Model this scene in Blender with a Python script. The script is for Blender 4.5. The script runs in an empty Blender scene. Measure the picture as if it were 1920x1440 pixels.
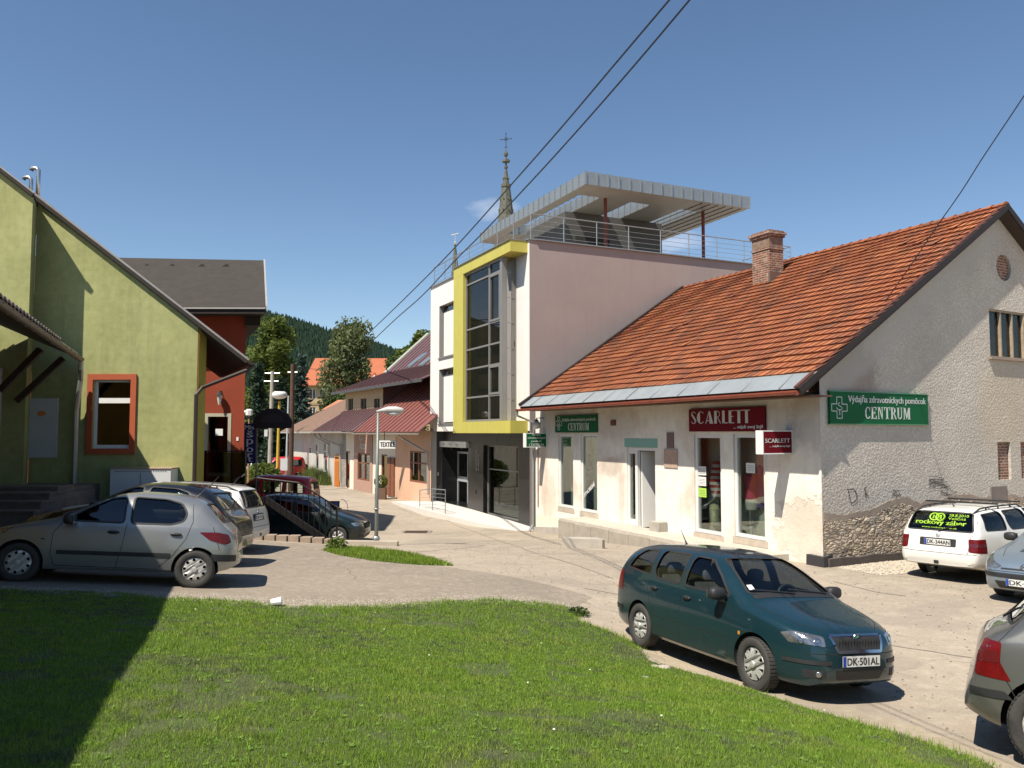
import bpy, bmesh, math, random
import numpy as np
from mathutils import Vector, Matrix
from mathutils.geometry import tessellate_polygon, delaunay_2d_cdt
from mathutils.bvhtree import BVHTree
random.seed(7); rng = np.random.default_rng(7)
SC = bpy.context.scene; COL = SC.collection
# ---------------------------------------------------------------- camera, world, sun, exposure
F = 1530.0; ZC = 2.9; TH = math.atan(91 / F)
cam_d = bpy.data.cameras.new('camera'); cam = bpy.data.objects.new('camera', cam_d); COL.objects.link(cam)
cam.location = (0, 0, ZC); cam.rotation_euler = (math.radians(90) + TH, 0, 0)
cam_d.sensor_width = 36; cam_d.lens = F / 1920 * 36; cam_d.clip_start = 0.1; cam_d.clip_end = 5000
SC.camera = cam
SUN_AZ = math.radians(49); SUN_EL = math.radians(57)
SUN = Vector((-math.cos(SUN_AZ) * math.cos(SUN_EL), -math.sin(SUN_AZ) * math.cos(SUN_EL), math.sin(SUN_EL)))
world = bpy.data.worlds.new('World'); SC.world = world; world.use_nodes = True
wt = world.node_tree; wt.nodes.clear()
sky = wt.nodes.new('ShaderNodeTexSky'); sky.sky_type = 'NISHITA'; sky.sun_disc = False
sky.sun_elevation = SUN_EL; sky.sun_rotation = math.atan2(SUN.x, SUN.y)
sky.air_density = 1.0; sky.dust_density = 0.0; sky.ozone_density = 1.6; sky.altitude = 600
bgn = wt.nodes.new('ShaderNodeBackground'); bgn.inputs[1].default_value = 0.070
out = wt.nodes.new('ShaderNodeOutputWorld')
# a few small real clouds low in the sky, as part of the sky itself
tc = wt.nodes.new('ShaderNodeTexCoord'); mp = wt.nodes.new('ShaderNodeMapping'); mp.inputs['Scale'].default_value = (1, 1, 2.6)
nz = wt.nodes.new('ShaderNodeTexNoise'); nz.inputs['Scale'].default_value = 17; nz.inputs['Detail'].default_value = 8; nz.inputs['Roughness'].default_value = .62
wt.links.new(tc.outputs['Generated'], mp.inputs[0]); wt.links.new(mp.outputs[0], nz.inputs[0])
def cloud_mask(d, r, prev=None):
    vm = wt.nodes.new('ShaderNodeVectorMath'); vm.operation = 'SUBTRACT'; vm.inputs[1].default_value = d
    wt.links.new(tc.outputs['Generated'], vm.inputs[0])
    v2 = wt.nodes.new('ShaderNodeVectorMath'); v2.operation = 'MULTIPLY'; v2.inputs[1].default_value = (1 / r[0], 1 / r[0], 1 / r[1])
    wt.links.new(vm.outputs[0], v2.inputs[0])
    ln = wt.nodes.new('ShaderNodeVectorMath'); ln.operation = 'LENGTH'; wt.links.new(v2.outputs[0], ln.inputs[0])
    a = wt.nodes.new('ShaderNodeMath'); a.operation = 'MULTIPLY_ADD'; a.inputs[1].default_value = 2.2; wt.links.new(nz.outputs[0], a.inputs[0])
    b = wt.nodes.new('ShaderNodeMath'); b.operation = 'MULTIPLY'; b.inputs[1].default_value = -1.0; wt.links.new(ln.outputs['Value'], b.inputs[0])
    wt.links.new(b.outputs[0], a.inputs[2])
    m = wt.nodes.new('ShaderNodeMapRange'); m.inputs[1].default_value = 0.30; m.inputs[2].default_value = 1.25; wt.links.new(a.outputs[0], m.inputs[0])
    return m.outputs[0]
def pdir(px, py):
    a = (px - 960) / F; b = (720 - py) / F
    return Vector((a, math.cos(TH) - b * math.sin(TH), math.sin(TH) + b * math.cos(TH)))
ms = [cloud_mask(tuple(pdir(925, 392).normalized()), (0.040, 0.022)), cloud_mask(tuple(pdir(1270, 452).normalized()), (0.05, 0.016))]
mx = wt.nodes.new('ShaderNodeMath'); mx.operation = 'MAXIMUM'; wt.links.new(ms[0], mx.inputs[0]); wt.links.new(ms[1], mx.inputs[1])
mc = wt.nodes.new('ShaderNodeMath'); mc.operation = 'MULTIPLY'; mc.inputs[1].default_value = 0.45; wt.links.new(mx.outputs[0], mc.inputs[0])
mixc = wt.nodes.new('ShaderNodeMix'); mixc.data_type = 'RGBA'; mixc.inputs[7].default_value = (9.0, 9.2, 10.0, 1)
wt.links.new(mc.outputs[0], mixc.inputs[0]); hs = wt.nodes.new('ShaderNodeHueSaturation'); hs.inputs['Saturation'].default_value = 1.06; hs.inputs['Value'].default_value = 1.22; wt.links.new(sky.outputs[0], hs.inputs['Color']); wt.links.new(hs.outputs[0], mixc.inputs[6])
wt.links.new(mixc.outputs[2], bgn.inputs[0]); wt.links.new(bgn.outputs[0], out.inputs[0])
sun_d = bpy.data.lights.new('sun', 'SUN'); sun = bpy.data.objects.new('sun', sun_d); COL.objects.link(sun)
sun_d.energy = 5.0; sun_d.angle = math.radians(0.53); sun_d.color = (1.0, 0.93, 0.82)
sun.rotation_euler = SUN.to_track_quat('Z', 'Y').to_euler(); sun.location = (0, 0, 40)
SC.view_settings.view_transform = 'Standard'; SC.view_settings.look = 'None'; SC.view_settings.gamma = 1
SC.view_settings.exposure = 0.58; SC.view_settings.use_curve_mapping = False
SC.cycles.max_bounces = 8; SC.cycles.diffuse_bounces = 1; SC.cycles.transparent_max_bounces = 12; SC.cycles.caustics_reflective = False; SC.cycles.caustics_refractive = False

# ---------------------------------------------------------------- measuring helpers (photo pixel -> real place on a real plane)
def at(px, py, Y):
    d = pdir(px, py); k = Y / d.y
    return Vector((d.x * k, Y, ZC + d.z * k))
def atz(px, py, z):
    d = pdir(px, py); k = (z - ZC) / d.z
    return Vector((d.x * k, d.y * k, z))
class Wall:                                   # a vertical plane: t along, z up, o outward (towards the side the camera is on)
    def __init__(s, x, y, ux, uy, o=0.0, z=0.0):
        l = math.hypot(ux, uy); s.u = Vector((ux / l, uy / l, 0)); n = Vector((-s.u.y, s.u.x, 0))
        if n.dot(Vector((-x, -y, 0))) < 0: n = -n
        s.n = n; s.p = Vector((x, y, 0)) + n * o; s.z0 = z
    def off(s, o): 
        w = Wall(s.p.x, s.p.y, s.u.x, s.u.y); w.n = s.n.copy(); w.p = s.p + s.n * o; return w
    def px(s, x, y=None):
        d = pdir(x, 800 if y is None else y)
        k = s.p.dot(s.n) / d.dot(s.n) if abs(d.z) < 9 else 0
        q = Vector((d.x * k, d.y * k, ZC + d.z * k))
        return ((q - s.p).dot(s.u), q.z)
    def T(s, x, y=None): return s.px(x, y)[0]
    def Z(s, x, y): return s.px(x, y)[1]
    def pt(s, t, z, o=0.0): return s.p + s.u * t + s.n * o + Vector((0, 0, z))
    def pp(s, x, y, o=0.0):
        t, z = s.px(x, y); return s.pt(t, z, o)

# ---------------------------------------------------------------- terrain height
CP = [(-6.9, 11.6, -2.1), (-4.7, 12.24, -2.3), (-5.6, 18, -2.62), (-7.5, 16, -2.42), (-2.9, 20.9, -2.88), (-6, 20.9, -2.72), (2.7, 9.17, -2.83), (1.78, 11.48, -2.975),
      (6.66, 17.65, -2.85), (.9, 29.8, -3.58), (3.8, 23.6, -3.15), (8.5, 16.5, -2.9), (4.3, 6.64, -2.73), (8, 13, -2.82), (0, 12.6, -2.62), (-2.5, 12.0, -2.45), (0, 4.5, -1.85), (-3, 4.5, -1.72),
      (-5.5, 8, -1.9), (3.6, 6.4, -2.65), (2.0, 8.2, -2.62), (2.3, 6.0, -2.25), (-4.07, 41, -3.62), (-5, 28, -3.5), (-17, 66, -3.65), (0, 100, -3.65), (-12, 20, -2.35), (-12, 12, -1.85), (-9, 4, -1.6),
      (14, 25, -3.0), (12, 8, -2.6), (3, 0, -2.0), (-3, -4, -1.5), (10, -6, -2.3), (40, 20, -2.9), (-40, 20, -2.4), (60, 110, -3.65), (-60, 110, -3.65), (0, 140, -3.65), (-40, 60, -3.6), (40, 60, -3.5), (0, -30, -1.5), (45, -20, -2), (-45, -20, -1.6)]
CP = np.array(CP)
def _k(r2): return np.where(r2 > 1e-12, 0.5 * r2 * np.log(np.maximum(r2, 1e-12)), 0)
_n = len(CP); _d = CP[:, None, :2] - CP[None, :, :2]; _K = _k((_d ** 2).sum(-1)) + np.eye(_n) * 0.12
_P = np.c_[np.ones(_n), CP[:, :2]]
_A = np.block([[_K, _P], [_P.T, np.zeros((3, 3))]]); _w = np.linalg.solve(_A, np.r_[CP[:, 2], 0, 0, 0])
def sm(a, b, x): 
    t = np.clip((x - a) / (b - a), 0, 1); return t * t * (3 - 2 * t)
def terr(X, Y, step=True):
    X = np.asarray(X, float); Y = np.asarray(Y, float); sh = X.shape; x = X.ravel(); y = Y.ravel()
    xc = np.clip(x, -55, 55); yc = np.clip(y, -28, 135)
    r2 = (xc[:, None] - CP[None, :, 0]) ** 2 + (yc[:, None] - CP[None, :, 1]) ** 2
    z = _k(r2) @ _w[:_n] + _w[_n] + _w[_n + 1] * xc + _w[_n + 2] * yc
    if step: z = z - 0.6 * sm(-2.9, -4.4, x) * sm(21.0, 21.12, y) * (1 - sm(22, 30, y)) * (x > -30)
    z = z + 0.012 * np.sin(x * 1.3 + y * .7) * np.sin(y * 1.1 - x * .4)
    return (z + ZC).reshape(sh)
def tz(x, y): return float(terr(np.array([x]), np.array([y]))[0])
def ground_px(px, py, step=True):             # where a photo pixel meets the terrain
    d = pdir(px, py); k = 4.0
    for _ in range(60):
        z = float(terr(np.array([d.x * k]), np.array([d.y * k]), step)[0]); f = ZC + d.z * k - z
        if abs(f) < .001: break
        k += f / max(.02, -d.z) * .7
        k = max(2, min(k, 160))
    return Vector((d.x * k, d.y * k, z))

# ---------------------------------------------------------------- mesh helpers
class MB:
    def __init__(s): s.V = []; s.F = []; s.M = []; s.C = None
    def v(s, p): s.V.append(tuple(p)); return len(s.V) - 1
    def face(s, pts, m=0):
        s.F.append([s.v(p) for p in pts]); s.M.append(m)
    def par(s, o, a, b, c, m=0):              # parallelepiped
        o = Vector(o); a = Vector(a); b = Vector(b); c = Vector(c)
        if a.cross(b).dot(c) < 0: a, b = b, a
        q = [o, o + a, o + a + b, o + b, o + c, o + a + c, o + a + b + c, o + b + c]
        i = [s.v(p) for p in q]
        for f in ((3, 2, 1, 0), (4, 5, 6, 7), (0, 1, 5, 4), (1, 2, 6, 5), (2, 3, 7, 6), (3, 0, 4, 7)):
            s.F.append([i[k] for k in f]); s.M.append(m)
        return s
    def box(s, x0, x1, y0, y1, z0, z1, m=0): return s.par((x0, y0, z0), (x1 - x0, 0, 0), (0, y1 - y0, 0), (0, 0, z1 - z0), m)
    def wbox(s, w, t0, t1, z0, z1, o0, o1, m=0):
        return s.par(w.pt(t0, z0, o0), w.u * (t1 - t0), w.n * (o1 - o0), (0, 0, z1 - z0), m)
    def extr(s, pts, d, m=0):                 # closed polygon extruded by vector d
        pts = [Vector(p) for p in pts]; d = Vector(d); n = len(pts)
        nn = sum((pts[i].cross(pts[(i + 1) % n]) for i in range(n)), Vector())
        if nn.dot(d) > 0: pts = pts[::-1]
        a = [s.v(p) for p in pts]; b = [s.v(p + d) for p in pts]
        tr = tessellate_polygon([pts])
        nrm = None
        for t in tr:
            s.F.append([a[k] for k in t]); s.M.append(m); s.F.append([b[k] for k in reversed(t)]); s.M.append(m)
        for i in range(n):
            j = (i + 1) % n; s.F.append([a[i], b[i], b[j], a[j]]); s.M.append(m)
        return s
    def tube(s, pts, r, n=8, m=0, cap=True):
        pts = [Vector(p) for p in pts]; rs = r if isinstance(r, (list, tuple)) else [r] * len(pts); rings = []
        t = (pts[1] - pts[0]).normalized(); ref = Vector((0, 0, 1)) if abs(t.z) < .9 else Vector((1, 0, 0))
        a = t.cross(ref).normalized()
        for i, p in enumerate(pts):
            if i == 0: t = pts[1] - p
            elif i == len(pts) - 1: t = p - pts[i - 1]
            else: t = (pts[i + 1] - p).normalized() + (p - pts[i - 1]).normalized()
            t = t.normalized() if t.length > 1e-9 else Vector((0, 0, 1)); a = (a - t * a.dot(t)).normalized(); b = t.cross(a)
            rings.append([s.v(p + (a * math.cos(2 * math.pi * k / n) + b * math.sin(2 * math.pi * k / n)) * rs[i]) for k in range(n)])
        for i in range(len(pts) - 1):
            for k in range(n):
                l = (k + 1) % n; s.F.append([rings[i][k], rings[i][l], rings[i + 1][l], rings[i + 1][k]]); s.M.append(m)
        if cap: s.F.append(rings[0][::-1]); s.M.append(m); s.F.append(rings[-1]); s.M.append(m)
        return s
    def lathe(s, prof, c=(0, 0, 0), ax=(0, 0, 1), n=24, m=0):   # prof: (radius, height along ax)
        ax = Vector(ax).normalized(); c = Vector(c); r = Vector((1, 0, 0)) if abs(ax.x) < .9 else Vector((0, 1, 0))
        a = ax.cross(r).normalized(); b = ax.cross(a); R = []
        for (q, h) in prof:
            R.append([s.v(c + ax * h + (a * math.cos(2 * math.pi * k / n) + b * math.sin(2 * math.pi * k / n)) * max(q, 1e-4)) for k in range(n)])
        for i in range(len(prof) - 1):
            for k in range(n):
                l = (k + 1) % n; s.F.append([R[i][k], R[i + 1][k], R[i + 1][l], R[i][l]]); s.M.append(m)
        return s
    def wallpoly(s, w, outer, holes, depth, m=0, mr=None):     # wall face with openings and reveals going inwards
        mr = m if mr is None else mr
        loops = [[w.pt(t, z) for t, z in outer]] + [[w.pt(t, z) for t, z in h] for h in holes]
        flat = [p for l in loops for p in l]; idx = [s.v(p) for p in flat]
        for t in tessellate_polygon(loops):
            p = [flat[k] for k in t]
            if (p[1] - p[0]).cross(p[2] - p[0]).dot(w.n) < 0: t = t[::-1]
            s.F.append([idx[k] for k in t]); s.M.append(m)
        for h in holes:
            n = len(h)
            for i in range(n):
                a = h[i]; b = h[(i + 1) % n]
                s.face([w.pt(*a), w.pt(*b), w.pt(b[0], b[1], -depth), w.pt(a[0], a[1], -depth)], mr)
        return s
    def build(s, name, mats, parent=None, smooth=False, angle=None, solid=None):
        me = bpy.data.meshes.new(name); me.from_pydata(s.V, [], s.F); 
        for m in (mats if isinstance(mats, (list, tuple)) else [mats]): me.materials.append(m)
        me.polygons.foreach_set('material_index', s.M)
        if smooth: me.polygons.foreach_set('use_smooth', [True] * len(s.F))
        me.update()
        if smooth and angle: me.set_sharp_from_angle(angle=math.radians(angle))
        if s.C is not None:
            at_ = me.color_attributes.new('tint', 'FLOAT_COLOR', 'CORNER'); c = []
            for f, cc in zip(s.F, s.C): c += list(cc) * len(f)
            at_.data.foreach_set('color', c)
        o = bpy.data.objects.new(name, me); COL.objects.link(o)
        if parent is not None: attach(o, parent)
        return o
def attach(o, parent):
    o.parent = parent
    if not parent.get('_loc'): return
    if parent['_loc'] == 'w': o.matrix_parent_inverse = Matrix.Translation(-parent.location)
def rect(t0, t1, z0, z1): return [(t0, z0), (t1, z0), (t1, z1), (t0, z1)]
def tag(o, label, cat=None, group=None, kind=None):
    if label: o['label'] = label
    if cat: o['category'] = cat
    if group: o['group'] = group
    if kind: o['kind'] = kind
    return o
def thing(name, label, cat, loc=(0, 0, 0), group=None, local=False):
    o = bpy.data.objects.new(name, None); COL.objects.link(o); o.location = loc; o.empty_display_size = .2
    if not local: o['_loc'] = 'w'
    return tag(o, label, cat, group)
def dup(root, parent=None, **kw):
    c = root.copy(); COL.objects.link(c)
    if parent is not None: c.parent = parent
    for ch in list(root.children): dup(ch, c)
    for k, v in kw.items(): c[k] = v
    return c
def text_mesh(body, align='CENTER'):
    cu = bpy.data.curves.new('lettering', 'FONT'); cu.body = body; cu.align_x = align; cu.fill_mode = 'FRONT'; cu.resolution_u = 3
    o = bpy.data.objects.new('tmp', cu); COL.objects.link(o); bpy.context.view_layer.update()
    me = bpy.data.meshes.new_from_object(o.evaluated_get(bpy.context.evaluated_depsgraph_get()))
    V = [v.co.copy() for v in me.vertices]; Fc = [list(p.vertices) for p in me.polygons]
    bpy.data.objects.remove(o); bpy.data.curves.remove(cu); bpy.data.meshes.remove(me)
    return V, Fc
def add_text(mb, body, O, U, Z, x0, x1, y0, y1, n, m=0, th=.004, bold=0.0, skew=0):  # fit text in the box on a frame
    V, Fc = text_mesh(body)
    if not V: return
    a0 = min(v.x for v in V); a1 = max(v.x for v in V); b0 = min(v.y for v in V); b1 = max(v.y for v in V)
    O = Vector(O); U = Vector(U); Z = Vector(Z); n = Vector(n)
    shifts = [0] if not bold else [-bold, 0, bold]
    for sh in shifts:
        def mp_(v, e):
            x = x0 + (v.x - a0) / (a1 - a0) * (x1 - x0) + sh + skew * (v.y - b0); y = y0 + (v.y - b0) / (b1 - b0) * (y1 - y0)
            return O + U * x + Z * y + n * (e + abs(sh) * .01 + (0.0007 if sh > 0 else 0) + (.0014 if sh < 0 else 0))
        i = [mb.v(mp_(v, th)) for v in V]
        for f in Fc:
            p = [Vector(mb.V[i[k]]) for k in f[:3]]
            if (p[1] - p[0]).cross(p[2] - p[0]).dot(n) < 0: f = f[::-1]
            mb.F.append([i[k] for k in f]); mb.M.append(m)

# ---------------------------------------------------------------- materials
def newmat(name):
    m = bpy.data.materials.new(name); m.use_nodes = True; nt = m.node_tree; nt.nodes.clear()
    o = nt.nodes.new('ShaderNodeOutputMaterial'); b = nt.nodes.new('ShaderNodeBsdfPrincipled'); nt.links.new(b.outputs[0], o.inputs[0])
    return m, nt, b
def nd(nt, t, ins=None, **props):
    n = nt.nodes.new('ShaderNode' + t)
    for k, v in props.items(): setattr(n, k, v)
    for k, v in (ins or {}).items():
        if isinstance(v, bpy.types.NodeSocket): nt.links.new(v, n.inputs[k])
        else: n.inputs[k].default_value = v
    return n
def c4(c): return (c[0], c[1], c[2], 1)
def noise(nt, scale, detail=5, vec=None, rough=.55, dist=0):
    ins = {'Scale': scale, 'Detail': detail, 'Roughness': rough, 'Distortion': dist}
    if vec is not None: ins['Vector'] = vec
    return nd(nt, 'TexNoise', ins).outputs[0]
def mix(nt, f, a, b, mode='MIX'):
    n = nd(nt, 'Mix', data_type='RGBA', blend_type=mode); 
    for i, v in ((0, f), (6, a), (7, b)):
        if isinstance(v, bpy.types.NodeSocket): nt.links.new(v, n.inputs[i])
        else: n.inputs[i].default_value = v if i == 0 else (c4(v) if len(v) == 3 else v)
    return n.outputs[2]
def rng_(nt, v, a, b, c=0, d=1):
    n = nd(nt, 'MapRange', {0: v, 1: a, 2: b, 3: c, 4: d}); return n.outputs[0]
def mth(nt, op, a, b=0.0, c=0.0):
    n = nd(nt, 'Math', operation=op)
    for i, v in enumerate((a, b, c)):
        if isinstance(v, bpy.types.NodeSocket): nt.links.new(v, n.inputs[i])
        else: n.inputs[i].default_value = v
    return n.outputs[0]
def bump(nt, b, h, st, dist=.02):
    n = nd(nt, 'Bump', {'Strength': st, 'Distance': dist, 'Height': h}); nt.links.new(n.outputs[0], b.inputs['Normal']); return n
def objc(nt, sc=(1, 1, 1), loc=(0, 0, 0), rot=(0, 0, 0)):
    t = nd(nt, 'TexCoord'); m = nd(nt, 'Mapping', {'Vector': t.outputs['Object'], 'Location': loc, 'Rotation': rot, 'Scale': sc}); return m.outputs[0]
_mc = {}
def pm(name, col, rough=.7, metal=0, var=.12, vs=3.0, bm=0.0, bs=60, coat=0, col2=None, spec=None, ds=0):
    """plain procedural surface: base colour broken up by two octaves of noise, plus a fine bump"""
    if name in _mc: return _mc[name]
    m, nt, b = newmat(name); v = objc(nt)
    n1 = noise(nt, vs, 6, v); n2 = noise(nt, vs * 9, 4, v)
    f = mth(nt, 'MULTIPLY_ADD', n2, .35, mth(nt, 'MULTIPLY', n1, .65)); f = rng_(nt, f, .3, .7)
    lo = tuple(c * (1 - var) for c in col) if col2 is None else col2; hi = tuple(min(1, c * (1 + var)) for c in col)
    nt.links.new(mix(nt, f, lo, hi), b.inputs['Base Color'])
    b.inputs['Roughness'].default_value = rough; b.inputs['Metallic'].default_value = metal
    nt.links.new(rng_(nt, n2, .3, .7, max(0, rough - .06), min(1, rough + .06)), b.inputs['Roughness'])
    if coat: b.inputs['Coat Weight'].default_value = coat; b.inputs['Coat Roughness'].default_value = .04
    if spec is not None: b.inputs['Specular IOR Level'].default_value = spec
    if bm: bump(nt, b, noise(nt, bs, 4, v), bm, .01)
    if ds:                                                           # rain streaks and grime with a shape of their own
        sv = nd(nt, 'Mapping', {'Vector': v, 'Scale': (5, 5, .28)}).outputs[0]; st = noise(nt, 1.0, 6, sv, .6); bl = noise(nt, .5, 5, v, .6)
        bc = b.inputs['Base Color'].links[0].from_socket; k = mth(nt, 'MULTIPLY', mth(nt, 'MULTIPLY', rng_(nt, st, .48, .72), rng_(nt, bl, .35, .65)), ds)
        nt.links.new(mix(nt, k, bc, tuple(c * .45 + .02 for c in col)), b.inputs['Base Color'])
    _mc[name] = m; return m
# ---------------------------------------------------------------- walls the town stands on
HF = Wall(6.66, 17.65, -.428, .904)            # old house, street front
HG = Wall(6.66, 17.65, .857, .516)             # old house, gable
MF = Wall(.66, 30.6, -.4136, .9105)            # new building, street front
MP = Wall(.66, 30.6, .904, .427)               # new building, side wall
SF = Wall(-4.25, 41.1, -.468, .884)            # row of shops
GW = Wall(-7.9, 20.5, -1, .0)                  # green building, gable wall (t runs left)
OW = Wall(-7.9, 27.5, -1, 0)                   # orange building
def wc(nt, w):
    g = nd(nt, 'TexCoord').outputs['Object']
    s = nd(nt, 'VectorMath', {0: g, 1: w.p}, operation='SUBTRACT').outputs[0]
    d = nd(nt, 'VectorMath', {0: s, 1: w.u}, operation='DOT_PRODUCT').outputs['Value']
    z = nd(nt, 'SeparateXYZ', {0: g}).outputs[2]; return g, d, z
def blob(nt, t, z, tc_, zc_, rt, rz, ns, edge=.25, amp=.9):
    a = mth(nt, 'DIVIDE', mth(nt, 'SUBTRACT', t, tc_), rt); b = mth(nt, 'DIVIDE', mth(nt, 'SUBTRACT', z, zc_), rz)
    d = mth(nt, 'SQRT', mth(nt, 'ADD', mth(nt, 'POWER', mth(nt, 'ABSOLUTE', a), 2.0), mth(nt, 'POWER', mth(nt, 'ABSOLUTE', b), 2.0)))
    v = mth(nt, 'MULTIPLY_ADD', mth(nt, 'SUBTRACT', ns, .5), amp * 2, mth(nt, 'SUBTRACT', 1.0, d))
    return rng_(nt, v, -edge, edge)
def below(nt, z, h, ns, amp=.4, edge=.05):
    return rng_(nt, mth(nt, 'MULTIPLY_ADD', mth(nt, 'SUBTRACT', ns, .5), amp * 2, mth(nt, 'SUBTRACT', h, z)), -edge, edge)

def m_facade():
    m, nt, b = newmat('limewashed_plaster'); g, t, z = wc(nt, HF)
    n1 = noise(nt, .9, 7, g); n2 = noise(nt, 4.0, 6, g, .65); n3 = noise(nt, 30, 5, g)
    c = mix(nt, rng_(nt, n2, .3, .75), (.78, .73, .62), (.87, .84, .75))
    c = mix(nt, mth(nt, 'MULTIPLY', rng_(nt, n1, .5, .68), .55), c, (.55, .42, .32))
    st = nd(nt, 'TexNoise', {'Vector': nd(nt, 'Mapping', {'Vector': g, 'Scale': (7, 7, .5)}).outputs[0], 'Scale': 1.0, 'Detail': 5}).outputs[0]
    c = mix(nt, mth(nt, 'MULTIPLY', rng_(nt, st, .52, .75), .18), c, (.38, .33, .27))
    for (px, py, rt, rz, col, k) in ((1145, 875, .55, .3, (.44, .33, .26), .8), (1165, 930, .18, .8, (.5, .4, .33), .6), (1060, 790, 1.3, .8, (.42, .36, .31), .5), (1155, 800, 1.0, .45, (.42, .34, .28), .5),
                                     (1030, 930, .5, .8, (.62, .5, .36), .7), (1525, 780, .7, .8, (.37, .3, .25), .6), (1460, 800, .8, .5, (.5, .42, .34), .4), (1405, 770, 1.6, .4, (.5, .43, .36), .4), (1020, 880, .25, 1.8, (.55, .36, .27), .45), (1500, 960, .5, .5, (.6, .5, .4), .5)):
        tt, zz = HF.px(px, py); c = mix(nt, mth(nt, 'MULTIPLY', blob(nt, t, z, tt, zz, rt, rz, n2), k * .7), c, col)
    t1, z1 = HF.px(1510, 1010)                                         # render fallen off low by the corner
    pk = blob(nt, t, z, .2, z1 + .1, 1.2, .75, n2, .05, 1.1)
    v = nd(nt, 'TexVoronoi', {'Vector': nd(nt, 'Mapping', {'Vector': g, 'Scale': (4, 4, 8)}).outputs[0], 'Scale': 1.0}, feature='F1')
    c = mix(nt, mth(nt, 'MULTIPLY', pk, .38), c, mix(nt, rng_(nt, n3, .3, .7), (.62, .49, .33), (.45, .33, .22)))
    gz = below(nt, z, HF.Z(1010, 965), n2, .08, .03); left = rng_(nt, t, 8.2, 8.6)
    c = mix(nt, mth(nt, 'MULTIPLY', mth(nt, 'MULTIPLY', gz, left), .55), c, (.66, .74, .52))
    c = mix(nt, rng_(nt, noise(nt, 9, 6, g, .7), .68, .72, 0, .7), c, (.40, .30, .23))
    nt.links.new(c, b.inputs['Base Color']); b.inputs['Roughness'].default_value = .92
    h = mth(nt, 'MULTIPLY_ADD', n3, .4, mth(nt, 'MULTIPLY_ADD', pk, -.8, mth(nt, 'MULTIPLY', n2, 1.2)))
    bump(nt, b, h, .55, .025); return m
def m_pebble():
    m, nt, b = newmat('roughcast_render'); g, t, z = wc(nt, HG)
    n1 = noise(nt, .7, 6, g); n2 = noise(nt, 3, 6, g, .65); gd = nd(nt, 'VectorMath', {0: g, 1: nd(nt, 'VectorMath', {0: nd(nt, 'TexNoise', {'Vector': g, 'Scale': 9.0, 'Detail': 3}).outputs[1], 'Scale': .12}, operation='SCALE').outputs[0]}, operation='ADD').outputs[0]
    n3 = mth(nt, 'SUBTRACT', .9, nd(nt, 'TexVoronoi', {'Vector': gd, 'Scale': 21.0}, feature='SMOOTH_F1').outputs['Distance']); n4 = noise(nt, 60, 3, g)
    c = mix(nt, rng_(nt, n1, .35, .65), (.50, .45, .385), (.60, .545, .465))
    c = mix(nt, rng_(nt, n3, .3, .7, .0, .45), c, (.33, .28, .23))
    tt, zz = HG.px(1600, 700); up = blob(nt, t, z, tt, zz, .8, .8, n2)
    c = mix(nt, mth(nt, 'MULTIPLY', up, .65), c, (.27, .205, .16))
    tt, zz = HG.px(1880, 760); c = mix(nt, mth(nt, 'MULTIPLY', blob(nt, t, z, tt, zz, 1.2, 1.2, n2), .35), c, (.5, .40, .25))
    sm_ = rng_(nt, mth(nt, 'MULTIPLY_ADD', n2, .3, mth(nt, 'SUBTRACT', z, mth(nt, 'MULTIPLY_ADD', t, .66, 3.2))), 0, .3)   # flatter and greyer under the verge: its shade put into colour and bump
    c = mix(nt, mth(nt, 'MULTIPLY', sm_, .6), c, (.47, .44, .40))
    nt.links.new(c, b.inputs['Base Color']); b.inputs['Roughness'].default_value = .95
    k = mth(nt, 'SUBTRACT', 1.0, mth(nt, 'MULTIPLY', sm_, .85))
    h = mth(nt, 'MULTIPLY', mth(nt, 'MULTIPLY_ADD', n4, .35, n3), k)
    bump(nt, b, mth(nt, 'MULTIPLY_ADD', n2, .5, h), .5, .028); return m
def m_rubble(name='rubble_stone', a=(.72, .60, .45), b2=(.52, .41, .29), sc=(4.5, 4.5, 17)):
    m, nt, b = newmat(name); g = nd(nt, 'TexCoord').outputs['Object']; w = noise(nt, 2.5, 4, g); n3 = noise(nt, 30, 4, g)
    p = nd(nt, 'VectorMath', {0: nd(nt, 'Mapping', {'Vector': g, 'Scale': sc}).outputs[0], 1: nd(nt, 'TexNoise', {'Vector': g, 'Scale': 5.0, 'Detail': 4}).outputs[1]}, operation='ADD').outputs[0]
    v = nd(nt, 'TexVoronoi', {'Vector': p, 'Scale': 1.0}, feature='DISTANCE_TO_EDGE').outputs['Distance']
    vc = nd(nt, 'TexVoronoi', {'Vector': p, 'Scale': 1.0}, feature='F1').outputs['Color']
    s = nd(nt, 'SeparateColor', {0: vc}).outputs[0]
    c = mix(nt, s, a, b2); c = mix(nt, rng_(nt, w, .5, .7, 0, .6), c, (.64, .58, .50)); c = mix(nt, rng_(nt, v, .08, .0, 0, .8), c, (.46, .37, .27)); c = mix(nt, rng_(nt, n3, .4, .8, 0, .3), c, (.28, .2, .14))
    nt.links.new(c, b.inputs['Base Color']); b.inputs['Roughness'].default_value = .95
    h = mth(nt, 'MULTIPLY_ADD', n3, .35, mth(nt, 'MULTIPLY_ADD', s, .5, rng_(nt, v, 0, .22))); bump(nt, b, h, 1.0, .05); return m
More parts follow.
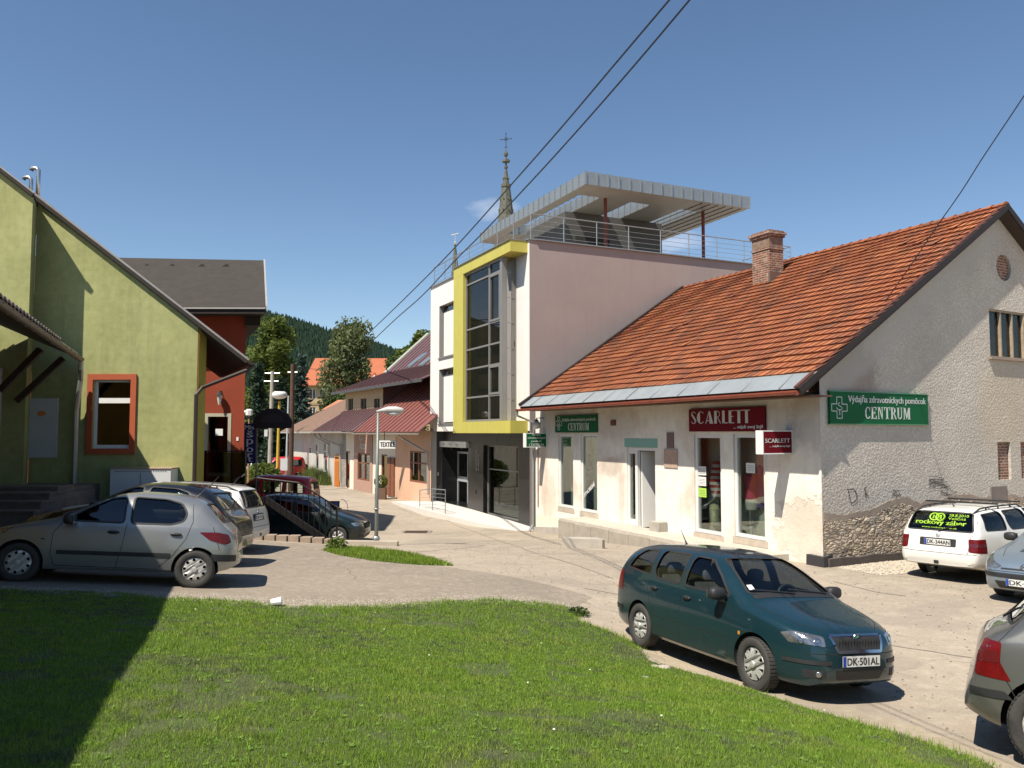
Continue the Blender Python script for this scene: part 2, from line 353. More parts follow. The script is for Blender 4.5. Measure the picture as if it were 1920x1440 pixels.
def m_brick():
    m, nt, b = newmat('old_red_brick'); g, t, z = wc(nt, HG)
    v = nd(nt, 'CombineXYZ', {0: mth(nt, 'ADD', t, nd(nt, 'SeparateXYZ', {0: g}).outputs[1]), 1: z, 2: 0.0}).outputs[0]
    br = nd(nt, 'TexBrick', {'Vector': v, 'Color1': (.27, .085, .045, 1), 'Color2': (.14, .055, .035, 1), 'Mortar': (.40, .33, .25, 1), 'Scale': 1.0, 'Mortar Size': .011, 'Brick Width': .27, 'Row Height': .075})
    n = noise(nt, 7, 6, g, .7); c = mix(nt, rng_(nt, n, .5, .68, 0, .85), br.outputs[0], (.42, .34, .26)); c = mix(nt, rng_(nt, noise(nt, 4, 5, g), .55, .7, 0, .8), c, (.09, .07, .055))
    nt.links.new(c, b.inputs['Base Color']); b.inputs['Roughness'].default_value = .95; bump(nt, b, mth(nt, 'SUBTRACT', n, br.outputs[1]), .8, .015); return m
def m_tile(name='clay_roof_tile', dirt=(.13, .085, .05)):
    m, nt, b = newmat(name); at_ = nd(nt, 'Attribute', attribute_name='tint').outputs[0]; g = objc(nt)
    n = noise(nt, 1.6, 7, g, .65); n2 = noise(nt, 26, 5, g)
    c = mix(nt, rng_(nt, n, .50, .72, 0, .42), at_, dirt); c = mix(nt, rng_(nt, noise(nt, 3.3, 6, g, .7), .60, .70, 0, .35), c, (.17, .16, .10)); c = mix(nt, rng_(nt, n2, .5, .75, 0, .5), c, (.30, .14, .07))
    nt.links.new(c, b.inputs['Base Color']); b.inputs['Roughness'].default_value = .85; bump(nt, b, n2, .3, .01); return m
def m_ground(name, c1, c2, c3, crack=.5, gravel=.3):
    m, nt, b = newmat(name); g = objc(nt); n1 = noise(nt, .16, 7, g, .6); n2 = noise(nt, 1.3, 7, g, .65); n3 = noise(nt, 45, 4, g, .7); n4 = noise(nt, 9, 5, g, .6)
    c = mix(nt, rng_(nt, n1, .38, .62), c1, c2); c = mix(nt, rng_(nt, n2, .46, .70, 0, .7), c, c3)
    c = mix(nt, rng_(nt, n3, .35, .75, 0, gravel), c, (.12, .10, .08)); c = mix(nt, rng_(nt, n4, .50, .75, 0, .4), c, (.52, .46, .38)); c = mix(nt, mth(nt, 'MULTIPLY', rng_(nt, noise(nt, .55, 4, g, .5, 1.5), .52, .60), .28), c, (.20, .17, .14))
    dv = nd(nt, 'VectorMath', {0: g, 1: nd(nt, 'TexNoise', {'Vector': g, 'Scale': .8, 'Detail': 6}).outputs[1]}, operation='ADD').outputs[0]
    v = nd(nt, 'TexVoronoi', {'Vector': dv, 'Scale': .33}, feature='DISTANCE_TO_EDGE').outputs['Distance']
    k = mth(nt, 'MULTIPLY', rng_(nt, v, .010, .003), rng_(nt, n2, .44, .56)); c = mix(nt, mth(nt, 'MULTIPLY', k, crack), c, (.10, .085, .07))
    nt.links.new(c, b.inputs['Base Color']); b.inputs['Roughness'].default_value = .93; b.inputs['Specular IOR Level'].default_value = .25
    bump(nt, b, mth(nt, 'MULTIPLY_ADD', n3, .5, mth(nt, 'MULTIPLY_ADD', k, -.8, n2)), .5, .02); return m
def glassm(name, tint=(.55, .62, .6), k=1.0, rough=.01, base=.06):
    if name in _mc: return _mc[name]
    m = bpy.data.materials.new(name); m.use_nodes = True; nt = m.node_tree; nt.nodes.clear(); o = nd(nt, 'OutputMaterial')
    tr = nd(nt, 'BsdfTransparent', {0: c4(tint)}); gl = nd(nt, 'BsdfGlossy', {0: (1, 1, 1, 1), 'Roughness': rough}); fr = nd(nt, 'Fresnel', {0: 1.5})
    f = mth(nt, 'MULTIPLY_ADD', fr.outputs[0], k, base); mx_ = nd(nt, 'MixShader', {0: f, 1: tr.outputs[0], 2: gl.outputs[0]}); nt.links.new(mx_.outputs[0], o.inputs[0]); _mc[name] = m; return m
WHITE = pm('white_window_frame', (.78, .77, .73), .35, var=.04)
GLASS = glassm('window_glass'); DGLASS = glassm('dark_window_glass', (.16, .17, .16), 1.3, .01, .07)
SHOPG = glassm('shop_window_glass', (.88, .92, .88), .55, .01, .0)
BLACK = pm('black_paint', (.012, .012, .012), .5, var=.2); DARK = pm('dark_interior', (.03, .028, .025), .9)
STEEL = pm('galvanised_steel', (.42, .43, .42), .45, .8, var=.12, vs=6); LSTEEL = pm('painted_steel', (.50, .52, .52), .4, .3)
CONC = pm('concrete', (.42, .38, .32), .9, var=.22, vs=2.5, bm=.4, bs=40)
PCONC = pm('pale_concrete', (.60, .56, .49), .85, var=.1, vs=2, bm=.2, bs=50)
SOIL = pm('soil', (.11, .085, .05), .95, var=.4, vs=4, bm=.8, bs=25)
RUST = pm('rusty_painted_metal', (.42, .10, .06), .6, .1, col2=(.23, .07, .04), vs=5, bm=.2)
WOOD = pm('weathered_wood', (.26, .17, .10), .8, col2=(.14, .08, .05), vs=6, bm=.3)
BWOOD = pm('brown_wood', (.20, .075, .035), .6, var=.25, vs=6)
GREEN_S = pm('green_sign_panel', (.004, .105, .036), .6, var=.06, spec=.15); RED_S = pm('red_sign_panel', (.14, .006, .012), .6, var=.06, spec=.15)
SIGNW = pm('white_sign_lettering', (.68, .68, .66), .5, var=.03)

# ---------------------------------------------------------------- ground sheet
xs = np.concatenate([np.arange(-900, -60, 70.), np.arange(-60, -14, 1.5), np.arange(-14, 14, .22), np.arange(14, 60, 1.5), np.arange(60, 901, 70.)])
ys = np.concatenate([np.arange(-200, -20, 30.), np.arange(-20, 3, 1.), np.arange(3, 20.9, .22), [20.94, 21.0, 21.03, 21.06, 21.09, 21.12, 21.2], np.arange(21.4, 45, .35), np.arange(45, 130, 2.), np.arange(130, 1500, 60.)])
XX, YY = np.meshgrid(xs, ys); ZZ = terr(XX, YY)
me = bpy.data.meshes.new('ground'); nx, ny = len(xs), len(ys)
vv = np.c_[XX.ravel(), YY.ravel(), ZZ.ravel()]; ii = np.arange(nx * ny).reshape(ny, nx)
ff = np.c_[ii[:-1, :-1].ravel(), ii[:-1, 1:].ravel(), ii[1:, 1:].ravel(), ii[1:, :-1].ravel()]
me.from_pydata(vv.tolist(), [], ff.tolist()); me.polygons.foreach_set('use_smooth', [True] * len(ff))
M_STREET = m_ground('dusty_street_asphalt', (.43, .36, .275), (.34, .285, .22), (.48, .40, .30), .22, .5)
M_LOT = m_ground('worn_lot_asphalt', (.31, .26, .20), (.245, .205, .16), (.36, .30, .225), .3, .6)
me.materials.append(M_STREET)
ground = bpy.data.objects.new('ground', me); COL.objects.link(ground); tag(ground, 'sunlit dusty asphalt street and yard surface', None, None, 'structure')
def resample(p, step, jit=0):
    o = []
    for i in range(len(p)):
        a = Vector(p[i][:2]); b = Vector(p[(i + 1) % len(p)][:2]); n = max(1, int((b - a).length / step))
        for k in range(n):
            q = a.lerp(b, k / n); o.append((q.x + random.gauss(0, jit), q.y + random.gauss(0, jit)))
    return o
def inpoly(P, x, y):
    P = np.asarray(P); r = np.zeros(np.shape(x), bool); j = len(P) - 1
    for i in range(len(P)):
        a = P[i]; b = P[j]
        if a[1] != b[1]: r ^= ((a[1] > y) != (b[1] > y)) & (x < (b[0] - a[0]) * (y - a[1]) / (b[1] - a[1]) + a[0])
        j = i
    return r
def drape(name, poly, mat, dz, step=.25, jit=.0, edge=.12, step_ok=True):
    P = resample(poly, edge, jit); A = np.array(P); x0, y0 = A.min(0); x1, y1 = A.max(0)
    gx, gy = np.meshgrid(np.arange(x0, x1, step), np.arange(y0, y1, step)); k = inpoly(A, gx.ravel(), gy.ravel())
    pts = P + list(zip(gx.ravel()[k], gy.ravel()[k])); n = len(P)
    v, e, f, *_ = delaunay_2d_cdt([Vector(p) for p in pts], [], [list(range(n))], 1, 1e-5)
    z = terr([p.x for p in v], [p.y for p in v], step_ok) + dz
    o = MB(); o.V = [(p.x, p.y, float(q)) for p, q in zip(v, z)]; o.F = [list(t) for t in f]; o.M = [0] * len(f)
    for i, t in enumerate(o.F):
        a, b, c = (Vector(o.V[k]) for k in t[:3])
        if (b - a).cross(c - a).z < 0: o.F[i] = t[::-1]
    return o.build(name, mat, smooth=True)
def gpoly(pp): return [tuple(ground_px(*p).xy) for p in pp]
EDGE = [(0, 1106), (200, 1112), (318, 1124), (420, 1128), (520, 1137), (640, 1140), (760, 1136), (850, 1128), (950, 1126), (1060, 1139), (1100, 1150), (1072, 1160), (1130, 1182), (1190, 1206), (1215, 1240), (1300, 1264), (1400, 1292), (1500, 1326), (1600, 1356), (1700, 1384), (1790, 1412), (1850, 1436)]
LAWN = gpoly(EDGE) + [(3.9, 5.2), (4.2, 2.5), (3, -3), (-9, -3), (-11, 4), (-11, 9)]
LOT = gpoly([(0, 1100), (318, 1118), (520, 1131), (760, 1131), (950, 1122), (1085, 1135), (1110, 1120), (1010, 1092), (900, 1072), (830, 1062), (720, 1043), (640, 1030)]) + [(-4.6, 20.4), (-8, 20.4), (-14, 20.4), (-14, 12)]
lot = drape('parking_lot', LOT, M_LOT, .004, .3, .02); tag(lot, 'worn grey asphalt of the yard behind the lawn', None, None, 'structure')
M_LAWN = pm('lawn_soil', (.075, .10, .03), .95, col2=(.05, .05, .02), vs=5, bm=.7, bs=30)
lawn = drape('lawn', LAWN, M_LAWN, .010, .3, .025); tag(lawn, 'mown lawn soil under the grass', None, None, 'structure')
M_DIRT = m_ground('sandy_dirt', (.48, .40, .28), (.40, .33, .23), (.33, .27, .19), .0, .4)
DIRT = gpoly([(1072, 1160), (1140, 1176), (1230, 1214), (1330, 1262), (1420, 1290), (1560, 1320), (1660, 1345), (1800, 1392), (1880, 1425)]) + [(4.6, 4.8), (3.6, 5.0)] + gpoly([(1790, 1418), (1700, 1390), (1600, 1362), (1500, 1332), (1400, 1298), (1300, 1270), (1190, 1216)])
dirt = drape('dirt_strip', DIRT, M_DIRT, .005, .25, .03); tag(dirt, 'pale sandy dirt strip along the lawn', None, None, 'structure')
EDG2 = gpoly([(0, 1100), (318, 1112), (520, 1122), (760, 1124), (950, 1117), (1070, 1131), (1100, 1150), (1060, 1141), (950, 1130), (850, 1132), (760, 1139), (640, 1143), (520, 1140), (420, 1131), (318, 1127), (0, 1109)])
dirt2 = drape('gravel_edge', EDG2, m_ground('gravelly_edge', (.26, .21, .15), (.19, .15, .10), (.36, .31, .24), 0, .7), .008, .2, .04); tag(dirt2, 'crumbling gravel margin between lot and lawn', None, None, 'structure')
WEED = gpoly([(606, 1032), (622, 1026), (700, 1030), (742, 1034), (800, 1046), (850, 1061), (790, 1060), (700, 1052), (640, 1042)])
weedbed = drape('verge', WEED, M_LAWN, .011, .2, .02, step_ok=False); tag(weedbed, 'overgrown grass verge below the low concrete wall', None, None, 'structure')
# tar joints and cracks drawn across the street, a drain cover
def ribbon(mb, pp, w, dz=.006, world_pts=False):
    P = [Vector(p) if world_pts else ground_px(*p) for p in pp]; Q = []
    for i in range(len(P) - 1):
        n = max(1, int((P[i + 1] - P[i]).length / .25))
        for k in range(n): q = P[i].lerp(P[i + 1], k / n); Q.append((q.x + random.gauss(0, .015), q.y + random.gauss(0, .015)))
    Q.append(P[-1].xy); prev = None
    for i in range(len(Q)):
        a = Vector(Q[max(0, i - 1)]); b = Vector(Q[min(len(Q) - 1, i + 1)]); d = (b - a).normalized(); nn = Vector((-d.y, d.x)) * w * random.uniform(.3, .7)
        q = Vector(Q[i]); l = q + nn; r = q - nn
        cur = (mb.v((l.x, l.y, tz(l.x, l.y) + dz)), mb.v((r.x, r.y, tz(r.x, r.y) + dz)))
        if prev: mb.F.append([prev[1], cur[1], cur[0], prev[0]]); mb.M.append(0)
        prev = cur
mb = MB()
for pp in ([(775, 1036), (850, 1030), (912, 1022)], [(815, 965), (900, 1000), (1010, 1040), (1150, 1085)], [(640, 952), (725, 946)], [(745, 952), (790, 968)], [(1560, 1090), (1640, 1110), (1700, 1118)], [(1600, 1200), (1700, 1215), (1840, 1236)], [(1100, 1104), (1190, 1120)]):
    ribbon(mb, pp, .028)
cr = mb.build('road_joint', pm('tar_joint', (.24, .205, .165), .9)); tag(cr, 'dark tar joints and cracks across the pale street', None, None, 'structure')
g = ground_px(780, 998); dr = thing('drain_cover', 'square iron drain cover set in the street beyond the lamp post', 'drain cover', g)
mb = MB(); mb.box(g.x - .55, g.x + .55, g.y - .45, g.y + .45, g.z - .02, g.z + .012); mb.build('frame', pm('drain_frame', (.25, .2, .16), .8), dr)
mb = MB(); mb.box(g.x - .42, g.x + .42, g.y - .33, g.y + .33, g.z, g.z + .018); 
for k in range(5): mb.box(g.x - .38, g.x + .38, g.y - .3 + k * .13, g.y - .24 + k * .13, g.z + .018, g.z + .026)
mb.build('grate', pm('drain_iron', (.10, .07, .05), .7, .4), dr)

# ---------------------------------------------------------------- the old house
T_L = 13.55; EAVE_T = HF.off(.62)
HGo = HG.off(.32)
tE, zE = HGo.px(1500, 727); tR, zR = HGo.px(1888, 384)
E0 = HGo.pt(tE, zE); R0 = HGo.pt(tR, zR); U = HF.u.copy()
E1 = HGo.pt(2 * tR - tE, zE)
def hit_mp(p, d, o=.05):                      # run along d until the new building's side wall
    w = MP.off(-0.0); return (w.p + MP.n * o - p).dot(MP.n) / d.dot(MP.n)
house = thing('shop_house', 'old single-storey shop house with red tiled gable roof and peeling cream front', 'house', HF.pt(0, tz(6.66, 17.65)))
zt_front = zE - .02; GZ = -1.4
PEB = m_pebble(); FAC = m_facade(); RUB = m_rubble()
apx = HG.px(1890, 400)
slope = (zR - zE) / (tR - tE)
ta = tR; za = zR - .16; zc0 = za - slope * ta
win = rect(*(HG.T(1857, 670), HG.T(1857, 670) + 1.75, HG.Z(1857, 670), HG.Z(1852, 578)))
t2 = HG.T(1871, 860); nb = []
nz0, nz1 = HG.Z(1872, 900), HG.Z(1871, 829)
niche1 = rect(t2, t2 + .62, nz0, nz1); niche2 = rect(t2 + 1.12, t2 + 1.74, nz0, nz1)
rc = HG.px(1882, 502); rnd = [(rc[0] + .36 * math.cos(a * math.pi / 8), rc[1] + .36 * math.sin(a * math.pi / 8)) for a in range(16)]
WG = 2 * ta
mb = MB(); mb.wallpoly(HG, [(0, GZ), (WG, GZ), (WG, zc0), (ta, za), (0, zc0)], [win, niche1, niche2, rnd], .14); gw = mb.build('gable_wall', PEB, house)
tag(gw, 'grey roughcast gable wall with a diagonal roof shadow')
for h, nm in ((niche1, 'bricked_up_window'), (niche2, 'bricked_up_window'), (rnd, 'round_bricked_opening')):
    mb = MB(); mb.extr([HG.pt(t, z, -.07) for t, z in h], -HG.n * .1); mb.build(nm, m_brick() if 'old_red_brick' not in bpy.data.materials else bpy.data.materials['old_red_brick'], house)
# gable window: frame, panes, curtain
w0, w1, v0, v1 = win[0][0], win[1][0], win[0][1], win[2][1]
mb = MB(); fw = .05
WF = pm('old_brown_frame', (.34, .27, .19), .7, var=.3, vs=8)
mb.wbox(HG, w0, w1, v0, v0 + fw, -.12, -.02); mb.wbox(HG, w0, w1, v1 - fw, v1, -.12, -.02)
for k in range(4):
    x = w0 + (w1 - w0 - fw) * k / 3; mb.wbox(HG, x, x + fw, v0 + fw, v1 - fw, -.12, -.022)
gwin = mb.build('window', WF, house)
mb = MB(); mb.wbox(HG, w0, w1, v0, v1, -.10, -.09); mb.build('pane', glassm('old_pane', (.5, .5, .48), .3, .02, .0), gwin)
mb = MB(); mb.wbox(HG, w0 - .1, w1 + .1, v0 - .05, v0, -.02, .09); mb.build('sill', pm('tin_sill', (.30, .22, .17), .6), gwin)
mb = MB(); mb.wbox(HG, w0 - .1, w1 + .1, v0 - .5, v1 + .3, -.9, -.8); mb.build('room_back', DARK, house)
# rubble base laid bare low on the gable: an uneven relief in front of the wall
zb0 = HG.Z(1545, 1055) - .6
def relief(w, t0, t1, z0, topf, amp, step=.05, o=.01):
    ts = np.arange(t0, t1 + step, step); mbx = MB(); grid = {}
    zmax = max(topf(t) for t in ts); zs_ = np.arange(z0, zmax + step, step)
    ph = rng.random((len(zs_), len(ts)))
    # stones: jittered cells
    cx = rng.uniform(t0, t1, int((t1 - t0) * (zmax - z0) * 38)); cz = rng.uniform(z0, zmax, len(cx)); ch = rng.random(len(cx))
    for j, z in enumerate(zs_):
        for i, t in enumerate(ts):
            d = ((cx - t) / .24) ** 2 + ((cz - z) / .06) ** 2; k = np.argsort(d)[:2]; e = min(1, (math.sqrt(d[k[1]]) - math.sqrt(d[k[0]])) * 2.5)
            fade = max(0, min(1, (topf(t) - z) / .12))
            grid[i, j] = mbx.v(w.pt(t, z, o - .02 + (amp * (.3 + .7 * ch[k[0]]) * e + .015 * ph[j, i] + .02) * fade))
    for j in range(len(zs_) - 1):
        for i in range(len(ts) - 1):
            if zs_[j] < topf(ts[i]) + .02:
                q = [grid[i, j], grid[i + 1, j], grid[i + 1, j + 1], grid[i, j + 1]]; a, b, c = (Vector(mbx.V[n]) for n in q[:3])
                if (b - a).cross(c - a).dot(w.n) < 0: q = q[::-1]
                mbx.F.append(q); mbx.M.append(0)
    return mbx
TP = [(1536, 965), (1560, 968), (1600, 966), (1650, 952), (1672, 938), (1700, 936), (1722, 945), (1760, 940), (1800, 928), (1840, 935), (1900, 930), (1919, 935)]
tpx = [HG.px(*p) for p in TP]
topf = lambda t: float(np.interp(t, [a for a, b in tpx], [b for a, b in tpx])) + .02 * math.sin(t * 7) + .012 * math.sin(t * 23)
relief(HG, .0, 9.0, zb0, topf, .014).build('exposed_stonework', RUB, house, smooth=True)
mb = MB(); tp = [(t, topf(t) + .04) for t in np.arange(0, 9.0, .12)]
band = tp + [(t, topf(t) - .08 - .16 * math.sin(t * 2.3 + 1) ** 2 - .04 * math.sin(t * 17)) for t in np.arange(8.9, 0, -.12)]
mb.extr([HG.pt(t, z, .004) for t, z in band], HG.n * .018); mb.build('cement_patch', pm('brown_cement_patch', (.33, .26, .20), .95, var=.25, vs=5, bm=.6, bs=35), house)
mb = MB(); mb.wbox(HG, HG.T(1857, 927), HG.T(1857, 927) + .75, HG.Z(1870, 941), HG.Z(1870, 912), .002, .03); mb.build('blockwork_patch', pm('grey_block', (.20, .165, .14), .95, var=.25, vs=5, bm=.5), house)
# scribbles: DK... and tags, sprayed lines
mb = MB()
def scr(pp, r=.012):
    P = [HG.pt(*HG.px(*p), .012) for p in pp]; Q = []
    for i in range(len(P) - 1):
        for k in range(3): Q.append(P[i].lerp(P[i + 1], k / 3))
    Q.append(P[-1])
    for i in range(len(Q) - 1):
        d = (Q[i + 1] - Q[i]); s_ = d.cross(HG.n).normalized() * r; mb.face([Q[i] - s_, Q[i + 1] - s_, Q[i + 1] + s_, Q[i] + s_])
scr([(1590, 919), (1594, 941), (1598, 944)]); scr([(1587, 918), (1600, 917), (1606, 926), (1606, 936), (1598, 944)]); scr([(1610, 940), (1611, 941)]); scr([(1620, 914), (1623, 934)]); scr([(1624, 913), (1621, 924), (1628, 930)])
random.seed(11)
for (cx, cy, sx, sy, n) in ((1680, 927, 10, 9, 14), (1757, 905, 20, 13, 22), (1778, 918, 16, 12, 14)):
    p = [(cx + random.uniform(-sx, sx), cy + random.uniform(-sy, sy)) for _ in range(n)]
    q = []
    for i in range(n - 1): q += [p[i], ((p[i][0] * .5 + p[i + 1][0] * .5) + random.uniform(-2, 2), (p[i][1] + p[i + 1][1]) / 2 + random.uniform(-3, 3))]
    for i in range(0, len(q) - 3, 3): scr(q[i:i + 4], .005)
mb.build('graffiti', pm('faded_spray_paint', (.10, .08, .075), .9), house)
# bitumen sheet/kerb along the foot of the gable
mb = MB(); 
for k in range(18):
    a = k * .5; b = a + .5; pa = HG.pt(a, 0, .0); pb = HG.pt(b, 0, .0); za_ = tz(*(pa + HG.n * .3).xy); zb_ = tz(*(pb + HG.n * .3).xy)
    mb.extr([HG.pt(a, za_ - .1, .06), HG.pt(b, zb_ - .1, .06), HG.pt(b, zb_ + .17 + .02 * math.sin(b * 5), .06), HG.pt(a, za_ + .17 + .02 * math.sin(a * 5), .06)], HG.n * .1)
mb.build('kerb', pm('dark_kerb', (.09, .075, .065), .85, var=.3, vs=3, bm=.4), house)
mb = MB(); z0_ = tz(6.66, 17.65); mb.extr([HF.pt(-.14, z0_ - .2, .14), HF.pt(.36, z0_ - .2, .14), HF.pt(.38, z0_ + .22, .1), HF.pt(-.12, z0_ + .21, .1)], -HF.n * .1)
mb.extr([HG.pt(-.14, z0_ - .2, .14), HG.pt(.28, z0_ - .2, .14), HG.pt(.24, z0_ + .24, .05), HG.pt(-.12, z0_ + .21, .1)], -HG.n * .04); mb.build('bitumen_flashing', pm('bitumen', (.035, .033, .035), .6, var=.2, bm=.4), house)
# street front with its openings
def hr(x0, x1, y0, y1): return rect(HF.T(x0, (y0 + y1) / 2), HF.T(x1, (y0 + y1) / 2), HF.Z((x0 + x1) / 2, y1), HF.Z((x0 + x1) / 2, y0))
op = {'a': hr(1047, 1075, 814, 952), 'b': hr(1088.5, 1120, 813.5, 961), 'door': hr(1176, 1229, 839, 991), 'c': hr(1302, 1353, 815, 1001), 'd': hr(1376, 1435, 814, 1010)}
op['door'] = rect(op['door'][0][0], op['door'][1][0], op['door'][0][1], op['door'][2][1])
mb = MB(); mb.wallpoly(HF, [(0, GZ), (T_L, GZ), (T_L, zE - .1), (0, zE - .1)], [list(o) for o in op.values()], .16); fw_ = mb.build('front_wall', FAC, house); tag(fw_, 'peeling cream plaster street wall')
mb = MB(); mb.wallpoly(Wall(HF.pt(T_L, 0).x, HF.pt(T_L, 0).y, .904, .427), [(0, GZ), (WG - 1, GZ), (WG - 1, zE), (0, zE)], [], .1); mb.build('end_wall', FAC, house)
for k in 'abcd':
    (a, z0_), (b, _), (_, z1_) = op[k][0], op[k][1], op[k][2]; b, a = max(a, b), min(a, b)
    mb = MB(); f = .085
    mb.wbox(HF, a, b, z0_, z0_ + f, -.13, -.04); mb.wbox(HF, a, b, z1_ - f, z1_, -.13, -.04); mb.wbox(HF, a, a + f, z0_ + f, z1_ - f, -.13, -.042); mb.wbox(HF, b - f, b, z0_ + f, z1_ - f, -.13, -.042)
    wn = mb.build('shop_window', WHITE, house)
    mb = MB(); mb.wbox(HF, a + f, b - f, z0_ + f, z1_ - f, -.095, -.085); mb.build('pane', SHOPG, wn)
    mb = MB(); mb.wbox(HF, a - .06, b + .06, z0_ - .16, z0_, -.05, .006 + .003 * (k in 'bd')); mb.build('sill', pm('bare_plaster_sill', (.50, .42, .33), .9, var=.2, vs=6, bm=.4), wn)
(a, z0_), (b, _), (_, z1_) = op['door'][0], op['door'][1], op['door'][2]; a, b = min(a, b), max(a, b); mid = HF.T(1194, 915)
mb = MB(); f = .09
mb.wbox(HF, a, b, z1_ - f, z1_, -.13, -.03); mb.wbox(HF, b - f, b, z0_, z1_ - f, -.13, -.032); mb.wbox(HF, a, a + .05, z0_, z1_ - f, -.13, -.032); mb.wbox(HF, mid, mid + .12, z0_, z1_ - f, -.13, -.031)
mb.wbox(HF, mid + .12, b - f, z0_, z0_ + .22, -.12, -.035); mb.wbox(HF, mid + .12, b - f, z1_ - f - .1, z1_ - f, -.12, -.034)
dr_ = mb.build('door_frame', WHITE, house)
mb = MB(); mb.wbox(HF, mid + .12, b - f, z0_ + .22, z1_ - f - .1, -.09, -.08); mb.build('side_pane', SHOPG, dr_)
# the open door leaf stands inside, edge-on
mb = MB(); mb.par(HF.pt(mid - .02, z0_ + .02, -.14), HF.u * -.06, -HF.n * .85 - HF.u * .12, (0, 0, z1_ - z0_ - .14)); mb.build('door_leaf', WHITE, dr_)
mb = MB(); mb.wbox(HF, a - 1.0, a - .3, z0_ - .05, z1_ + .1, -2.2, -1.6); mb.wbox(HF, a - 1.0, b + .3, z0_ - .1, z0_ - .01, -3.0, -.1, 1); mb.build('hallway', [pm('hall_wall', (.42, .36, .28), .9), pm('hall_floor', (.30, .24, .17), .7)], house)
mb = MB(); mb.wbox(HF, a - .12, b + .12, z1_, z1_ + .26, 0, .006); mb.build('turquoise_lintel', pm('turquoise_paint', (.16, .42, .36), .8, col2=(.30, .42, .34), vs=7), house)
# shop interiors: rear walls, partitions, floor
mb = MB(); mb.wbox(HF, .7, a - .35, GZ + 1, zE, -3.2, -3.1); mb.wbox(HF, b + .4, T_L - .2, GZ + 1, zE, -3.2, -3.1)
for t in (.7, a - .4, b + .35, T_L - .45, HF.T(1368, 900)): mb.wbox(HF, t, t + .1, GZ + 1, zE, -3.1, -.17)

for k, e in (('a', .0), ('b', -.2), ('c', .1), ('d', .15)):
    q0, q1 = sorted((op[k][0][0], op[k][1][0])); mb.wbox(HF, q0 + (q1 - q0) * (.30 if k in 'cd' else .1) - e * .2, q1 + .15, GZ + 1, zE, -.62, -.56)
mb.build('partition_wall', pm('grey_shop_wall', (.60, .64, .54), .9, var=.1), house)
mb = MB(); mb.wbox(HF, .7, T_L - .2, zE - .35, zE - .25, -3.2, -.17); mb.wbox(HF, .7, a - .35, op['c'][0][1] - .2, op['c'][0][1] - .1, -3.1, -.17, 1); mb.wbox(HF, b + .35, T_L - .2, op['a'][0][1] - .5, op['a'][0][1] - .35, -3.1, -.17, 1)
mb.build('ceiling_and_floor', [pm('shop_ceiling', (.4, .4, .38), .9), pm('shop_floor', (.22, .2, .16), .6)], house)
# plinth, raised walk, blocks
mb = MB(); tb = HF.T(1094, 990)
P_ = [HF.pt(t, 0, .0) for t in (tb, T_L)]; 
mb.extr([HF.pt(tb, tz(*HF.pt(tb, 0, .3).xy) - .1, .005), HF.pt(T_L, tz(*HF.pt(T_L, 0, .3).xy) - .1, .005), HF.pt(T_L, tz(*HF.pt(T_L, 0, .3).xy) + .17, .005), HF.pt(tb, tz(*HF.pt(tb, 0, .3).xy) + .28, .005)], HF.n * .07); mb.build('plinth', CONC, house)
walk = thing('raised_walkway', 'raised concrete walkway with rough edge in front of the shop doors', 'walkway', HF.pt(3, tz(*HF.pt(3, 0, 1).xy), .6))
mb = MB(); zw = HF.Z(1232, 992) - .02; tw0 = HF.T(1096, 985)
mb.par(HF.pt(1.0, GZ, .002), HF.u * (tw0 - 1.0), HF.n * .95, (0, 0, zw - GZ)); mb.build('slab', pm('walk_concrete', (.50, .45, .37), .9, var=.15, vs=3, bm=.4, bs=30), walk)
mb = MB()
for k in range(9):
    t0_ = 1.0 + k * (tw0 - 1.0) / 9; mb.wbox(HF, t0_ + .01, t0_ + (tw0 - 1) / 9 - .01, GZ, zw - .07 - .02 * (k % 2), .95, .975)
mb.build('edge_slab', pm('walk_edge', (.36, .32, .26), .9, var=.2, vs=4, bm=.5), walk)
g = ground_px(1100, 1027); blk = thing('concrete_step', 'loose grey concrete step block at the end of the raised walkway', 'step', g)
mb = MB(); mb.par((g.x - .45, g.y - .1, g.z - .05), HF.u * .42, Vector((.88, -.12, 0)), (0, 0, .30)); s_ = mb.build('block', CONC, blk)
mb = MB(); mb.par((g.x + .40, g.y - .24, g.z - .02), HF.u * .36, Vector((.05, -.01, 0)), (0, 0, .25)); mb.build('dark_end', pm('block_hollow', (.15, .12, .10), .95), blk)
p = HF.pp(1242, 992); st = thing('stone_block', 'small grey stone block beside the open shop door', 'block', (p.x, p.y, zw))
mb = MB(); mb.wbox(HF, HF.T(1250), HF.T(1232), zw, zw + .26, .02, .3); mb.build('block', CONC, st)

# roof: deck, tiles, sheet metal strip, verge boards, ridge, gutter
Wd = (R0 - E0); Wd = (Wd - U * Wd.dot(U)); RL = Wd.length; Wd.normalize(); NR = U.cross(Wd); NR = NR if NR.z > 0 else -NR
skew_ = (R0 - E0).dot(U) / RL
def vstart(w): return skew_ * w
def vend(w):
    a1_ = hit_mp(E0 + Wd * RL, U, .03); return VA0 + (a1_ - VA0) * w / RL
VA0 = 5.0
while F * (E0 + U * VA0).x / ((E0 + U * VA0).y * math.cos(TH)) + 960 > 974: VA0 += .02
def rpt(a_, w_, h=0.0): return E0 + U * a_ + Wd * w_ + NR * (h + .022 * math.sin(a_ * .9 + 1) * math.sin(w_ * .75) + .008 * math.sin(a_ * 3.1 + w_))
TILE = m_tile(); TC = [(.31, .095, .034), (.35, .112, .040), (.26, .076, .030), (.36, .122, .045), (.20, .070, .036), (.30, .090, .036)]
mb = MB(); mb.extr([rpt(vstart(0), 0, -.16), rpt(vend(0), 0, -.16), rpt(vend(RL), RL, -.16), rpt(vstart(RL), RL, -.16)], NR * .12)
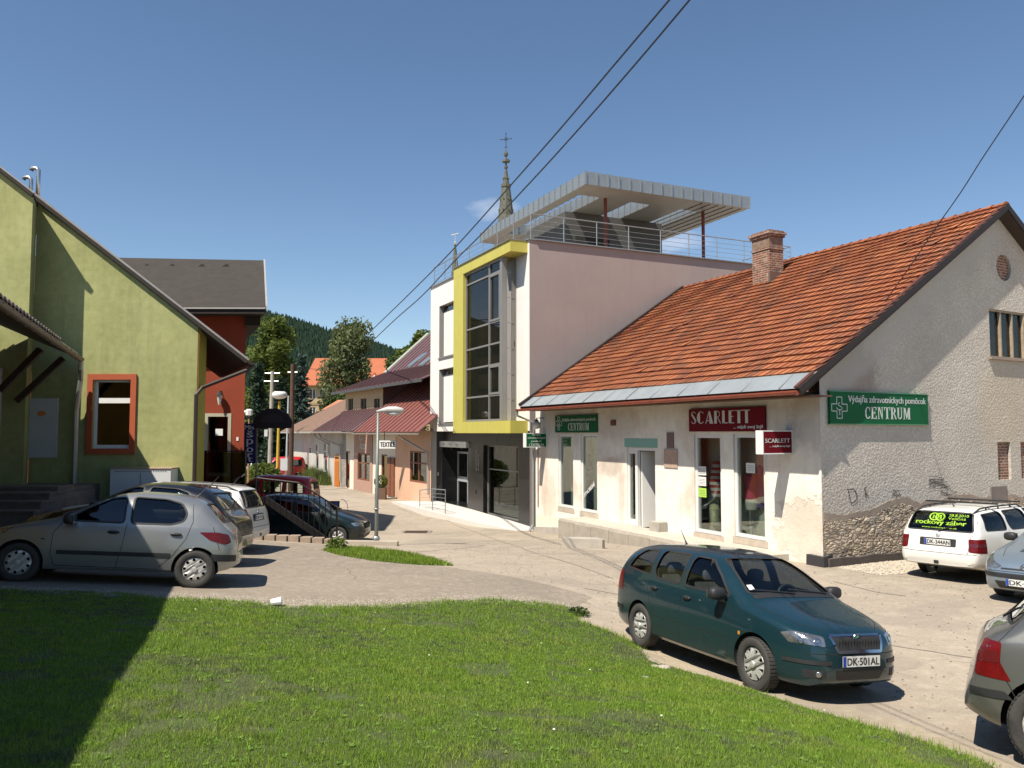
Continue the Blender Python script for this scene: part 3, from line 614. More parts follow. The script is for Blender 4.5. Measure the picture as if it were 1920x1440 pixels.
E1v = E1 - R0; W2 = (E1v - U * E1v.dot(U)); RL2 = W2.length; W2.normalize(); N2 = W2.cross(U); N2 = N2 if N2.z > 0 else -N2; sk2 = E1v.dot(U) / RL2
mb.extr([R0 - N2 * .14, R0 + U * vend(RL) * 1 - N2 * .14, R0 + W2 * RL2 + U * (vend(RL) - 2) - N2 * .14, R0 + W2 * RL2 + U * sk2 * RL2 - N2 * .14], N2 * .12)
roof = mb.build('roof', pm('roof_boards', (.07, .05, .04), .9), house)
mb = MB(); mb.C = []; ROW = .315; TWD = .225; MET = .64; prof = [(0, .020), (.12, .022), (.22, .010), (.48, .009), (.56, .014), (.64, .009), (.90, .008), (1, .008)]
nrow = int((RL - MET) / ROW)
random.seed(3)
for r in range(nrow + 1):
    w0_ = MET + r * ROW - .03; w1_ = min(w0_ + ROW + .05, RL); a_ = math.floor(vstart(w0_) / TWD) * TWD; ae = vend(w0_)
    rowj = random.gauss(0, .002)
    while a_ < ae:
        x0 = max(a_, vstart(w0_)); x1 = min(a_ + TWD * .985, ae)
        if x1 - x0 > .04:
            c = random.choice(TC); k = random.uniform(.86, 1.12); 
            if random.random() < .02: c = (.30, .09, .04)
            c = (c[0] * k, c[1] * k, c[2] * k, 1); h = random.gauss(0, .0015) + rowj; dl = random.gauss(0, .003); tl = random.gauss(0, .0015)
            if random.random() < .010: h += .022; dl -= random.uniform(.02, .07); tl += random.gauss(0, .012)
            lo = []; hi = []; dn = []
            for (f_, hh) in prof:
                x = x0 + (x1 - x0) * f_; lo.append(mb.v(rpt(x, w0_ + dl, hh + .048 + h + tl * f_))); hi.append(mb.v(rpt(x, w1_, hh + h - .004))); dn.append(mb.v(rpt(x, w0_ + dl, hh + .008 + h)))
            for i in range(len(prof) - 1):
                mb.F.append([lo[i + 1], lo[i], hi[i], hi[i + 1]]); mb.F.append([dn[i + 1], dn[i], lo[i], lo[i + 1]]); mb.M += [0, 0]; mb.C += [c, (c[0] * .8, c[1] * .8, c[2] * .8, 1)]
        a_ += TWD
mb.build('roof_tiles', TILE, roof)
mb = MB(); mb.C = []                                                  # back slope tiles, simpler
for r in range(int(RL2 / ROW)):
    w0_ = r * ROW; c = random.choice(TC) + (1,)
    mb.face([R0 + W2 * w0_ + U * (sk2 * w0_) + N2 * .0, R0 + W2 * w0_ + U * (vend(RL) - 1), R0 + W2 * (w0_ + ROW) + U * (vend(RL) - 1) + N2 * .035, R0 + W2 * (w0_ + ROW) + U * (sk2 * w0_) + N2 * .035]); mb.C.append(c)
    mb.face([R0 + W2 * (w0_ + ROW) + U * (vend(RL) - 1) + N2 * .035, R0 + W2 * (w0_ + ROW) + U * (sk2 * w0_) + N2 * .035, R0 + W2 * (w0_ + ROW) + U * (sk2 * w0_), R0 + W2 * (w0_ + ROW) + U * (vend(RL) - 1)]); mb.C.append(c)
mb.build('rear_roof_tiles', TILE, roof)
mb = MB(); mb.C = []; a_ = skew_ * RL + .0; ae = vend(RL)
while a_ < ae - .1:                                                  # ridge tiles, each overlapping the last
    c = random.choice(TC); k = random.uniform(.8, 1.1); c = (c[0] * k, c[1] * k, c[2] * k, 1); L_ = .40; n = 7
    pa = R0 + U * (a_ - skew_ * RL); pb = R0 + U * (min(a_ + L_, ae) - skew_ * RL); Hh = Vector((0, 0, 1)); Sd = U.cross(Hh)
    A = [mb.v(pa + Sd * (.14 * math.cos(math.pi * i / n)) + Hh * (.125 * math.sin(math.pi * i / n) - .03)) for i in range(n + 1)]
    B = [mb.v(pb + Sd * (.115 * math.cos(math.pi * i / n)) + Hh * (.085 * math.sin(math.pi * i / n) - .03)) for i in range(n + 1)]
    for i in range(n): mb.F.append([A[i], A[i + 1], B[i + 1], B[i]]); mb.M.append(0); mb.C.append(c)
    mb.F.append(A[::-1]); mb.M.append(0); mb.C.append(c)
    a_ += .36
mb.build('ridge_tiles', TILE, roof)
SHEET = pm('grey_blue_sheet_metal', (.38, .41, .415), .5, .5, var=.14, vs=2.5)
mb = MB(); mb.extr([rpt(vstart(0) - .02, -.03, .0), rpt(vend(0), -.03, .0), rpt(vend(MET), MET, .012), rpt(vstart(MET) - .02, MET, .012)], NR * .008)
for k in range(12):
    x = .55 + k * 1.18; 
    if x < vend(MET) - .1: mb.par(rpt(x, -.03, .006), U * .02, Wd * MET + U * .12, NR * .03)
mb.build('eave_flashing', SHEET, roof)
VB = pm('dark_verge_board', (.022, .014, .012), .6, var=.3)
mb = MB(); mb.par(E0 - U * .04 + NR * -.10 - Wd * .05, U * .05, (R0 - E0) * 1.01, NR * .13); pe = rpt(vend(0) - .16, 0); pr_ = rpt(vend(RL) - .16, RL); mb.build('verge_board', VB, roof); mb = MB(); mb.par(R0 - U * .04 - N2 * .12, U * .05, (E1 - R0) * 1.0, N2 * .15); mb.build('verge_board', VB, roof); mb = MB()
mb.par(pe + NR * .0, U * .15, (pr_ - pe), NR * .10); mb.build('verge_board', VB, roof)
mb = MB(); mb.par(E0 + U * .01 + NR * .03 - Wd * .05, U * .10, (R0 - E0) * 1.0, NR * .03); mb.build('verge_edge', pm('verge_metal', (.13, .05, .035), .5, .3), roof)
# soffit and fascia
mb = MB(); mb.par(HF.pt(-.3, zE - .16, -.05), HF.u * (vend(0) - .05), HF.n * .62, (0, 0, .03)); mb.build('soffit', pm('soffit_boards', (.12, .06, .04), .8, var=.3, vs=4), roof)
def gutter(mb, p0, p1, r=.075, n=8, mat=0):
    p0 = Vector(p0); p1 = Vector(p1); d = (p1 - p0).normalized(); s_ = d.cross(Vector((0, 0, 1))).normalized(); A = []; B = []; A2 = []; B2 = []
    for i in range(n + 1):
        a = math.pi + math.pi * i / n; o = s_ * math.cos(a) * r + Vector((0, 0, 1)) * math.sin(a) * r; A.append(mb.v(p0 + o)); B.append(mb.v(p1 + o)); A2.append(mb.v(p0 + o * .88)); B2.append(mb.v(p1 + o * .88))
    for i in range(n):
        mb.F.append([A[i], B[i], B[i + 1], A[i + 1]]); mb.F.append([A2[i + 1], B2[i + 1], B2[i], A2[i]]); mb.M += [mat, mat]
    mb.F.append([A[0], A2[0], B2[0], B[0]]); mb.F.append([A[n], B[n], B2[n], A2[n]]); mb.M += [mat, mat]
    mb.F.append(A); mb.F.append(B[::-1]); mb.M += [mat, mat]
mb = MB(); g0 = rpt(vstart(0) + .05, -.02, -.05); g1 = rpt(vend(0) + .25, -.02, -.09); gutter(mb, g0, g1, .085)
for k in range(14): p = g0.lerp(g1, (k + .4) / 14); mb.tube([p + Vector((0, 0, .01)) - HF.n * .09, p + Vector((0, 0, -.088)), p + HF.n * .09], .012, 5)
mb.build('gutter', RUST, house)
mb = MB(); q0 = g1 + Vector((0, 0, -.05)); dt = HF.T(1003, 900); base = HF.pt(dt, tz(*HF.pt(dt, 0, .2).xy) + .03, .1); top = HF.pt(dt, zE - .62, .1)
mb.tube([q0, q0 + Vector((0, 0, -.18)), top + Vector((0, 0, .08)), top, base + Vector((0, 0, .2)), base + HF.n * .12], .05, 8); mb.build('downpipe', STEEL, house)
mb = MB(); t_ = HF.T(1010, 900); mb.tube([HF.pt(t_, zE - 1.2, .03), HF.pt(t_, tz(*HF.pt(t_, 0, .2).xy) + .9, .03)], .016, 6); mb.build('cable_conduit', RUST, house)
# chimney
cp = None
for w_ in np.arange(RL * .55, RL, .02):                               # the spot on the slope seen at the foot of the chimney
    pass
d = pdir(1440, 524); k = (E0 - Vector((0, 0, ZC))).dot(NR) / d.dot(NR); cb = Vector((0, 0, ZC)) + d * k
cwx = U; cwy = Vector((-U.y, U.x, 0)); cwy = cwy if cwy.y < 0 else -cwy
s_m = cb.y / F
chm = thing('chimney', '', None, cb)
ch = MB(); hw = 27 * s_m * .85; hd = .30; zt_ = cb.z + 88 * s_m
def cbox(m_, e, z0, z1, mi=0, j=0): m_.par(cb + cwx * (-hw - e) + cwy * (-hd - e) + Vector((0, 0, z0 - cb.z)), cwx * (2 * (hw + e)), cwy * (2 * (hd + e)), (0, 0, z1 - z0), mi)
BR = bpy.data.materials['old_red_brick']; 
cbox(ch, 0, cb.z - .9, zt_ - .62); cbox(ch, .03, zt_ - .62, zt_ - .56); cbox(ch, 0, zt_ - .56, zt_ - .2, 1); cbox(ch, .05, zt_ - .2, zt_ - .12); cbox(ch, .09, zt_ - .12, zt_ - .04); cbox(ch, .03, zt_ - .04, zt_ + .02, 1)
bpy.data.objects.remove(chm)
chim = ch.build('chimney', [BR, pm('crumbling_plaster', (.30, .23, .17), .95, col2=(.13, .06, .04), vs=6, bm=.5)], roof)
mb = MB(); mb.par(cb + cwx * (-hw - .25) + cwy * (hd + .0) - Vector((0, 0, .42)), cwx * (2 * hw + .5), cwy * .06 + Vector((0, 0, .0)), (0, 0, .25)); mb.par(cb + cwx * (-hw - .12) + cwy * (-hd) - Vector((0, 0, .3)), cwx * .08, cwy * (2 * hd + .1) , (0, 0, .45)); mb.build('flashing', pm('rusty_tin', (.13, .09, .07), .7), chim)

# ---- things on the house front
def board(name, label, cat, w, t0, t1, z0, z1, o0, o1, mat, group=None):
    a, b = min(t0, t1), max(t0, t1); p = w.pt((a + b) / 2, z0, o0); t = thing(name, label, cat, p, group)
    mb = MB(); mb.wbox(w, a, b, z0, z1, o0, o1); mb.build('panel', mat, t); return t
def wtext(parent, w, body, x0, x1, y0, y1, o, mat, bold=0.0, name='lettering', flip=False, th=.004, skew=0):
    """lettering on wall w between two photo columns and rows"""
    t0 = w.T(x0, (y0 + y1) / 2); t1 = w.T(x1, (y0 + y1) / 2); xm = (x0 + x1) / 2; z0 = w.Z(xm, y1); z1 = w.Z(xm, y0)
    uu = w.u if t1 > t0 else -w.u; mb = MB()
    add_text(mb, body, w.pt(t0, z0, o), uu, Vector((0, 0, 1)), 0, abs(t1 - t0), 0, z1 - z0, w.n, 0, th, bold, skew); return mb.build(name, mat, parent)
def strokes(parent, w, x0, x1, y0, y1, o, mat, polys, name='lettering'):
    """hand-cut letters: polygons in a unit box"""
    t0 = w.T(x0, (y0 + y1) / 2); t1 = w.T(x1, (y0 + y1) / 2); xm = (x0 + x1) / 2; z0 = w.Z(xm, y1); z1 = w.Z(xm, y0); mb = MB()
    for p in polys: mb.extr([w.pt(t0 + (t1 - t0) * a, z0 + (z1 - z0) * b, o) for a, b in p], w.n * .005)
    return mb.build(name, mat, parent)
def arc(cx, cy, rx, ry, a0, a1, tx, ty, n=10):
    o = [(cx + rx * math.cos(math.radians(a0 + (a1 - a0) * i / n)), cy + ry * math.sin(math.radians(a0 + (a1 - a0) * i / n))) for i in range(n + 1)]
    i_ = [(cx + (rx - tx(i / n)) * math.cos(math.radians(a0 + (a1 - a0) * i / n)), cy + (ry - ty) * math.sin(math.radians(a0 + (a1 - a0) * i / n))) for i in range(n + 1)]
    return o + i_[::-1]
def R_(a, b, c, d): return [(a, c), (b, c), (b, d), (a, d)]
def serif_glyph(ch):                                                 # unit-box capitals: thick stems, thin joins, slab serifs
    S = .08; T = .22; t = .08
    G = {'C': [arc(.55, .5, .5, .5, 40, 320, lambda f: .08 + .16 * math.sin(math.pi * f), .07, 16), R_(.86, .93, .62, .95)],
         'E': [R_(.12, .34, 0, 1), R_(.0, .9, 0, .07), R_(0, .9, .93, 1), R_(.34, .66, .47, .54), R_(.82, .9, .07, .28), R_(.80, .88, .74, .93), R_(.62, .68, .38, .64)],
         'N': [R_(.12, .2, 0, 1), R_(0, .32, 0, .05), R_(.72, .8, 0, 1), R_(.62, .95, .95, 1), R_(0, .25, .95, 1), [(.14, 1), (.36, 1), (.82, 0), (.70, 0)]],
         'T': [R_(.38, .62, 0, 1), R_(0, 1, .93, 1), R_(.24, .76, 0, .05), R_(0, .06, .74, .93), R_(.94, 1, .74, .93)],
         'R': [R_(.12, .34, 0, 1), R_(0, .46, 0, .05), R_(0, .14, .95, 1), arc(.42, .74, .42, .26, 90, -90, lambda f: .2 * math.sin(math.pi * f) + .03, .06, 10), R_(.30, .43, .94, 1), R_(.30, .43, .48, .54), [(.44, .5), (.64, .5), (1.0, 0), (.78, 0)]],
         'U': [R_(.1, .32, .25, 1), R_(0, .42, .95, 1), R_(.74, .82, .3, 1), R_(.62, .94, .95, 1), arc(.46, .3, .36, .3, 180, 360, lambda f: .22 * (1 - f) + .08 * f, .07, 12)],
         'M': [R_(.08, .15, 0, 1), R_(0, .25, 0, .05), R_(.72, .92, 0, 1), R_(.64, 1, 0, .05), R_(0, .2, .95, 1), R_(.75, 1, .95, 1), [(.08, 1), (.28, 1), (.54, .1), (.44, .0)], [(.44, 0), (.54, .1), (.8, 1), (.72, 1)]]}
    return G[ch]
def deco_glyph(ch):                                                  # poster capitals: one fat stroke, hairline rest
    G = {'S': [arc(.5, .72, .42, .28, 30, 200, lambda f: .05 + .1 * f, .05, 10), [(.08, .72), (.3, .8), (.95, .32), (.75, .2)], arc(.5, .28, .45, .28, 20, -165, lambda f: .22 * (1 - f) + .05, .05, 10)],
         'C': [arc(.5, .5, .5, .5, 45, 315, lambda f: .06 + .34 * math.sin(math.pi * f) ** 2, .05, 16)],
         'A': [[(0, 0), (.07, 0), (.5, .95), (.44, 1)], [(.42, 1), (.6, 1), (1, 0), (.55, 0)], R_(.15, .62, .2, .26)],
         'R': [R_(.05, .4, 0, 1), arc(.45, .74, .4, .26, 90, -90, lambda f: .06, .05, 10), R_(.3, .46, .95, 1), R_(.38, .46, .48, .53), [(.46, .5), (.55, .5), (1, 0), (.9, 0)]],
         'L': [R_(.08, .5, 0, 1), R_(.08, 1, 0, .07)],
         'E': [R_(.08, .5, 0, 1), R_(.08, .95, 0, .06), R_(.08, .95, .94, 1), R_(.5, .8, .5, .56)],
         'T': [R_(.35, .75, 0, 1), R_(0, 1.05, .94, 1)]}
    return G[ch]
def word(parent, w, body, glyph, x0, x1, y0, y1, o, mat, widths=None):
    n = len(body); ws = [(widths or {}).get(c, 1.0) for c in body]; tot = sum(ws); P = []; x = 0
    for c, k in zip(body, ws):
        for p in glyph(c): P.append([((x + a * k * .90) / tot, b) for a, b in p])
        x += k
    return strokes(parent, w, x0, x1, y0, y1, o, mat, P)
SG = pm('sign_grey_white', (.58, .60, .56), .5, var=.04)
s1 = board('pharmacy_sign', 'long green board with cross emblem on the roughcast gable wall', 'sign', HG, HG.T(1551, 760), HG.T(1735, 765), HG.Z(1552, 794), HG.Z(1552, 734), .02, .07, GREEN_S)
mb = MB(); a, b = HG.T(1551, 760), HG.T(1735, 765); z0, z1 = HG.Z(1552, 794), HG.Z(1552, 734)
mb.wbox(HG, a - .02, b + .02, z0 - .02, z0, .02, .08); mb.wbox(HG, a - .02, b + .02, z1, z1 + .02, .02, .08); mb.build('trim', pm('sign_trim', (.05, .22, .10), .4), s1)
wtext(s1, HG, 'Výdajňa zdravotníckych pomôcok', 1585, 1730, 743, 760, .071, SG, .006)
word(s1, HG, 'CENTRUM', serif_glyph, 1616, 1703, 764, 786, .071, SG, {'M': 1.25, 'C': .95})
def cross(parent, w, x0, x1, y0, y1, o):
    a, b = w.T(x0, (y0 + y1) / 2), w.T(x1, (y0 + y1) / 2); z0, z1 = w.Z(x0, y1), w.Z(x0, y0); mb = MB(); q = 1 / 3
    P = [(q, 0), (1 - q, 0), (1 - q, q), (1, q), (1, 1 - q), (1 - q, 1 - q), (1 - q, 1), (q, 1), (q, 1 - q), (0, 1 - q), (0, q), (q, q)]
    P = [w.pt(a + (b - a) * x, z0 + (z1 - z0) * y, o) for x, y in P]
    for i in range(12):
        d = P[(i + 1) % 12] - P[i]; s_ = d.cross(w.n).normalized() * .009; mb.par(P[i] - s_, d, s_ * 2, w.n * .004)
    C_ = lambda x, y: w.pt(a + (b - a) * x, z0 + (z1 - z0) * y, o + .003)
    mb.tube([C_(.5, .15), C_(.5, .42)], .014, 5); mb.tube([C_(.3, .5), C_(.4, .4), C_(.6, .4), C_(.7, .5)], .012, 5)
    mb.tube([C_(.5 + .12 * math.cos(k * .7) * (1 - k * .04), .52 + k * .03) for k in range(8)], .011, 5); mb.build('emblem', SG, parent)
cross(s1, HG, 1554, 1583, 744, 784, .071)
s2 = board('pharmacy_sign', 'green board with cross emblem over the pair of tall shop windows', 'sign', HF, HF.T(1043.5, 795), HF.T(1122, 795), HF.Z(1083, 811), HF.Z(1083, 779), .02, .06, GREEN_S)
wtext(s2, HF, 'Výdajňa zdravotníckych pomôcok', 1057, 1120, 783, 791, .061, SG, .004)
word(s2, HF, 'CENTRUM', serif_glyph, 1068, 1108, 793, 807, .061, SG, {'M': 1.25, 'C': .95}); cross(s2, HF, 1045, 1056, 782, 806, .061)
s3 = board('fashion_shop_sign', 'dark red board with wide poster lettering above the two right-hand shop windows', 'sign', HF, HF.T(1295, 790), HF.T(1438, 790), HF.Z(1366, 809), HF.Z(1366, 765), .02, .06, RED_S)
word(s3, HF, 'SCARLETT', deco_glyph, 1299, 1411, 770, 794, .061, SG, {'C': 1.15, 'A': 1.1, 'S': .85, 'L': .8, 'E': .85, 'T': .9})
wtext(s3, HF, '... nájdi svoj štýl', 1379, 1434, 797, 805, .061, SG, .006)
# projecting light-box signs: boxes square to the front, face towards the gable side
def lightbox(name, label, xa, xb, y0, y1, x_edge, mat):
    """box whose broad face looks down the street at the camera"""
    t = HF.T(xb, (y0 + y1) / 2); w = Wall(HF.pt(t, 0, .12).x, HF.pt(t, 0, .12).y, HF.n.x, HF.n.y)
    if w.n.dot(-HF.u) < 0: w.n = -w.n
    a = w.T(xb, (y0 + y1) / 2); b = w.T(x_edge, (y0 + y1) / 2); a, b = min(a, b), max(a, b); z0, z1 = w.Z(x_edge, y1), w.Z(x_edge, y0)
    th = thing(name, label, 'sign', w.pt((a + b) / 2, z0))
    mb = MB(); e = .025; mb.wbox(w, a, b, z0, z0 + e, -.22, .004); mb.wbox(w, a, b, z1 - e, z1, -.22, .004); mb.wbox(w, a, a + e, z0 + e, z1 - e, -.22, .004); mb.wbox(w, b - e, b, z0 + e, z1 - e, -.22, .004); mb.wbox(w, a + e, b - e, z0 + e, z1 - e, -.21, -.01); mb.build('box', WHITE, th)
    mb = MB(); mb.wbox(w, a + e, b - e, z0 + e, z1 - e, -.009, .001); mb.build('panel', mat, th)
    mb = MB(); p = w.pt(a, (z0 + z1) / 2, -.1); mb.tube([p + Vector((0, 0, .15)), p + Vector((0, 0, .15)) - w.u * .14], .015, 6); mb.tube([p - Vector((0, 0, .15)), p - Vector((0, 0, .15)) - w.u * .14], .015, 6); mb.build('bracket', BLACK, th)
    return th, w, a, b, z0, z1
s4, w4, a4, b4, z40, z41 = lightbox('pharmacy_sign', 'small green light-box sign sticking out above the downpipe', 980, 1025, 812, 839, 986, GREEN_S)
def btext(parent, w, a, b, z0, z1, lines, mat):
    uu = -w.u if w.T(1400, 800) < w.T(900, 800) else w.u
    uu = w.u if w.u.x > 0 else -w.u; o = w.pt(a, 0, .003) if uu.dot(w.u) > 0 else w.pt(b, 0, .003); W_ = b - a; H_ = z1 - z0; mb = MB()
    for (s_, x0, x1, y0, y1) in lines: add_text(mb, s_, o + Vector((0, 0, z0)), uu, Vector((0, 0, 1)), x0 * W_, x1 * W_, y0 * H_, y1 * H_, w.n, 0, .003, .004)
    mb.build('lettering', mat, parent)
btext(s4, w4, a4, b4, z40, z41, [('Výdajňa', .3, .7, .79, .95), ('zdravotníckych', .08, .92, .56, .74), ('pomôcok', .25, .75, .33, .51), ('CENTRUM', .15, .85, .06, .27)], SG)
s5, w5, a5, b5, z50, z51 = lightbox('fashion_shop_sign', 'small dark red light-box sign sticking out beside the right shop window', 1422, 1486, 807, 852, 1430, RED_S)
btext(s5, w5, a5, b5, z50, z51, [('SCARLETT', .08, .9, .48, .66), ('... nájdi svoj štýl', .22, .9, .28, .38)], SG)
# globe lamp, small wall boxes, painted plaques, notices
p = HF.pp(1020, 797, .0); lp = thing('wall_lamp', 'round frosted globe lamp on a bracket under the eave', 'lamp', p)
mb = MB(); mb.lathe([(.0, -.14), (.08, -.125), (.14, -.05), (.145, .02), (.11, .10), (.06, .14), (0, .15)], p + HF.n * .3, n=16); mb.build('globe', pm('frosted_glass', (.62, .58, .50), .4), lp, smooth=True)
mb = MB(); mb.tube([p + Vector((0, 0, .25)), p + HF.n * .3 + Vector((0, 0, .25)), p + HF.n * .3 + Vector((0, 0, .14))], .02, 6); mb.lathe([(.07, 0), (.08, .03), (.03, .08)], p + HF.n * .3 + Vector((0, 0, .13)), n=12); mb.build('bracket', BLACK, lp)
p = HF.pp(1150, 793); t = thing('meter_box', 'small red-brown square box on the wall right of the green board', 'box', p); mb = MB(); mb.wbox(HF, HF.T(1155, 793), HF.T(1146, 793), HF.Z(1150, 798), HF.Z(1150, 788), 0, .03); mb.build('box', pm('redbrown_paint', (.17, .05, .035), .7), t)
mb = MB(); mb.wbox(HF, HF.T(1264, 825), HF.T(1251, 825), HF.Z(1257, 840), HF.Z(1257, 811), .001, .02); mb.wbox(HF, HF.T(1271, 860), HF.T(1246, 860), HF.Z(1257, 877), HF.Z(1257, 842), .001, .025, 1)
mb.build('painted_patch', [pm('brown_patch', (.20, .13, .12), .9), pm('tan_patch', (.48, .34, .26), .9, var=.2, vs=8)], house)
WN = HF.off(-.075)
def notice(label, x0, x1, y0, y1, mat, txt=None):
    a, b = WN.T(x0, (y0 + y1) / 2), WN.T(x1, (y0 + y1) / 2); a, b = min(a, b), max(a, b); z0, z1 = WN.Z((x0 + x1) / 2, y1), WN.Z((x0 + x1) / 2, y0)
    t = thing('notice', label, 'notice', WN.pt(a, z0)); mb = MB(); mb.wbox(WN, a, b, z0, z1, 0, .003); mb.build('sheet', mat, t)
    mb = MB()
    for k in range(4): mb.wbox(WN, a + .04, b - .04, z0 + (z1 - z0) * (.2 + .17 * k), z0 + (z1 - z0) * (.2 + .17 * k) + .008, .003, .004)
    mb.build('writing', pm('ink', (.1, .1, .1), .8), t)
PAP = pm('paper', (.72, .72, .68), .8, var=.03)
notice('upper white paper sheet taped low inside the striped-dress shop window', 1309, 1324, 874.5, 891, PAP)
notice('white paper sheet just above the yellow-green one', 1309, 1324, 894, 911, PAP)
notice('yellow-green paper sheet taped below two white ones', 1309.5, 1324.5, 915, 932, pm('lime_paper', (.40, .65, .08), .8, var=.03))
notice('white paper sheet taped to the shop window beside the mannequin', 1399, 1416, 868, 887, PAP)
mb = MB(); V_, F_ = text_mesh('OTVORENÉ')
p0 = WN.pp(1095, 934, .004); uu = -HF.u; up = Vector((0, 0, 1)); ang = math.radians(33); e1 = (uu * math.cos(ang) + up * math.sin(ang)); e2 = (up * math.cos(ang) - uu * math.sin(ang))
add_text(mb, 'OTVORENÉ', p0, e1, e2, 0, .86, 0, .15, HF.n, 0, .0, .006); op_ = mb.build('window_lettering', WHITE, None); tag(op_, 'white slanting lettering stuck low on the second tall shop window', 'lettering')
# mannequins and stock behind the glass
def mannequin(label, px, py, w_, cols, h):
    p = WN.off(-.34).pp(px, py); t = thing('mannequin', label, 'mannequin', (p.x, p.y, p.z))
    mb = MB(); mb.lathe([(0, .0), (.17, .0), (.17, .02), (.015, .03), (.015, .75)], p, n=14); mb.build('stand', STEEL, t)
    mb = MB(); mb.lathe([(.15, .62), (.17, .75), (.165, .85), (.13, .95), (.0, .95)], p, n=16); mb.build('shorts', cols[1], t, smooth=True)
    mb = MB(); mb.lathe([(.16, .88), (.145, 1.0), (.13, 1.1), (.17, 1.28), (.19, 1.40), (.14, 1.48), (.05, 1.51), (.04, 1.56), (0, 1.56)], p, n=16); mb.build('top', cols[0], t, smooth=True)
mannequin('headless mannequin in a magenta top and white shorts behind the right shop window', 1411, 1003, 0, (pm('magenta_cloth', (.40, .03, .12), .8), pm('white_cloth', (.62, .62, .58), .8)), 1.6)
p = WN.off(-.30).pp(1347, 985); t = thing('mannequin', 'mannequin in a red and white striped dress at the right edge of its window', 'mannequin', p)
mb = MB(); 
for k in range(12): mb.lathe([(.16 + .05 * math.sin(k / 3), .75 + k * .075), (.16 + .05 * math.sin((k + 1) / 3), .825 + k * .075)], p, n=14, m=k % 2)
mb.build('dress', [pm('white_stripe', (.65, .63, .6), .8), pm('red_stripe', (.42, .03, .03), .8)], t)
mb = MB(); mb.lathe([(0, 0), (.16, 0), (.16, .02), (.02, .04), (.02, .75)], p, n=12); mb.build('stand', STEEL, t)
p = WN.off(-.3).pp(1341, 990); t = thing('wicker_basket', 'tall pale wicker basket standing at the window foot', 'basket', p)
mb = MB(); mb.lathe([(0, 0), (.12, 0), (.13, .25), (.15, .5), (.11, .62), (.09, .6), (.1, .4)], p, n=14); mb.build('weave', pm('pale_wicker', (.55, .55, .36), .8, var=.4, vs=30), t)
p = WN.off(-.55).pp(1430, 985); t = thing('purple_dress', 'purple dress hanging behind the mannequin', 'dress', p); mb = MB(); mb.lathe([(.2, .45), (.12, 1.1), (.15, 1.4), (.03, 1.5)], p, n=12); mb.build('dress', pm('purple_cloth', (.14, .09, .28), .8), t)
p = WN.off(-.7).pp(1069, 940); t = thing('display_shelf', 'dark shelf with pale boxes behind the first tall shop window', 'shelf', p)
mb = MB(); 
for k in range(5): mb.wbox(HF, HF.T(1080), HF.T(1062), p.z + .4 * k, p.z + .4 * k + .03, -.95, -.6)
mb.wbox(HF, HF.T(1062), HF.T(1061), p.z, p.z + 1.7, -.95, -.6); mb.build('shelves', BWOOD, t)
mb = MB(); mb.wbox(HF, HF.T(1072), HF.T(1067), p.z + .83, p.z + 1.13, -.8, -.65); mb.wbox(HF, HF.T(1077), HF.T(1073), p.z + .43, p.z + .65, -.8, -.65); mb.build('stock', pm('pale_box', (.5, .55, .6), .7), t)
# ---------------------------------------------------------------- the new three-storey building
PW = pm('white_render', (.80, .74, .68), .85, var=.04, vs=1.5, bm=.15, bs=80, ds=.25)
MAU = pm('mauve_render', (.365, .295, .27), .9, var=.07, vs=.6, bm=.3, bs=60, ds=.2)
YEL = pm('yellow_green_panel', (.54, .48, .095), .5, var=.06, ds=.3)
GREY = pm('grey_metal_frame', (.27, .26, .24), .45, .3, var=.08); DGREY = pm('dark_grey_metal', (.10, .10, .10), .45, .4)
ZN = pm('zinc_sheet', (.37, .39, .385), .38, .6, var=.08, vs=1.5); ZNU = pm('zinc_soffit', (.40, .40, .37), .5, .3, var=.1, vs=1.0)
BG = pm('black_polished_stone', (.014, .014, .015), .22, var=.3, vs=2, spec=.3)
nb_ = thing('office_building', 'modern three-storey building with mauve side wall, glazed bay and metal roof canopy', 'building', MF.pt(0, tz(.66, 30.6)))
ztop = MF.Z(993, 449); tL = MF.T(808, 530); zmid = MF.Z(993, 808); zg = -1.3
WC = 14.6
# left windows of the street front
wl = [rect(MF.T(850, 620) - .2, MF.T(823.5, 620), MF.Z(835, 669), MF.Z(835, 570)), rect(MF.T(850, 740) - .2, MF.T(823, 740), MF.Z(835, 794), MF.Z(835, 691))]
mb = MB(); mb.wallpoly(MF, [(0, zmid), (tL, zmid), (tL, ztop), (0, ztop)], wl, .28, 0, 1); mb.build('front_wall', [PW, pm('window_reveal', (.36, .34, .31), .7)], nb_)
mb = MB(); mb.wallpoly(MP, [(0.0, zg), (WC, zg), (WC, ztop), (0, ztop)], [], .1); sw = mb.build('side_wall', MAU, nb_); tag(sw, 'plain mauve rendered side wall')
mb = MB(); mb.wallpoly(Wall(MF.pt(tL, 0).x, MF.pt(tL, 0).y, .904, .427), [(0, zg), (WC, zg), (WC, ztop), (0, ztop)], [], .1); mb.build('far_side_wall', PW, nb_)
mb = MB(); mb.extr([MF.pt(.03, zmid, -.02), MF.pt(tL, zmid, -.02), MF.pt(tL, zmid, -.02) + MP.u * 8, MF.pt(.03, zmid, -.02) + MP.u * 8], Vector((0, 0, .12))); mb.build('overhang_soffit', GREY, nb_)
mb = MB(); mb.extr([MF.pt(.05, ztop - .25, -.05), MF.pt(tL, ztop - .25, -.05), MF.pt(tL, ztop - .25, -.05) + MP.u * WC, MP.pt(WC, ztop - .25, -.05)], Vector((0, 0, .1))); mb.build('terrace_floor', CONC, nb_)
mb = MB(); c_ = .04
mb.wbox(MF, -.04, tL + .04, ztop, ztop + .045, -.25, c_ + .03); mb.wbox(MP, .24, WC, ztop + .001, ztop + .046, -.25, .09); mb.build('coping', pm('grey_coping', (.30, .31, .31), .45, .4), nb_)
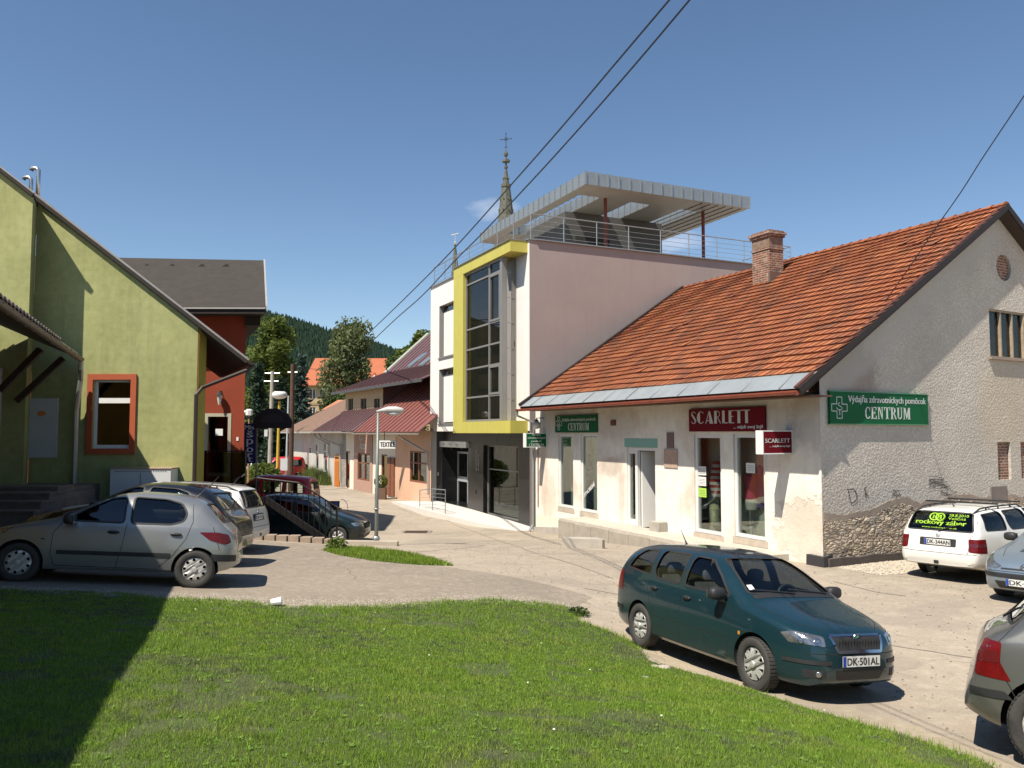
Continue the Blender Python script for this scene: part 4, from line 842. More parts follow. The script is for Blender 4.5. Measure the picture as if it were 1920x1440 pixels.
for r in wl:
    (a, z0), (b, _), (_, z1) = r[0], r[1], r[2]; a, b = sorted((a, b))
    mb = MB(); f = .07; mb.wbox(MF, b - f, b, z0, z1, -.27, -.2); mb.wbox(MF, a, b - f, z1 - f - .28, z1 - .28, -.27, -.2); mb.wbox(MF, a, b - f, z0, z0 + f, -.27, -.2); mb.wbox(MF, a, a + f, z0 + f, z1, -.27, -.2)
    wn = mb.build('window', GREY, nb_); mb = MB(); mb.wbox(MF, a + f, b - f, z1 - .28, z1, -.25, -.24); mb.wbox(MF, b - f - .28, b - f, z0 + f, z1 - .3, -.25, -.24); mb.build('pane', DGLASS, wn)
    mb = MB(); mb.wbox(MF, a + f, b - f - .28, z0 + f, z1 - f - .30, -.24, -.12); mb.build('blind_panel', PW, wn)
    mb = MB(); mb.wbox(MF, a - .03, b + .05, z0 - .05, z0, -.1, .06); mb.build('sill', GREY, wn)
# yellow frame
Pj = .72; MFo = MF.off(Pj)
ya, yb = MFo.T(957, 480), MFo.T(850, 650); zy0, zy1 = MFo.Z(855, 812), ztop - .03
legw = MFo.T(850, 650) - MFo.T(868, 650)
mb = MB(); beam = MFo.Z(900, 497) ; bm_top = MFo.Z(868, 505) - MFo.Z(868, 524); 
hb = .44; hbb = .47
mb.wbox(MF, ya, yb, zy1 - hb, zy1, .0, Pj); mb.wbox(MF, ya, yb, zy0, zy0 + hbb, .0, Pj); mb.wbox(MF, yb - legw, yb, zy0 + hbb, zy1 - hb, .0, Pj - .002); mb.build('yellow_frame', YEL, nb_)
mb = MB(); mb.wbox(MF, ya - .02, yb + .02, zy1, zy1 + .03, 0.08, Pj + .05); mb.build('frame_coping', GREY, nb_)
# glazed bay inside the frame
Bj = .6; MB_ = MF.off(Bj); b0 = MF.T(968, 640); b1 = yb - legw; bz0, bz1 = zy0 + hbb, zy1 - hb
bay = MB()
def bx_(t0, t1, z0, z1, o0, o1, m=0): bay.wbox(MF, t0, t1, z0, z1, o0, o1, m)
f = .09
tm = MB_.T(913, 640)
bay0 = MB()
zs_ = [MB_.Z(900, y) for y in (541, 607, 652, 676, 746)]
zs_ = [bz0 + (bz1 - bz0) * k for k in (.155, .345, .475, .61, .915)]
bx_(b0, b0 + .22, bz0, bz1, Bj - .2, Bj + .01); bx_(b1 - f, b1, bz0, bz1, Bj - .1, Bj); bx_(b0 + .22, b1 - f, bz0, bz0 + f, Bj - .1, Bj); bx_(b0 + .22, b1 - f, bz1 - f, bz1, Bj - .1, Bj)
tm = b0 + .22 + (b1 - b0) * .27; bx_(tm, tm + f, bz0 + f, bz1 - f, Bj - .1, Bj)
for z in zs_: bx_(b0 + .22, b1 - f, z, z + .07, Bj - .1, Bj - .003)
for (za_, zb_2) in ((zs_[0] - 1.1 if False else bz0 + (bz1 - bz0) * .155, bz0 + (bz1 - bz0) * .345), (bz0 + (bz1 - bz0) * .61, bz0 + (bz1 - bz0) * .915)):   # opening casements
    for (p0, p1, q0, q1) in ((b0 + .22, b0 + .3, za_ + .07, zb_2), (tm - .08, tm, za_ + .07, zb_2), (b0 + .3, tm - .08, za_ + .07, za_ + .15), (b0 + .3, tm - .08, zb_2 - .08, zb_2)): bx_(p0, p1, q0, q1, Bj - .06, Bj + .02)
byo = bay.build('glazed_bay', GREY, nb_)
mb = MB(); mb.wbox(MF, b0 + .22, b1 - f, bz0 + f, bz1 - f, Bj - .07, Bj - .055); mb.build('pane', glassm('bay_glass', (.45, .40, .36), .55, .01, .0), byo)
BS = Wall(MF.pt(b0, 0, 0).x, MF.pt(b0, 0, 0).y, -.9105, -.4136)
if BS.n.dot(-MF.u) < 0: BS.n = -BS.n
mb = MB(); mb.wbox(BS, 0, Bj - .2, bz0, bz1, -.08, 0)
for k in range(6): z = bz0 + (bz1 - bz0) * (.13 + .155 * k); mb.wbox(BS, .12, Bj - .2, z, z + .03, 0, .02, 1)
mb.wbox(BS, 0, .05, bz0, bz1, .0, .02, 1); mb.build('side_panel', [pm('grey_side_panel', (.20, .19, .165), .5, .2, var=.06), GREY], byo)
mb = MB(); mb.wbox(BS, Bj - .38, Bj - .2, bz0, bz1, .004, .012); mb.build('side_pane', glassm('side_reflective_glass', (.12, .12, .12), 1.5, .02, .3), byo)
mb = MB(); mb.wbox(MF, b0 + .3, b1 - .1, bz0, bz1, -3.0, -2.9); mb.wbox(MF, b0, b1, bz0 + 2.9, bz0 + 3.1, -2.9, 0.1); mb.build('room', pm('dim_room', (.09, .07, .06), .9), nb_)
for z, t in ((bz0 + (bz1 - bz0) * .62, .6), (bz0 + (bz1 - bz0) * .58, .45)):
    p = MF.pt(b0 + (b1 - b0) * t, z, .1); l = thing('ceiling_spotlight', 'upper small white spotlight seen through the bay glazing' if t > .5 else 'lower small white spotlight seen through the bay glazing', 'lamp', p); mb = MB(); mb.lathe([(.0, 0), (.08, .02), (.06, .14), (0, .15)], p, (.3, -.4, .8), n=12); mb.build('shade', WHITE, l); mb = MB(); mb.tube([p, p + Vector((0, 0, .5))], .012, 5); mb.build('rod', BLACK, l)
# ground floor: black stone, set back under the overhang
SB = .35; MG = MF.off(-SB); gt0 = -.12; gt1 = MG.T(812, 860)
e0, e1 = MG.T(878, 880), MG.T(829, 880); s0, s1 = MG.T(972, 900), MG.T(906, 900)
ze0, ze1 = MG.Z(853, 946), MG.Z(853, 838); zs0, zs1 = MG.Z(940, 972), MG.Z(940, 836)
mb = MB(); mb.wallpoly(MG, [(gt0, zg), (gt1 + .6, zg), (gt1 + .6, zmid + .05), (gt0, zmid + .05)], [rect(e0, e1, ze0, ze1), rect(s0, s1, zs0, zs1)], .9); mb.build('ground_floor_cladding', BG, nb_)
mb = MB(); 
for k in range(1, 9): t = gt0 + (gt1 - gt0) * k / 9; mb.wbox(MG, t, t + .012, zmid - .9, zmid, .001, .004)
mb.build('cladding_joint', GREY, nb_)
mb = MB(); mb.wbox(MG, gt0 - .1, gt0, zg, zmid, -.3, .3); mb.build('end_pier', pm('grey_pier', (.24, .25, .24), .4, .2), nb_)
mb = MB(); f = .06
for t in (e0, e0 + (e1 - e0) * .31, e0 + (e1 - e0) * .6, e1 - f): mb.wbox(MG, t, t + f, ze0, ze1 - .35, -.88, -.8)
mb.wbox(MG, e0, e1, ze1 - .35, ze1 - .25, -.88, -.78); en = mb.build('entrance_door', LSTEEL, nb_)
mb = MB(); mb.wbox(MG, e0, e1, ze0, ze1, -.85, -.84); mb.build('pane', DGLASS, en)
mb = MB(); mb.wbox(MG, e0 + (e1 - e0) * .62, e1 - .06, ze0 + 1.0, ze0 + 1.25, -.80, -.79); mb.build('push_plate', LSTEEL, en)
mb = MB(); mb.wbox(MG, e0 - .05, e1 + .05, ze1 - .02, ze1 + .26, .0, .14); sb = mb.build('entrance_sign_bar', pm('brushed_steel', (.45, .46, .45), .3, .8), nb_)
mb = MB(); 
for k in range(3): add_text(mb, '+o', MG.pt(e1 - .4 - k * .95, ze1 + .05, .142), -MG.u, Vector((0, 0, 1)), 0, .3, 0, .12, MG.n, 0, .002)
mb.build('mark', BLACK, sb)
mb = MB(); f = .05
mb.wbox(MG, s0, s1, zs0, zs0 + .06, -.3, -.2); mb.wbox(MG, s0, s1, zs1 - .06, zs1, -.3, -.2); mb.wbox(MG, s1 - .06, s1, zs0, zs1, -.3, -.2); mb.wbox(MG, s0, s1, zs1 - 1.05, zs1 - 1.0, -.3, -.2); swn = mb.build('display_window', GREY, nb_)
mb = MB(); mb.wbox(MG, s0, s1, zs0, zs1, -.26, -.25); mb.build('pane', glassm('grey_display_glass', (.45, .48, .46), .5, .01, .0), swn)
mb = MB(); mb.wbox(MG, s0 - .3, s1 + .3, zs0 - .1, zs0 + .12, -2.4, -.31); mb.wbox(MG, s0 - .3, s1 + .3, zs0, zs1 + .3, -2.6, -2.4, 1); mb.build('display_base', [PCONC, pm('dark_green_wall', (.05, .06, .05), .8)], nb_)
p = MG.pt(s0 + .75, zs0 + .12, -.8); t = thing('flower_vase', 'tall silver vase with leafy stems behind the black-framed display window', 'vase', p)
mb = MB(); mb.lathe([(0, 0), (.2, 0), (.12, .25), (.16, .5), (.30, 1.0), (.34, 1.25), (.3, 1.25)], p, n=18); mb.build('vase', LSTEEL, t, smooth=True)
mb = MB()
for k in range(60):
    a = random.uniform(0, 6.3); r = random.uniform(.1, .6); z = 1.3 + random.uniform(0, 1.0); q = p + Vector((r * math.cos(a), r * math.sin(a), z)); d = Vector((random.gauss(0, 1), random.gauss(0, 1), random.gauss(0, .6))).normalized() * .18; e = d.cross(Vector((0, 0, 1))) * .3
    mb.face([q - d, q + e, q + d, q - e])
mb.build('leaves', pm('houseplant_leaf', (.05, .12, .03), .6), t)
mb = MB(); V90 = Vector((0, 0, 1))
tt = MG.T(894, 870); zz = MG.Z(894, 882); add_text(mb, 'poliklinika', MG.pt(tt, zz, .003), V90, MG.u, 0, 1.1, 0, .12, MG.n); add_text(mb, 'vchod', MG.pt(tt - .25, zz, .003), V90, MG.u, 0, .7, 0, .1, MG.n); mb.build('wall_lettering', SG, nb_)
for k, (x, y) in enumerate(((823, 892), (893, 926))):
    p = MG.pp(x, y, .01); t = thing('door_phone' if k else 'wall_switch', 'tiny dark plate on the black stone wall' if k else 'tiny white switch plate left of the glass entrance', 'plate', p); mb = MB(); mb.wbox(MG, MG.T(x), MG.T(x) + .1, p.z, p.z + .18, .001, .03); mb.build('plate', DARK if k else WHITE, t)
# terrace railings
RAIL = pm('grey_railing_steel', (.33, .35, .36), .4, .5)
def railing(name, label, P, nbars=4, h=1.0, r=.022, parent=None, base_h=0.0, posts=None):
    t = thing(name, label, 'railing', P[0]) if parent is None else parent
    up = Vector((0, 0, 1)); mb = MB()
    for p in (posts or P): mb.tube([p, p + up * h], r, 6)
    mb.build('post', RAIL, t) if False else None
    for p in (posts or P):
        m2 = MB(); m2.tube([p, p + up * h], r, 6); m2.build('post', RAIL, t)
    m3 = MB(); m3.tube([p + up * h for p in P], r * 1.05, 6); m3.build('handrail', RAIL, t)
    for k in range(nbars):
        m4 = MB(); m4.tube([p + up * h * (.17 + .80 * k / nbars) for p in P], r * .38, 4); m4.build('rail', RAIL, t)
    return t
pf = [MF.pt(tL - .15 - k * (tL - .25) / 7, ztop + .04, -.12) for k in range(8)]
pf[-1] = MP.pt(.12, ztop + .04, -.12)
psd = [MP.pt(MP.T(x, y), ztop + .04, -.12) for x, y in ((995, 448), (1060, 456), (1122, 462), (1182, 468), (1242, 474), (1295, 478), (1348, 484), (1399, 489), (1455, 492))]; psd[0] = pf[-1]; psd[-1] = MP.pt(13.2, ztop + .04, -.12)
railing('terrace_railing', 'grey steel railing round the terrace edge under the metal canopy', pf + psd[1:] + [psd[-1] + MF.u * 3.2])
# canopy: slab with three openings, seamed zinc edges
zcb = ztop + 2.55; cth = .52
c0 = atz(1098, 345, zcb); A_ = MP.u.copy(); B_ = MF.u.copy()
def cab(px, py):
    q = atz(px, py, zcb) - c0; q.z = 0; det = A_.x * B_.y - A_.y * B_.x; return ((q.x * B_.y - q.y * B_.x) / det, (A_.x * q.y - A_.y * q.x) / det)
LA = cab(1413, 388)[0]; LB = cab(902, 455)[1]
hs = []
for (l, r_) in (((1085, 366), (1127, 370)), ((1182, 379), (1220, 384)), ((1277, 392), (1308, 397))):
    a0, bb0 = cab(*l); a1, bb1 = cab(*r_); hs.append((a0, a1, (bb0 + bb1) / 2))
hb0 = sum(h[2] for h in hs) / 3; hb1 = LB - 2.4
HL = [[(h[0], hb0), (h[1], hb0), (h[1], hb1), (h[0], hb1)] for h in hs]
def cp_(a, b, z=0.0): return c0 + A_ * a + B_ * b + Vector((0, 0, z))
can = MB()
for zz_, mi, flip in ((0, 1, True), (cth, 0, False)):
    loops = [[Vector((a, b, 0)) for a, b in [(0, 0), (LA, 0), (LA, LB), (0, LB)]]] + [[Vector((a, b, 0)) for a, b in h] for h in HL]
    fl = [p for l in loops for p in l]; idx = [can.v(cp_(p.x, p.y, zz_)) for p in fl]
    for t in tessellate_polygon(loops):
        n_ = (Vector(can.V[idx[t[1]]]) - Vector(can.V[idx[t[0]]])).cross(Vector(can.V[idx[t[2]]]) - Vector(can.V[idx[t[0]]])).z
        if (n_ < 0) != flip: t = t[::-1]
        can.F.append([idx[k] for k in t]); can.M.append(mi)
def edge(mbx, a0, b0_, a1, b1_, out_):
    p0 = cp_(a0, b0_); p1 = cp_(a1, b1_); mbx.face([p0, p1, p1 + Vector((0, 0, cth)), p0 + Vector((0, 0, cth))]); L_ = (p1 - p0).length; n = max(1, round(L_ / .52)); d = (p1 - p0).normalized(); o = Vector(out_)
    for k in range(n + 1):
        q = p0 + d * (L_ * k / n); mbx.par(q - d * .02, d * .04, o * .05, (0, 0, cth + .02))
edge(can, 0, 0, LA, 0, -B_); edge(can, 0, LB, 0, 0, -A_); edge(can, LA, 0, LA, LB, A_); edge(can, LA, LB, 0, LB, B_)
for h in HL:
    (a0, q0), (a1, _), (_, q1) = h[0], h[1], h[2]
    edge(can, a0, q0, a1, q0, B_); edge(can, a1, q0, a1, q1, -A_); edge(can, a1, q1, a0, q1, -B_); edge(can, a0, q1, a0, q0, A_)
cno = can.build('canopy', [ZN, ZNU], nb_)
mb = MB()
for k in range(1, 7): b = .25 + k * (hb0 - .3) / 7 if False else None
for k in range(8): a = LA * (.62 + .045 * k); 
for k in range(6): a = LA - .35 - k * .42; mb.par(cp_(a, .2, -.02), A_ * .05, B_ * (LB - .4), (0, 0, .019))
mb.build('soffit_seam', DGREY, cno)
REDP = pm('dark_red_post', (.17, .035, .02), .5)
for (x, y) in ((1135, 372), (1318, 398)):
    q = atz(x, y, zcb); mb = MB(); mb.tube([Vector((q.x, q.y, ztop - .15)), Vector((q.x, q.y, zcb))], .075, 12); mb.build('canopy_post', REDP, nb_)
# rooftop room
q0 = MP.pt(3.3, 0, -4.0); rr = Wall(q0.x, q0.y, A_.x, A_.y); mb = MB(); l1 = rr.T(1241, 440); l0 = rr.T(1060, 420)
mb.extr([rr.pt(l0, ztop - .1), rr.pt(l1, ztop - .1), rr.pt(l1, ztop - .1) + B_ * 4.0, rr.pt(l0, ztop - .1) + B_ * 4.0], Vector((0, 0, zcb - .02 - ztop + .1)))
mb.build('rooftop_room', pm('dark_grey_panel', (.085, .085, .08), .6, var=.1), nb_)
mb = MB(); mb.wbox(rr, l0 + .5, l0 + 2.3, ztop + .3, ztop + 1.5, .002, .02); mb.build('rooftop_window', DARK, nb_)
# ramp in front
g0 = ground_px(1000, 996); ramp = thing('entrance_ramp', 'pale concrete entrance ramp and landing in front of the black-clad ground floor', 'ramp', MG.pt(5, -1))
mb = MB(); zr = ze0 - .02; to = MG.T(812, 940)
pA = MG.pt(gt0, tz(*MG.pt(gt0, 0, .2).xy) + .01, .0); 
P0 = [(gt0 - .1, tz(*MG.pt(gt0, 0, .5).xy) + .0), (gt0 + 2.6, tz(*MG.pt(gt0 + 2.6, 0, 1).xy) + .16), (e0 - .3, zr - .02), (e1 + .5, zr)]
wd = [.9, 1.55, 2.0, 2.0]
for i in range(3):
    (ta_, za_), (tb_, zb_2) = P0[i], P0[i + 1]
    mb.extr([MG.pt(ta_, za_, 0), MG.pt(tb_, zb_2, 0), MG.pt(tb_, zb_2, wd[i + 1]), MG.pt(ta_, za_, wd[i])], Vector((0, 0, -.9)))
ta_ = e1 + .5; tb_ = MG.T(786, 945)
mb.extr([MG.pt(ta_, zr, 0), MG.pt(ta_ + 2.6, tz(*MG.pt(ta_ + 2.6, 0, 1).xy) + .02, 0), MG.pt(ta_ + 2.6, tz(*MG.pt(ta_ + 2.6, 0, 1).xy) + .02, 1.7), MG.pt(ta_, zr, 2.0)], Vector((0, 0, -.9)))
mb.build('ramp_slab', pm('new_concrete', (.62, .58, .52), .85, var=.06, vs=2, bm=.15, bs=50), ramp)
rp = [MG.pt(MG.off(1.75).T(x, 950), zr - d, 1.75) for x, d in ((835, 0.02), (811, .08), (787, .25))]
railing('ramp_handrail', 'low dark steel handrail beside the entrance ramp', rp, 5, 1.0)

# ---------------------------------------------------------------- left: green gable house
OLI = None
def m_green():
    m, nt, b = newmat('mottled_green_render'); g = objc(nt); n = noise(nt, .9, 7, g, .62); n2 = noise(nt, 6, 6, g, .6); bt = nd(nt, 'TexBrick', {'Vector': nd(nt, 'CombineXYZ', {0: nd(nt, 'SeparateXYZ', {0: g}).outputs[0], 1: nd(nt, 'SeparateXYZ', {0: g}).outputs[2]}).outputs[0], 'Scale': 1.0, 'Brick Width': 1.0, 'Row Height': .5, 'Mortar Size': .02, 'Mortar Smooth': 1.0, 'Color1': (1, 1, 1, 1), 'Color2': (.8, .8, .8, 1), 'Mortar': (.6, .6, .6, 1)}).outputs[0]
    f = mth(nt, 'MULTIPLY_ADD', n2, .5, mth(nt, 'MULTIPLY', n, .6)); c = mix(nt, rng_(nt, f, .40, .68), (.265, .275, .10), (.375, .378, .16)); c = mix(nt, .10, c, bt, 'MULTIPLY'); st = noise(nt, 1.0, 6, nd(nt, 'Mapping', {'Vector': g, 'Scale': (4, 4, .3)}).outputs[0], .6); c = mix(nt, rng_(nt, st, .52, .75, 0, .35), c, (.13, .135, .06)); zz_ = nd(nt, 'SeparateXYZ', {0: g}).outputs[2]; c = mix(nt, rng_(nt, mth(nt, 'MULTIPLY_ADD', n2, 1.2, mth(nt, 'MULTIPLY', zz_, -1.0)), -.9, .1, 0, .5), c, (.16, .14, .09))
    nt.links.new(c, b.inputs['Base Color']); b.inputs['Roughness'].default_value = .9; bump(nt, b, noise(nt, 60, 4, g), .2, .01); return m
GRN = m_green(); ORG = pm('orange_red_render', (.24, .040, .014), .9, var=.12, vs=1.5, bm=.2); RFT = pm('orange_window_surround', (.40, .085, .03), .8, var=.1)
GWo = GW.off(.14)
def gwt(x, y=800): return GW.px(x, y)
gz0 = .0
gh = thing('gable_house', 'olive green gable house with orange window surround', 'house', (-10, 20.5, tz(-10, 20.4)))
vA = GWo.px(0, 312); vB = GWo.px(467, 674); slope_g = (vA[1] - vB[1]) / (vA[0] - vB[0])
def vz(t, d=0.0): return vB[1] + (t - vB[0]) * slope_g - d
cx_ = GW.T(371, 640); tw = GW.T(66, 500)
TRt = 8.6                                                             # ridge, out of frame to the left
win_g = rect(gwt(174, 775)[0], gwt(245, 775)[0], gwt(210, 841)[1], gwt(210, 712)[1])
a, b = sorted((win_g[0][0], win_g[1][0])); win_g = rect(a, b, win_g[0][1], win_g[2][1])
mb = MB(); out_ = [(cx_, -.8), (tw, -.8), (tw, vz(tw, .1)), (cx_, vz(cx_, .1))]; mb.wallpoly(GW, out_, [win_g], .2); gwall = mb.build('gable_wall', GRN, gh)
mb = MB(); pj = .95; t2_ = 16
tw2 = GW.T(65.5, 500); GWn = GW.off(.14 + pj); na = GWn.px(0, 312); nb2 = GWn.px(62, 359.5); nsl = (na[1] - nb2[1]) / (na[0] - nb2[0]); shx = .43 / .9 * pj; nz = lambda t: nb2[1] + (t - nb2[0]) * nsl
mb.extr([GW.pt(tw2, -.8), GW.pt(TRt, -.8), GW.pt(TRt, nz(TRt) - .12), GW.pt(tw2, nz(tw2 - shx) - .12)], Vector((shx, -pj, 0))); mb.build('projecting_wall', GRN, gh)
mb = MB(); mb.par(GW.pt(cx_, -.8, -.005), -GW.u * .02, Vector((-.43, .9, 0)) * 6, (0, 0, vz(cx_, .1) + .8)); mb.par(GW.pt(cx_, -.8, -.01) + GW.u * -.03, GW.u * .05, -GW.n * 0.5, (0, 0, vz(cx_, .1) + .8), 1); mb.build('side_wall', [ORG, pm('yellow_green_reveal', (.30, .28, .05), .9)], gh)
# roof slab with thin metal verge
DR = pm('dark_roof_underside', (.022, .016, .012), .85, var=.3)
mb = MB(); p0 = GW.pt(vB[0], vB[1], .14); p1 = GW.pt(TRt, vz(TRt), .14); nn = (p1 - p0).normalized(); un = Vector((-.43, .9, 0)); tn = Vector((nn.z, 0, -nn.x)); tn = tn if tn.z > 0 else -tn
mb.par(p0 - tn * .12, p1 - p0, un * 6.0, tn * .09); 
q0 = GWn.pt(nb2[0] - .03, nz(nb2[0] - .03)); q1 = GWn.pt(TRt, nz(TRt))
mb.par(q0 - tn * .10, q1 - q0, un * ((pj + .2) / .9), tn * .08); groof = mb.build('roof', DR, gh)
mb = MB(); mb.par(p0 - tn * .03, p1 - p0, un * .10, tn * .045); mb.par(p0 - tn * .03 + un * .1, p1 - p0, un * 5.9, tn * .02, 1); mb.par(q0 - tn * .02, q1 - q0, un * .12, tn * .03); mb.build('verge_flashing', [pm('verge_tin', (.33, .30, .27), .5, .5), DR], groof)
g0_ = p0 + Vector((.06, .0, -.06)); g1_ = g0_ + Vector((-.43, .9, 0)) * 6; mb = MB(); gutter(mb, g0_, g1_, .08); mb.build('gutter', pm('dark_gutter', (.05, .035, .03), .5, .3), gh)
mb = MB(); q = g0_ + Vector((0, .15, -.08)); cc = GW.pt(cx_, 0, .0); mb.tube([q, q + Vector((-.12, 0, -.1)), Vector((cc.x + .1, 20.5 + .1, q.z - .55)), Vector((cc.x + .02, 20.42, q.z - .75)), Vector((cc.x + .02, 20.42, .0))], .05, 8); mb.build('downpipe', bpy.data.materials['dark_gutter'], gh)
for (x, y, y2, lab, r_) in ((71, 362, 320, 'taller bright metal flue pipe on the green gable roof', .055), (58, 352, 337, 'shorter hooked metal flue pipe on the green gable roof', .05)):
    w_ = GW.off(-.6); tt, zz = w_.px(x, y); _, z2 = w_.px(x, y2); p = w_.pt(tt, zz - .4); t = thing('flue_pipe', lab, 'flue', w_.pt(tt, zz - .1)); mb = MB(); top = w_.pt(tt, z2); mb.tube([p, top, top + Vector((-.05, 0, .06)), top + Vector((-.16, 0, .07)), top + Vector((-.2, 0, .0))], r_, 10); mb.build('pipe', pm('bright_flue', (.60, .61, .60), .25, .8), t, smooth=True)
# its window
a, b = win_g[0][0], win_g[1][0]; z0_, z1_ = win_g[0][1], win_g[2][1]; f = .13
mb = MB(); e = .14
mb.wbox(GW, a - e, a, z0_ - e, z1_ + e, .0, .05); mb.wbox(GW, b, b + e, z0_ - e, z1_ + e, .0, .05); mb.wbox(GW, a, b, z0_ - e, z0_, .0, .05); mb.wbox(GW, a, b, z1_, z1_ + e, .0, .05)
mb.wbox(GW, a - .0, a + .001, z0_, z1_, -.12, 0); mb.build('window_surround', RFT, gh)
mb = MB(); f = .06; zt_ = z1_ - (z1_ - z0_) * .3
mb.wbox(GW, a, a + f, z0_, z1_, -.16, -.08); mb.wbox(GW, b - f, b, z0_, z1_, -.16, -.08); mb.wbox(GW, a + f, b - f, z0_, z0_ + f + .03, -.16, -.078); mb.wbox(GW, a + f, b - f, z1_ - f, z1_, -.16, -.078); mb.wbox(GW, a + f, b - f, zt_ - .07, zt_ + .06, -.16, -.076)
wn = mb.build('window', WHITE, gh); mb = MB(); mb.wbox(GW, a + f, b - f, z0_, z1_, -.13, -.12); mb.build('pane', DGLASS, wn)
mb = MB(); 
for k in range(7): mb.wbox(GW, a + .12 + k * .1, a + .17 + k * .1, z0_, z1_, -.3 - .02 * (k % 2), -.28); 
mb.build('curtain', pm('dim_curtain', (.35, .32, .28), .9), wn); mb = MB(); mb.wbox(GW, a - .2, b + .2, z0_ - .2, z1_ + .2, -.9, -.8); mb.build('room_back', DARK, gh)
def wobj(name, label, cat, w, x0, x1, y0, y1, o0, o1, mat, part='panel'):
    a, b = sorted((w.T(x0, (y0 + y1) / 2), w.T(x1, (y0 + y1) / 2))); z0, z1 = w.Z((x0 + x1) / 2, y1), w.Z((x0 + x1) / 2, y0); t = thing(name, label, cat, w.pt((a + b) / 2, z0, o0)); mb = MB(); mb.wbox(w, a, b, z0, z1, o0, o1); mb.build(part, mat, t); return t, a, b, z0, z1
GBX = pm('grey_white_enamel', (.50, .50, .50), .5, var=.06)
t, a, b, z0, z1 = wobj('meter_cabinet', 'pale grey flat meter door with a small orange sticker on the shaded green wall', 'cabinet', GW, 49, 109, 747, 858, .01, .05, GBX, 'door')
mb = MB(); mb.extr([GW.pt((a + b) / 2 + .12 * math.cos(k), z1 - .38 + .07 * math.sin(k), .05) for k in (0, 1, 2.2, 3.1, 4.3, 5.3)], GW.n * .003); mb.build('sticker', pm('orange_sticker', (.65, .22, .05), .6), t)
mb = MB(); 
for z in (z0 + .25, z1 - .3): mb.wbox(GW, b - .06, b + .02, z, z + .08, .05, .07)
mb.build('hinge', GREY, t)
t, a, b, z0, z1 = wobj('utility_cabinet', 'wide white metal utility cabinet standing against the sunlit green wall', 'cabinet', GW, 222, 333, 878, 990, .02, .45, pm('white_enamel', (.62, .62, .62), .45, var=.05), 'body')
mb = MB(); mb.wbox(GW, (a + b) / 2 - .006, (a + b) / 2 + .006, z0, z1 - .1, .45, .454)
for k in range(22): x = a + .12 + k * (b - a - .24) / 21; mb.wbox(GW, x - .012, x + .012, z1 - .07, z1 - .05, .45, .454)
mb.build('vent_slot', BLACK, t)
mb = MB(); mb.wbox(GW, a - .02, b + .02, z1, z1 + .03, .0, .47); mb.build('lid', pm('rusty_lid', (.36, .25, .18), .7, var=.3, vs=9), t)
# downpipe of the yellow building
YW = Wall(-10.6, 20.5, .39, -.92)
yb_ = thing('yellow_house', 'shaded yellow house with tiled porch roof on slanted struts', 'house', (-11.6, 18, tz(-11, 18)))
pE = at(146, 672, 19.9); dE = Vector((.375, -.927, 0)); up = Vector((0, 0, 1)); nin = Vector((-dE.y, dE.x, 0)); nin = nin if nin.x < 0 else -nin
YT = pm('yellow_render', (.42, .25, .03), .9, var=.1)
Wp = 1.7; rise = .75; dA = Vector((.368, -.93, 0)); dB = Vector((3.1, -7.98, 0)).normalized()
runs = [(pE, dA, (19.9 - 10.5) / .925), (pE + dA * ((19.9 - 10.5) / .925), dB, 17.0)]  # second run is unseen, its line shaped to cast shade on the lawn
dE = dA; nin = Vector((-dE.y, dE.x, 0)); nin = nin if nin.x < 0 else -nin
wp0 = pE + nin * Wp; wp0.z = 0
TGc = [(.14, .115, .10), (.17, .14, .12), (.12, .10, .09)]; yr = None; TM = m_tile('grey_brown_tile', (.08, .07, .06))
for ri, (p_, d_, L_) in enumerate(runs):
    ni = Vector((-d_.y, d_.x, 0)); ni = ni if ni.x < 0 else -ni; w_ = p_ + ni * Wp
    mb = MB(); mb.par(Vector((w_.x, w_.y, -.6)), d_ * L_, ni * 6, (0, 0, p_.z + rise - .2 + .6)); mb.build('wall', YT, yb_)
    e_in = ni * (Wp + 3.2); hh = rise * (Wp + 3.2) / Wp
    mb = MB(); mb.extr([p_, p_ + d_ * L_, p_ + d_ * L_ + e_in + up * hh, p_ + e_in + up * hh], up * .10); rf_ = mb.build('roof', DR, yb_); yr = yr or rf_
    if ri: continue
    mb = MB(); mb.C = []
    for r in range(12):
        for k in range(int(L_ / .3)):
            if k * .3 < 2.6 and r < 5: continue
            a0 = p_ + d_ * (k * .3) + ni * (r * .35) + up * (rise / Wp * r * .35 + .10); c = random.choice(TGc); q_ = random.uniform(.8, 1.2); c = (c[0] * q_, c[1] * q_, c[2] * q_, 1)
            n0 = len(mb.F); pts = []
            for i in range(5): x = .3 * i / 4; h = .05 * math.sin(math.pi * i / 4); pts.append((a0 + d_ * x + up * (h + .05), a0 + d_ * x + ni * .38 + up * (h + rise / Wp * .38)))
            for i in range(4): mb.face([pts[i][0], pts[i + 1][0], pts[i + 1][1], pts[i][1]]); mb.face([pts[i][0] - up * .05, pts[i + 1][0] - up * .05, pts[i + 1][0], pts[i][0]])
            mb.C += [c] * (len(mb.F) - n0)
    mb.build('roof_tiles', TM, rf_)
L_ = runs[0][2]
mb = MB(); mb.extr([pE + up * .105 + dE * .1, pE + up * .105 + dE * 2.5, pE + dE * 2.5 + nin * 1.7 + up * (.105 + rise), pE + dE * .1 + nin * 1.7 + up * (.105 + rise)], up * .02); mb.build('flashing_sheet', pm('pale_tin', (.50, .52, .50), .45, .4), yr)
g0_ = pE - nin * .06 - dE * .1; mb = MB(); gutter(mb, g0_ + dE * L_, g0_, .08); 
for k in range(14): q = g0_ + dE * (.4 + k * .7); mb.tube([q - nin * .09, q - up * .09, q + nin * .09], .016, 5)
mb.build('gutter', pm('brown_grey_gutter', (.16, .13, .12), .5, .4), yb_)
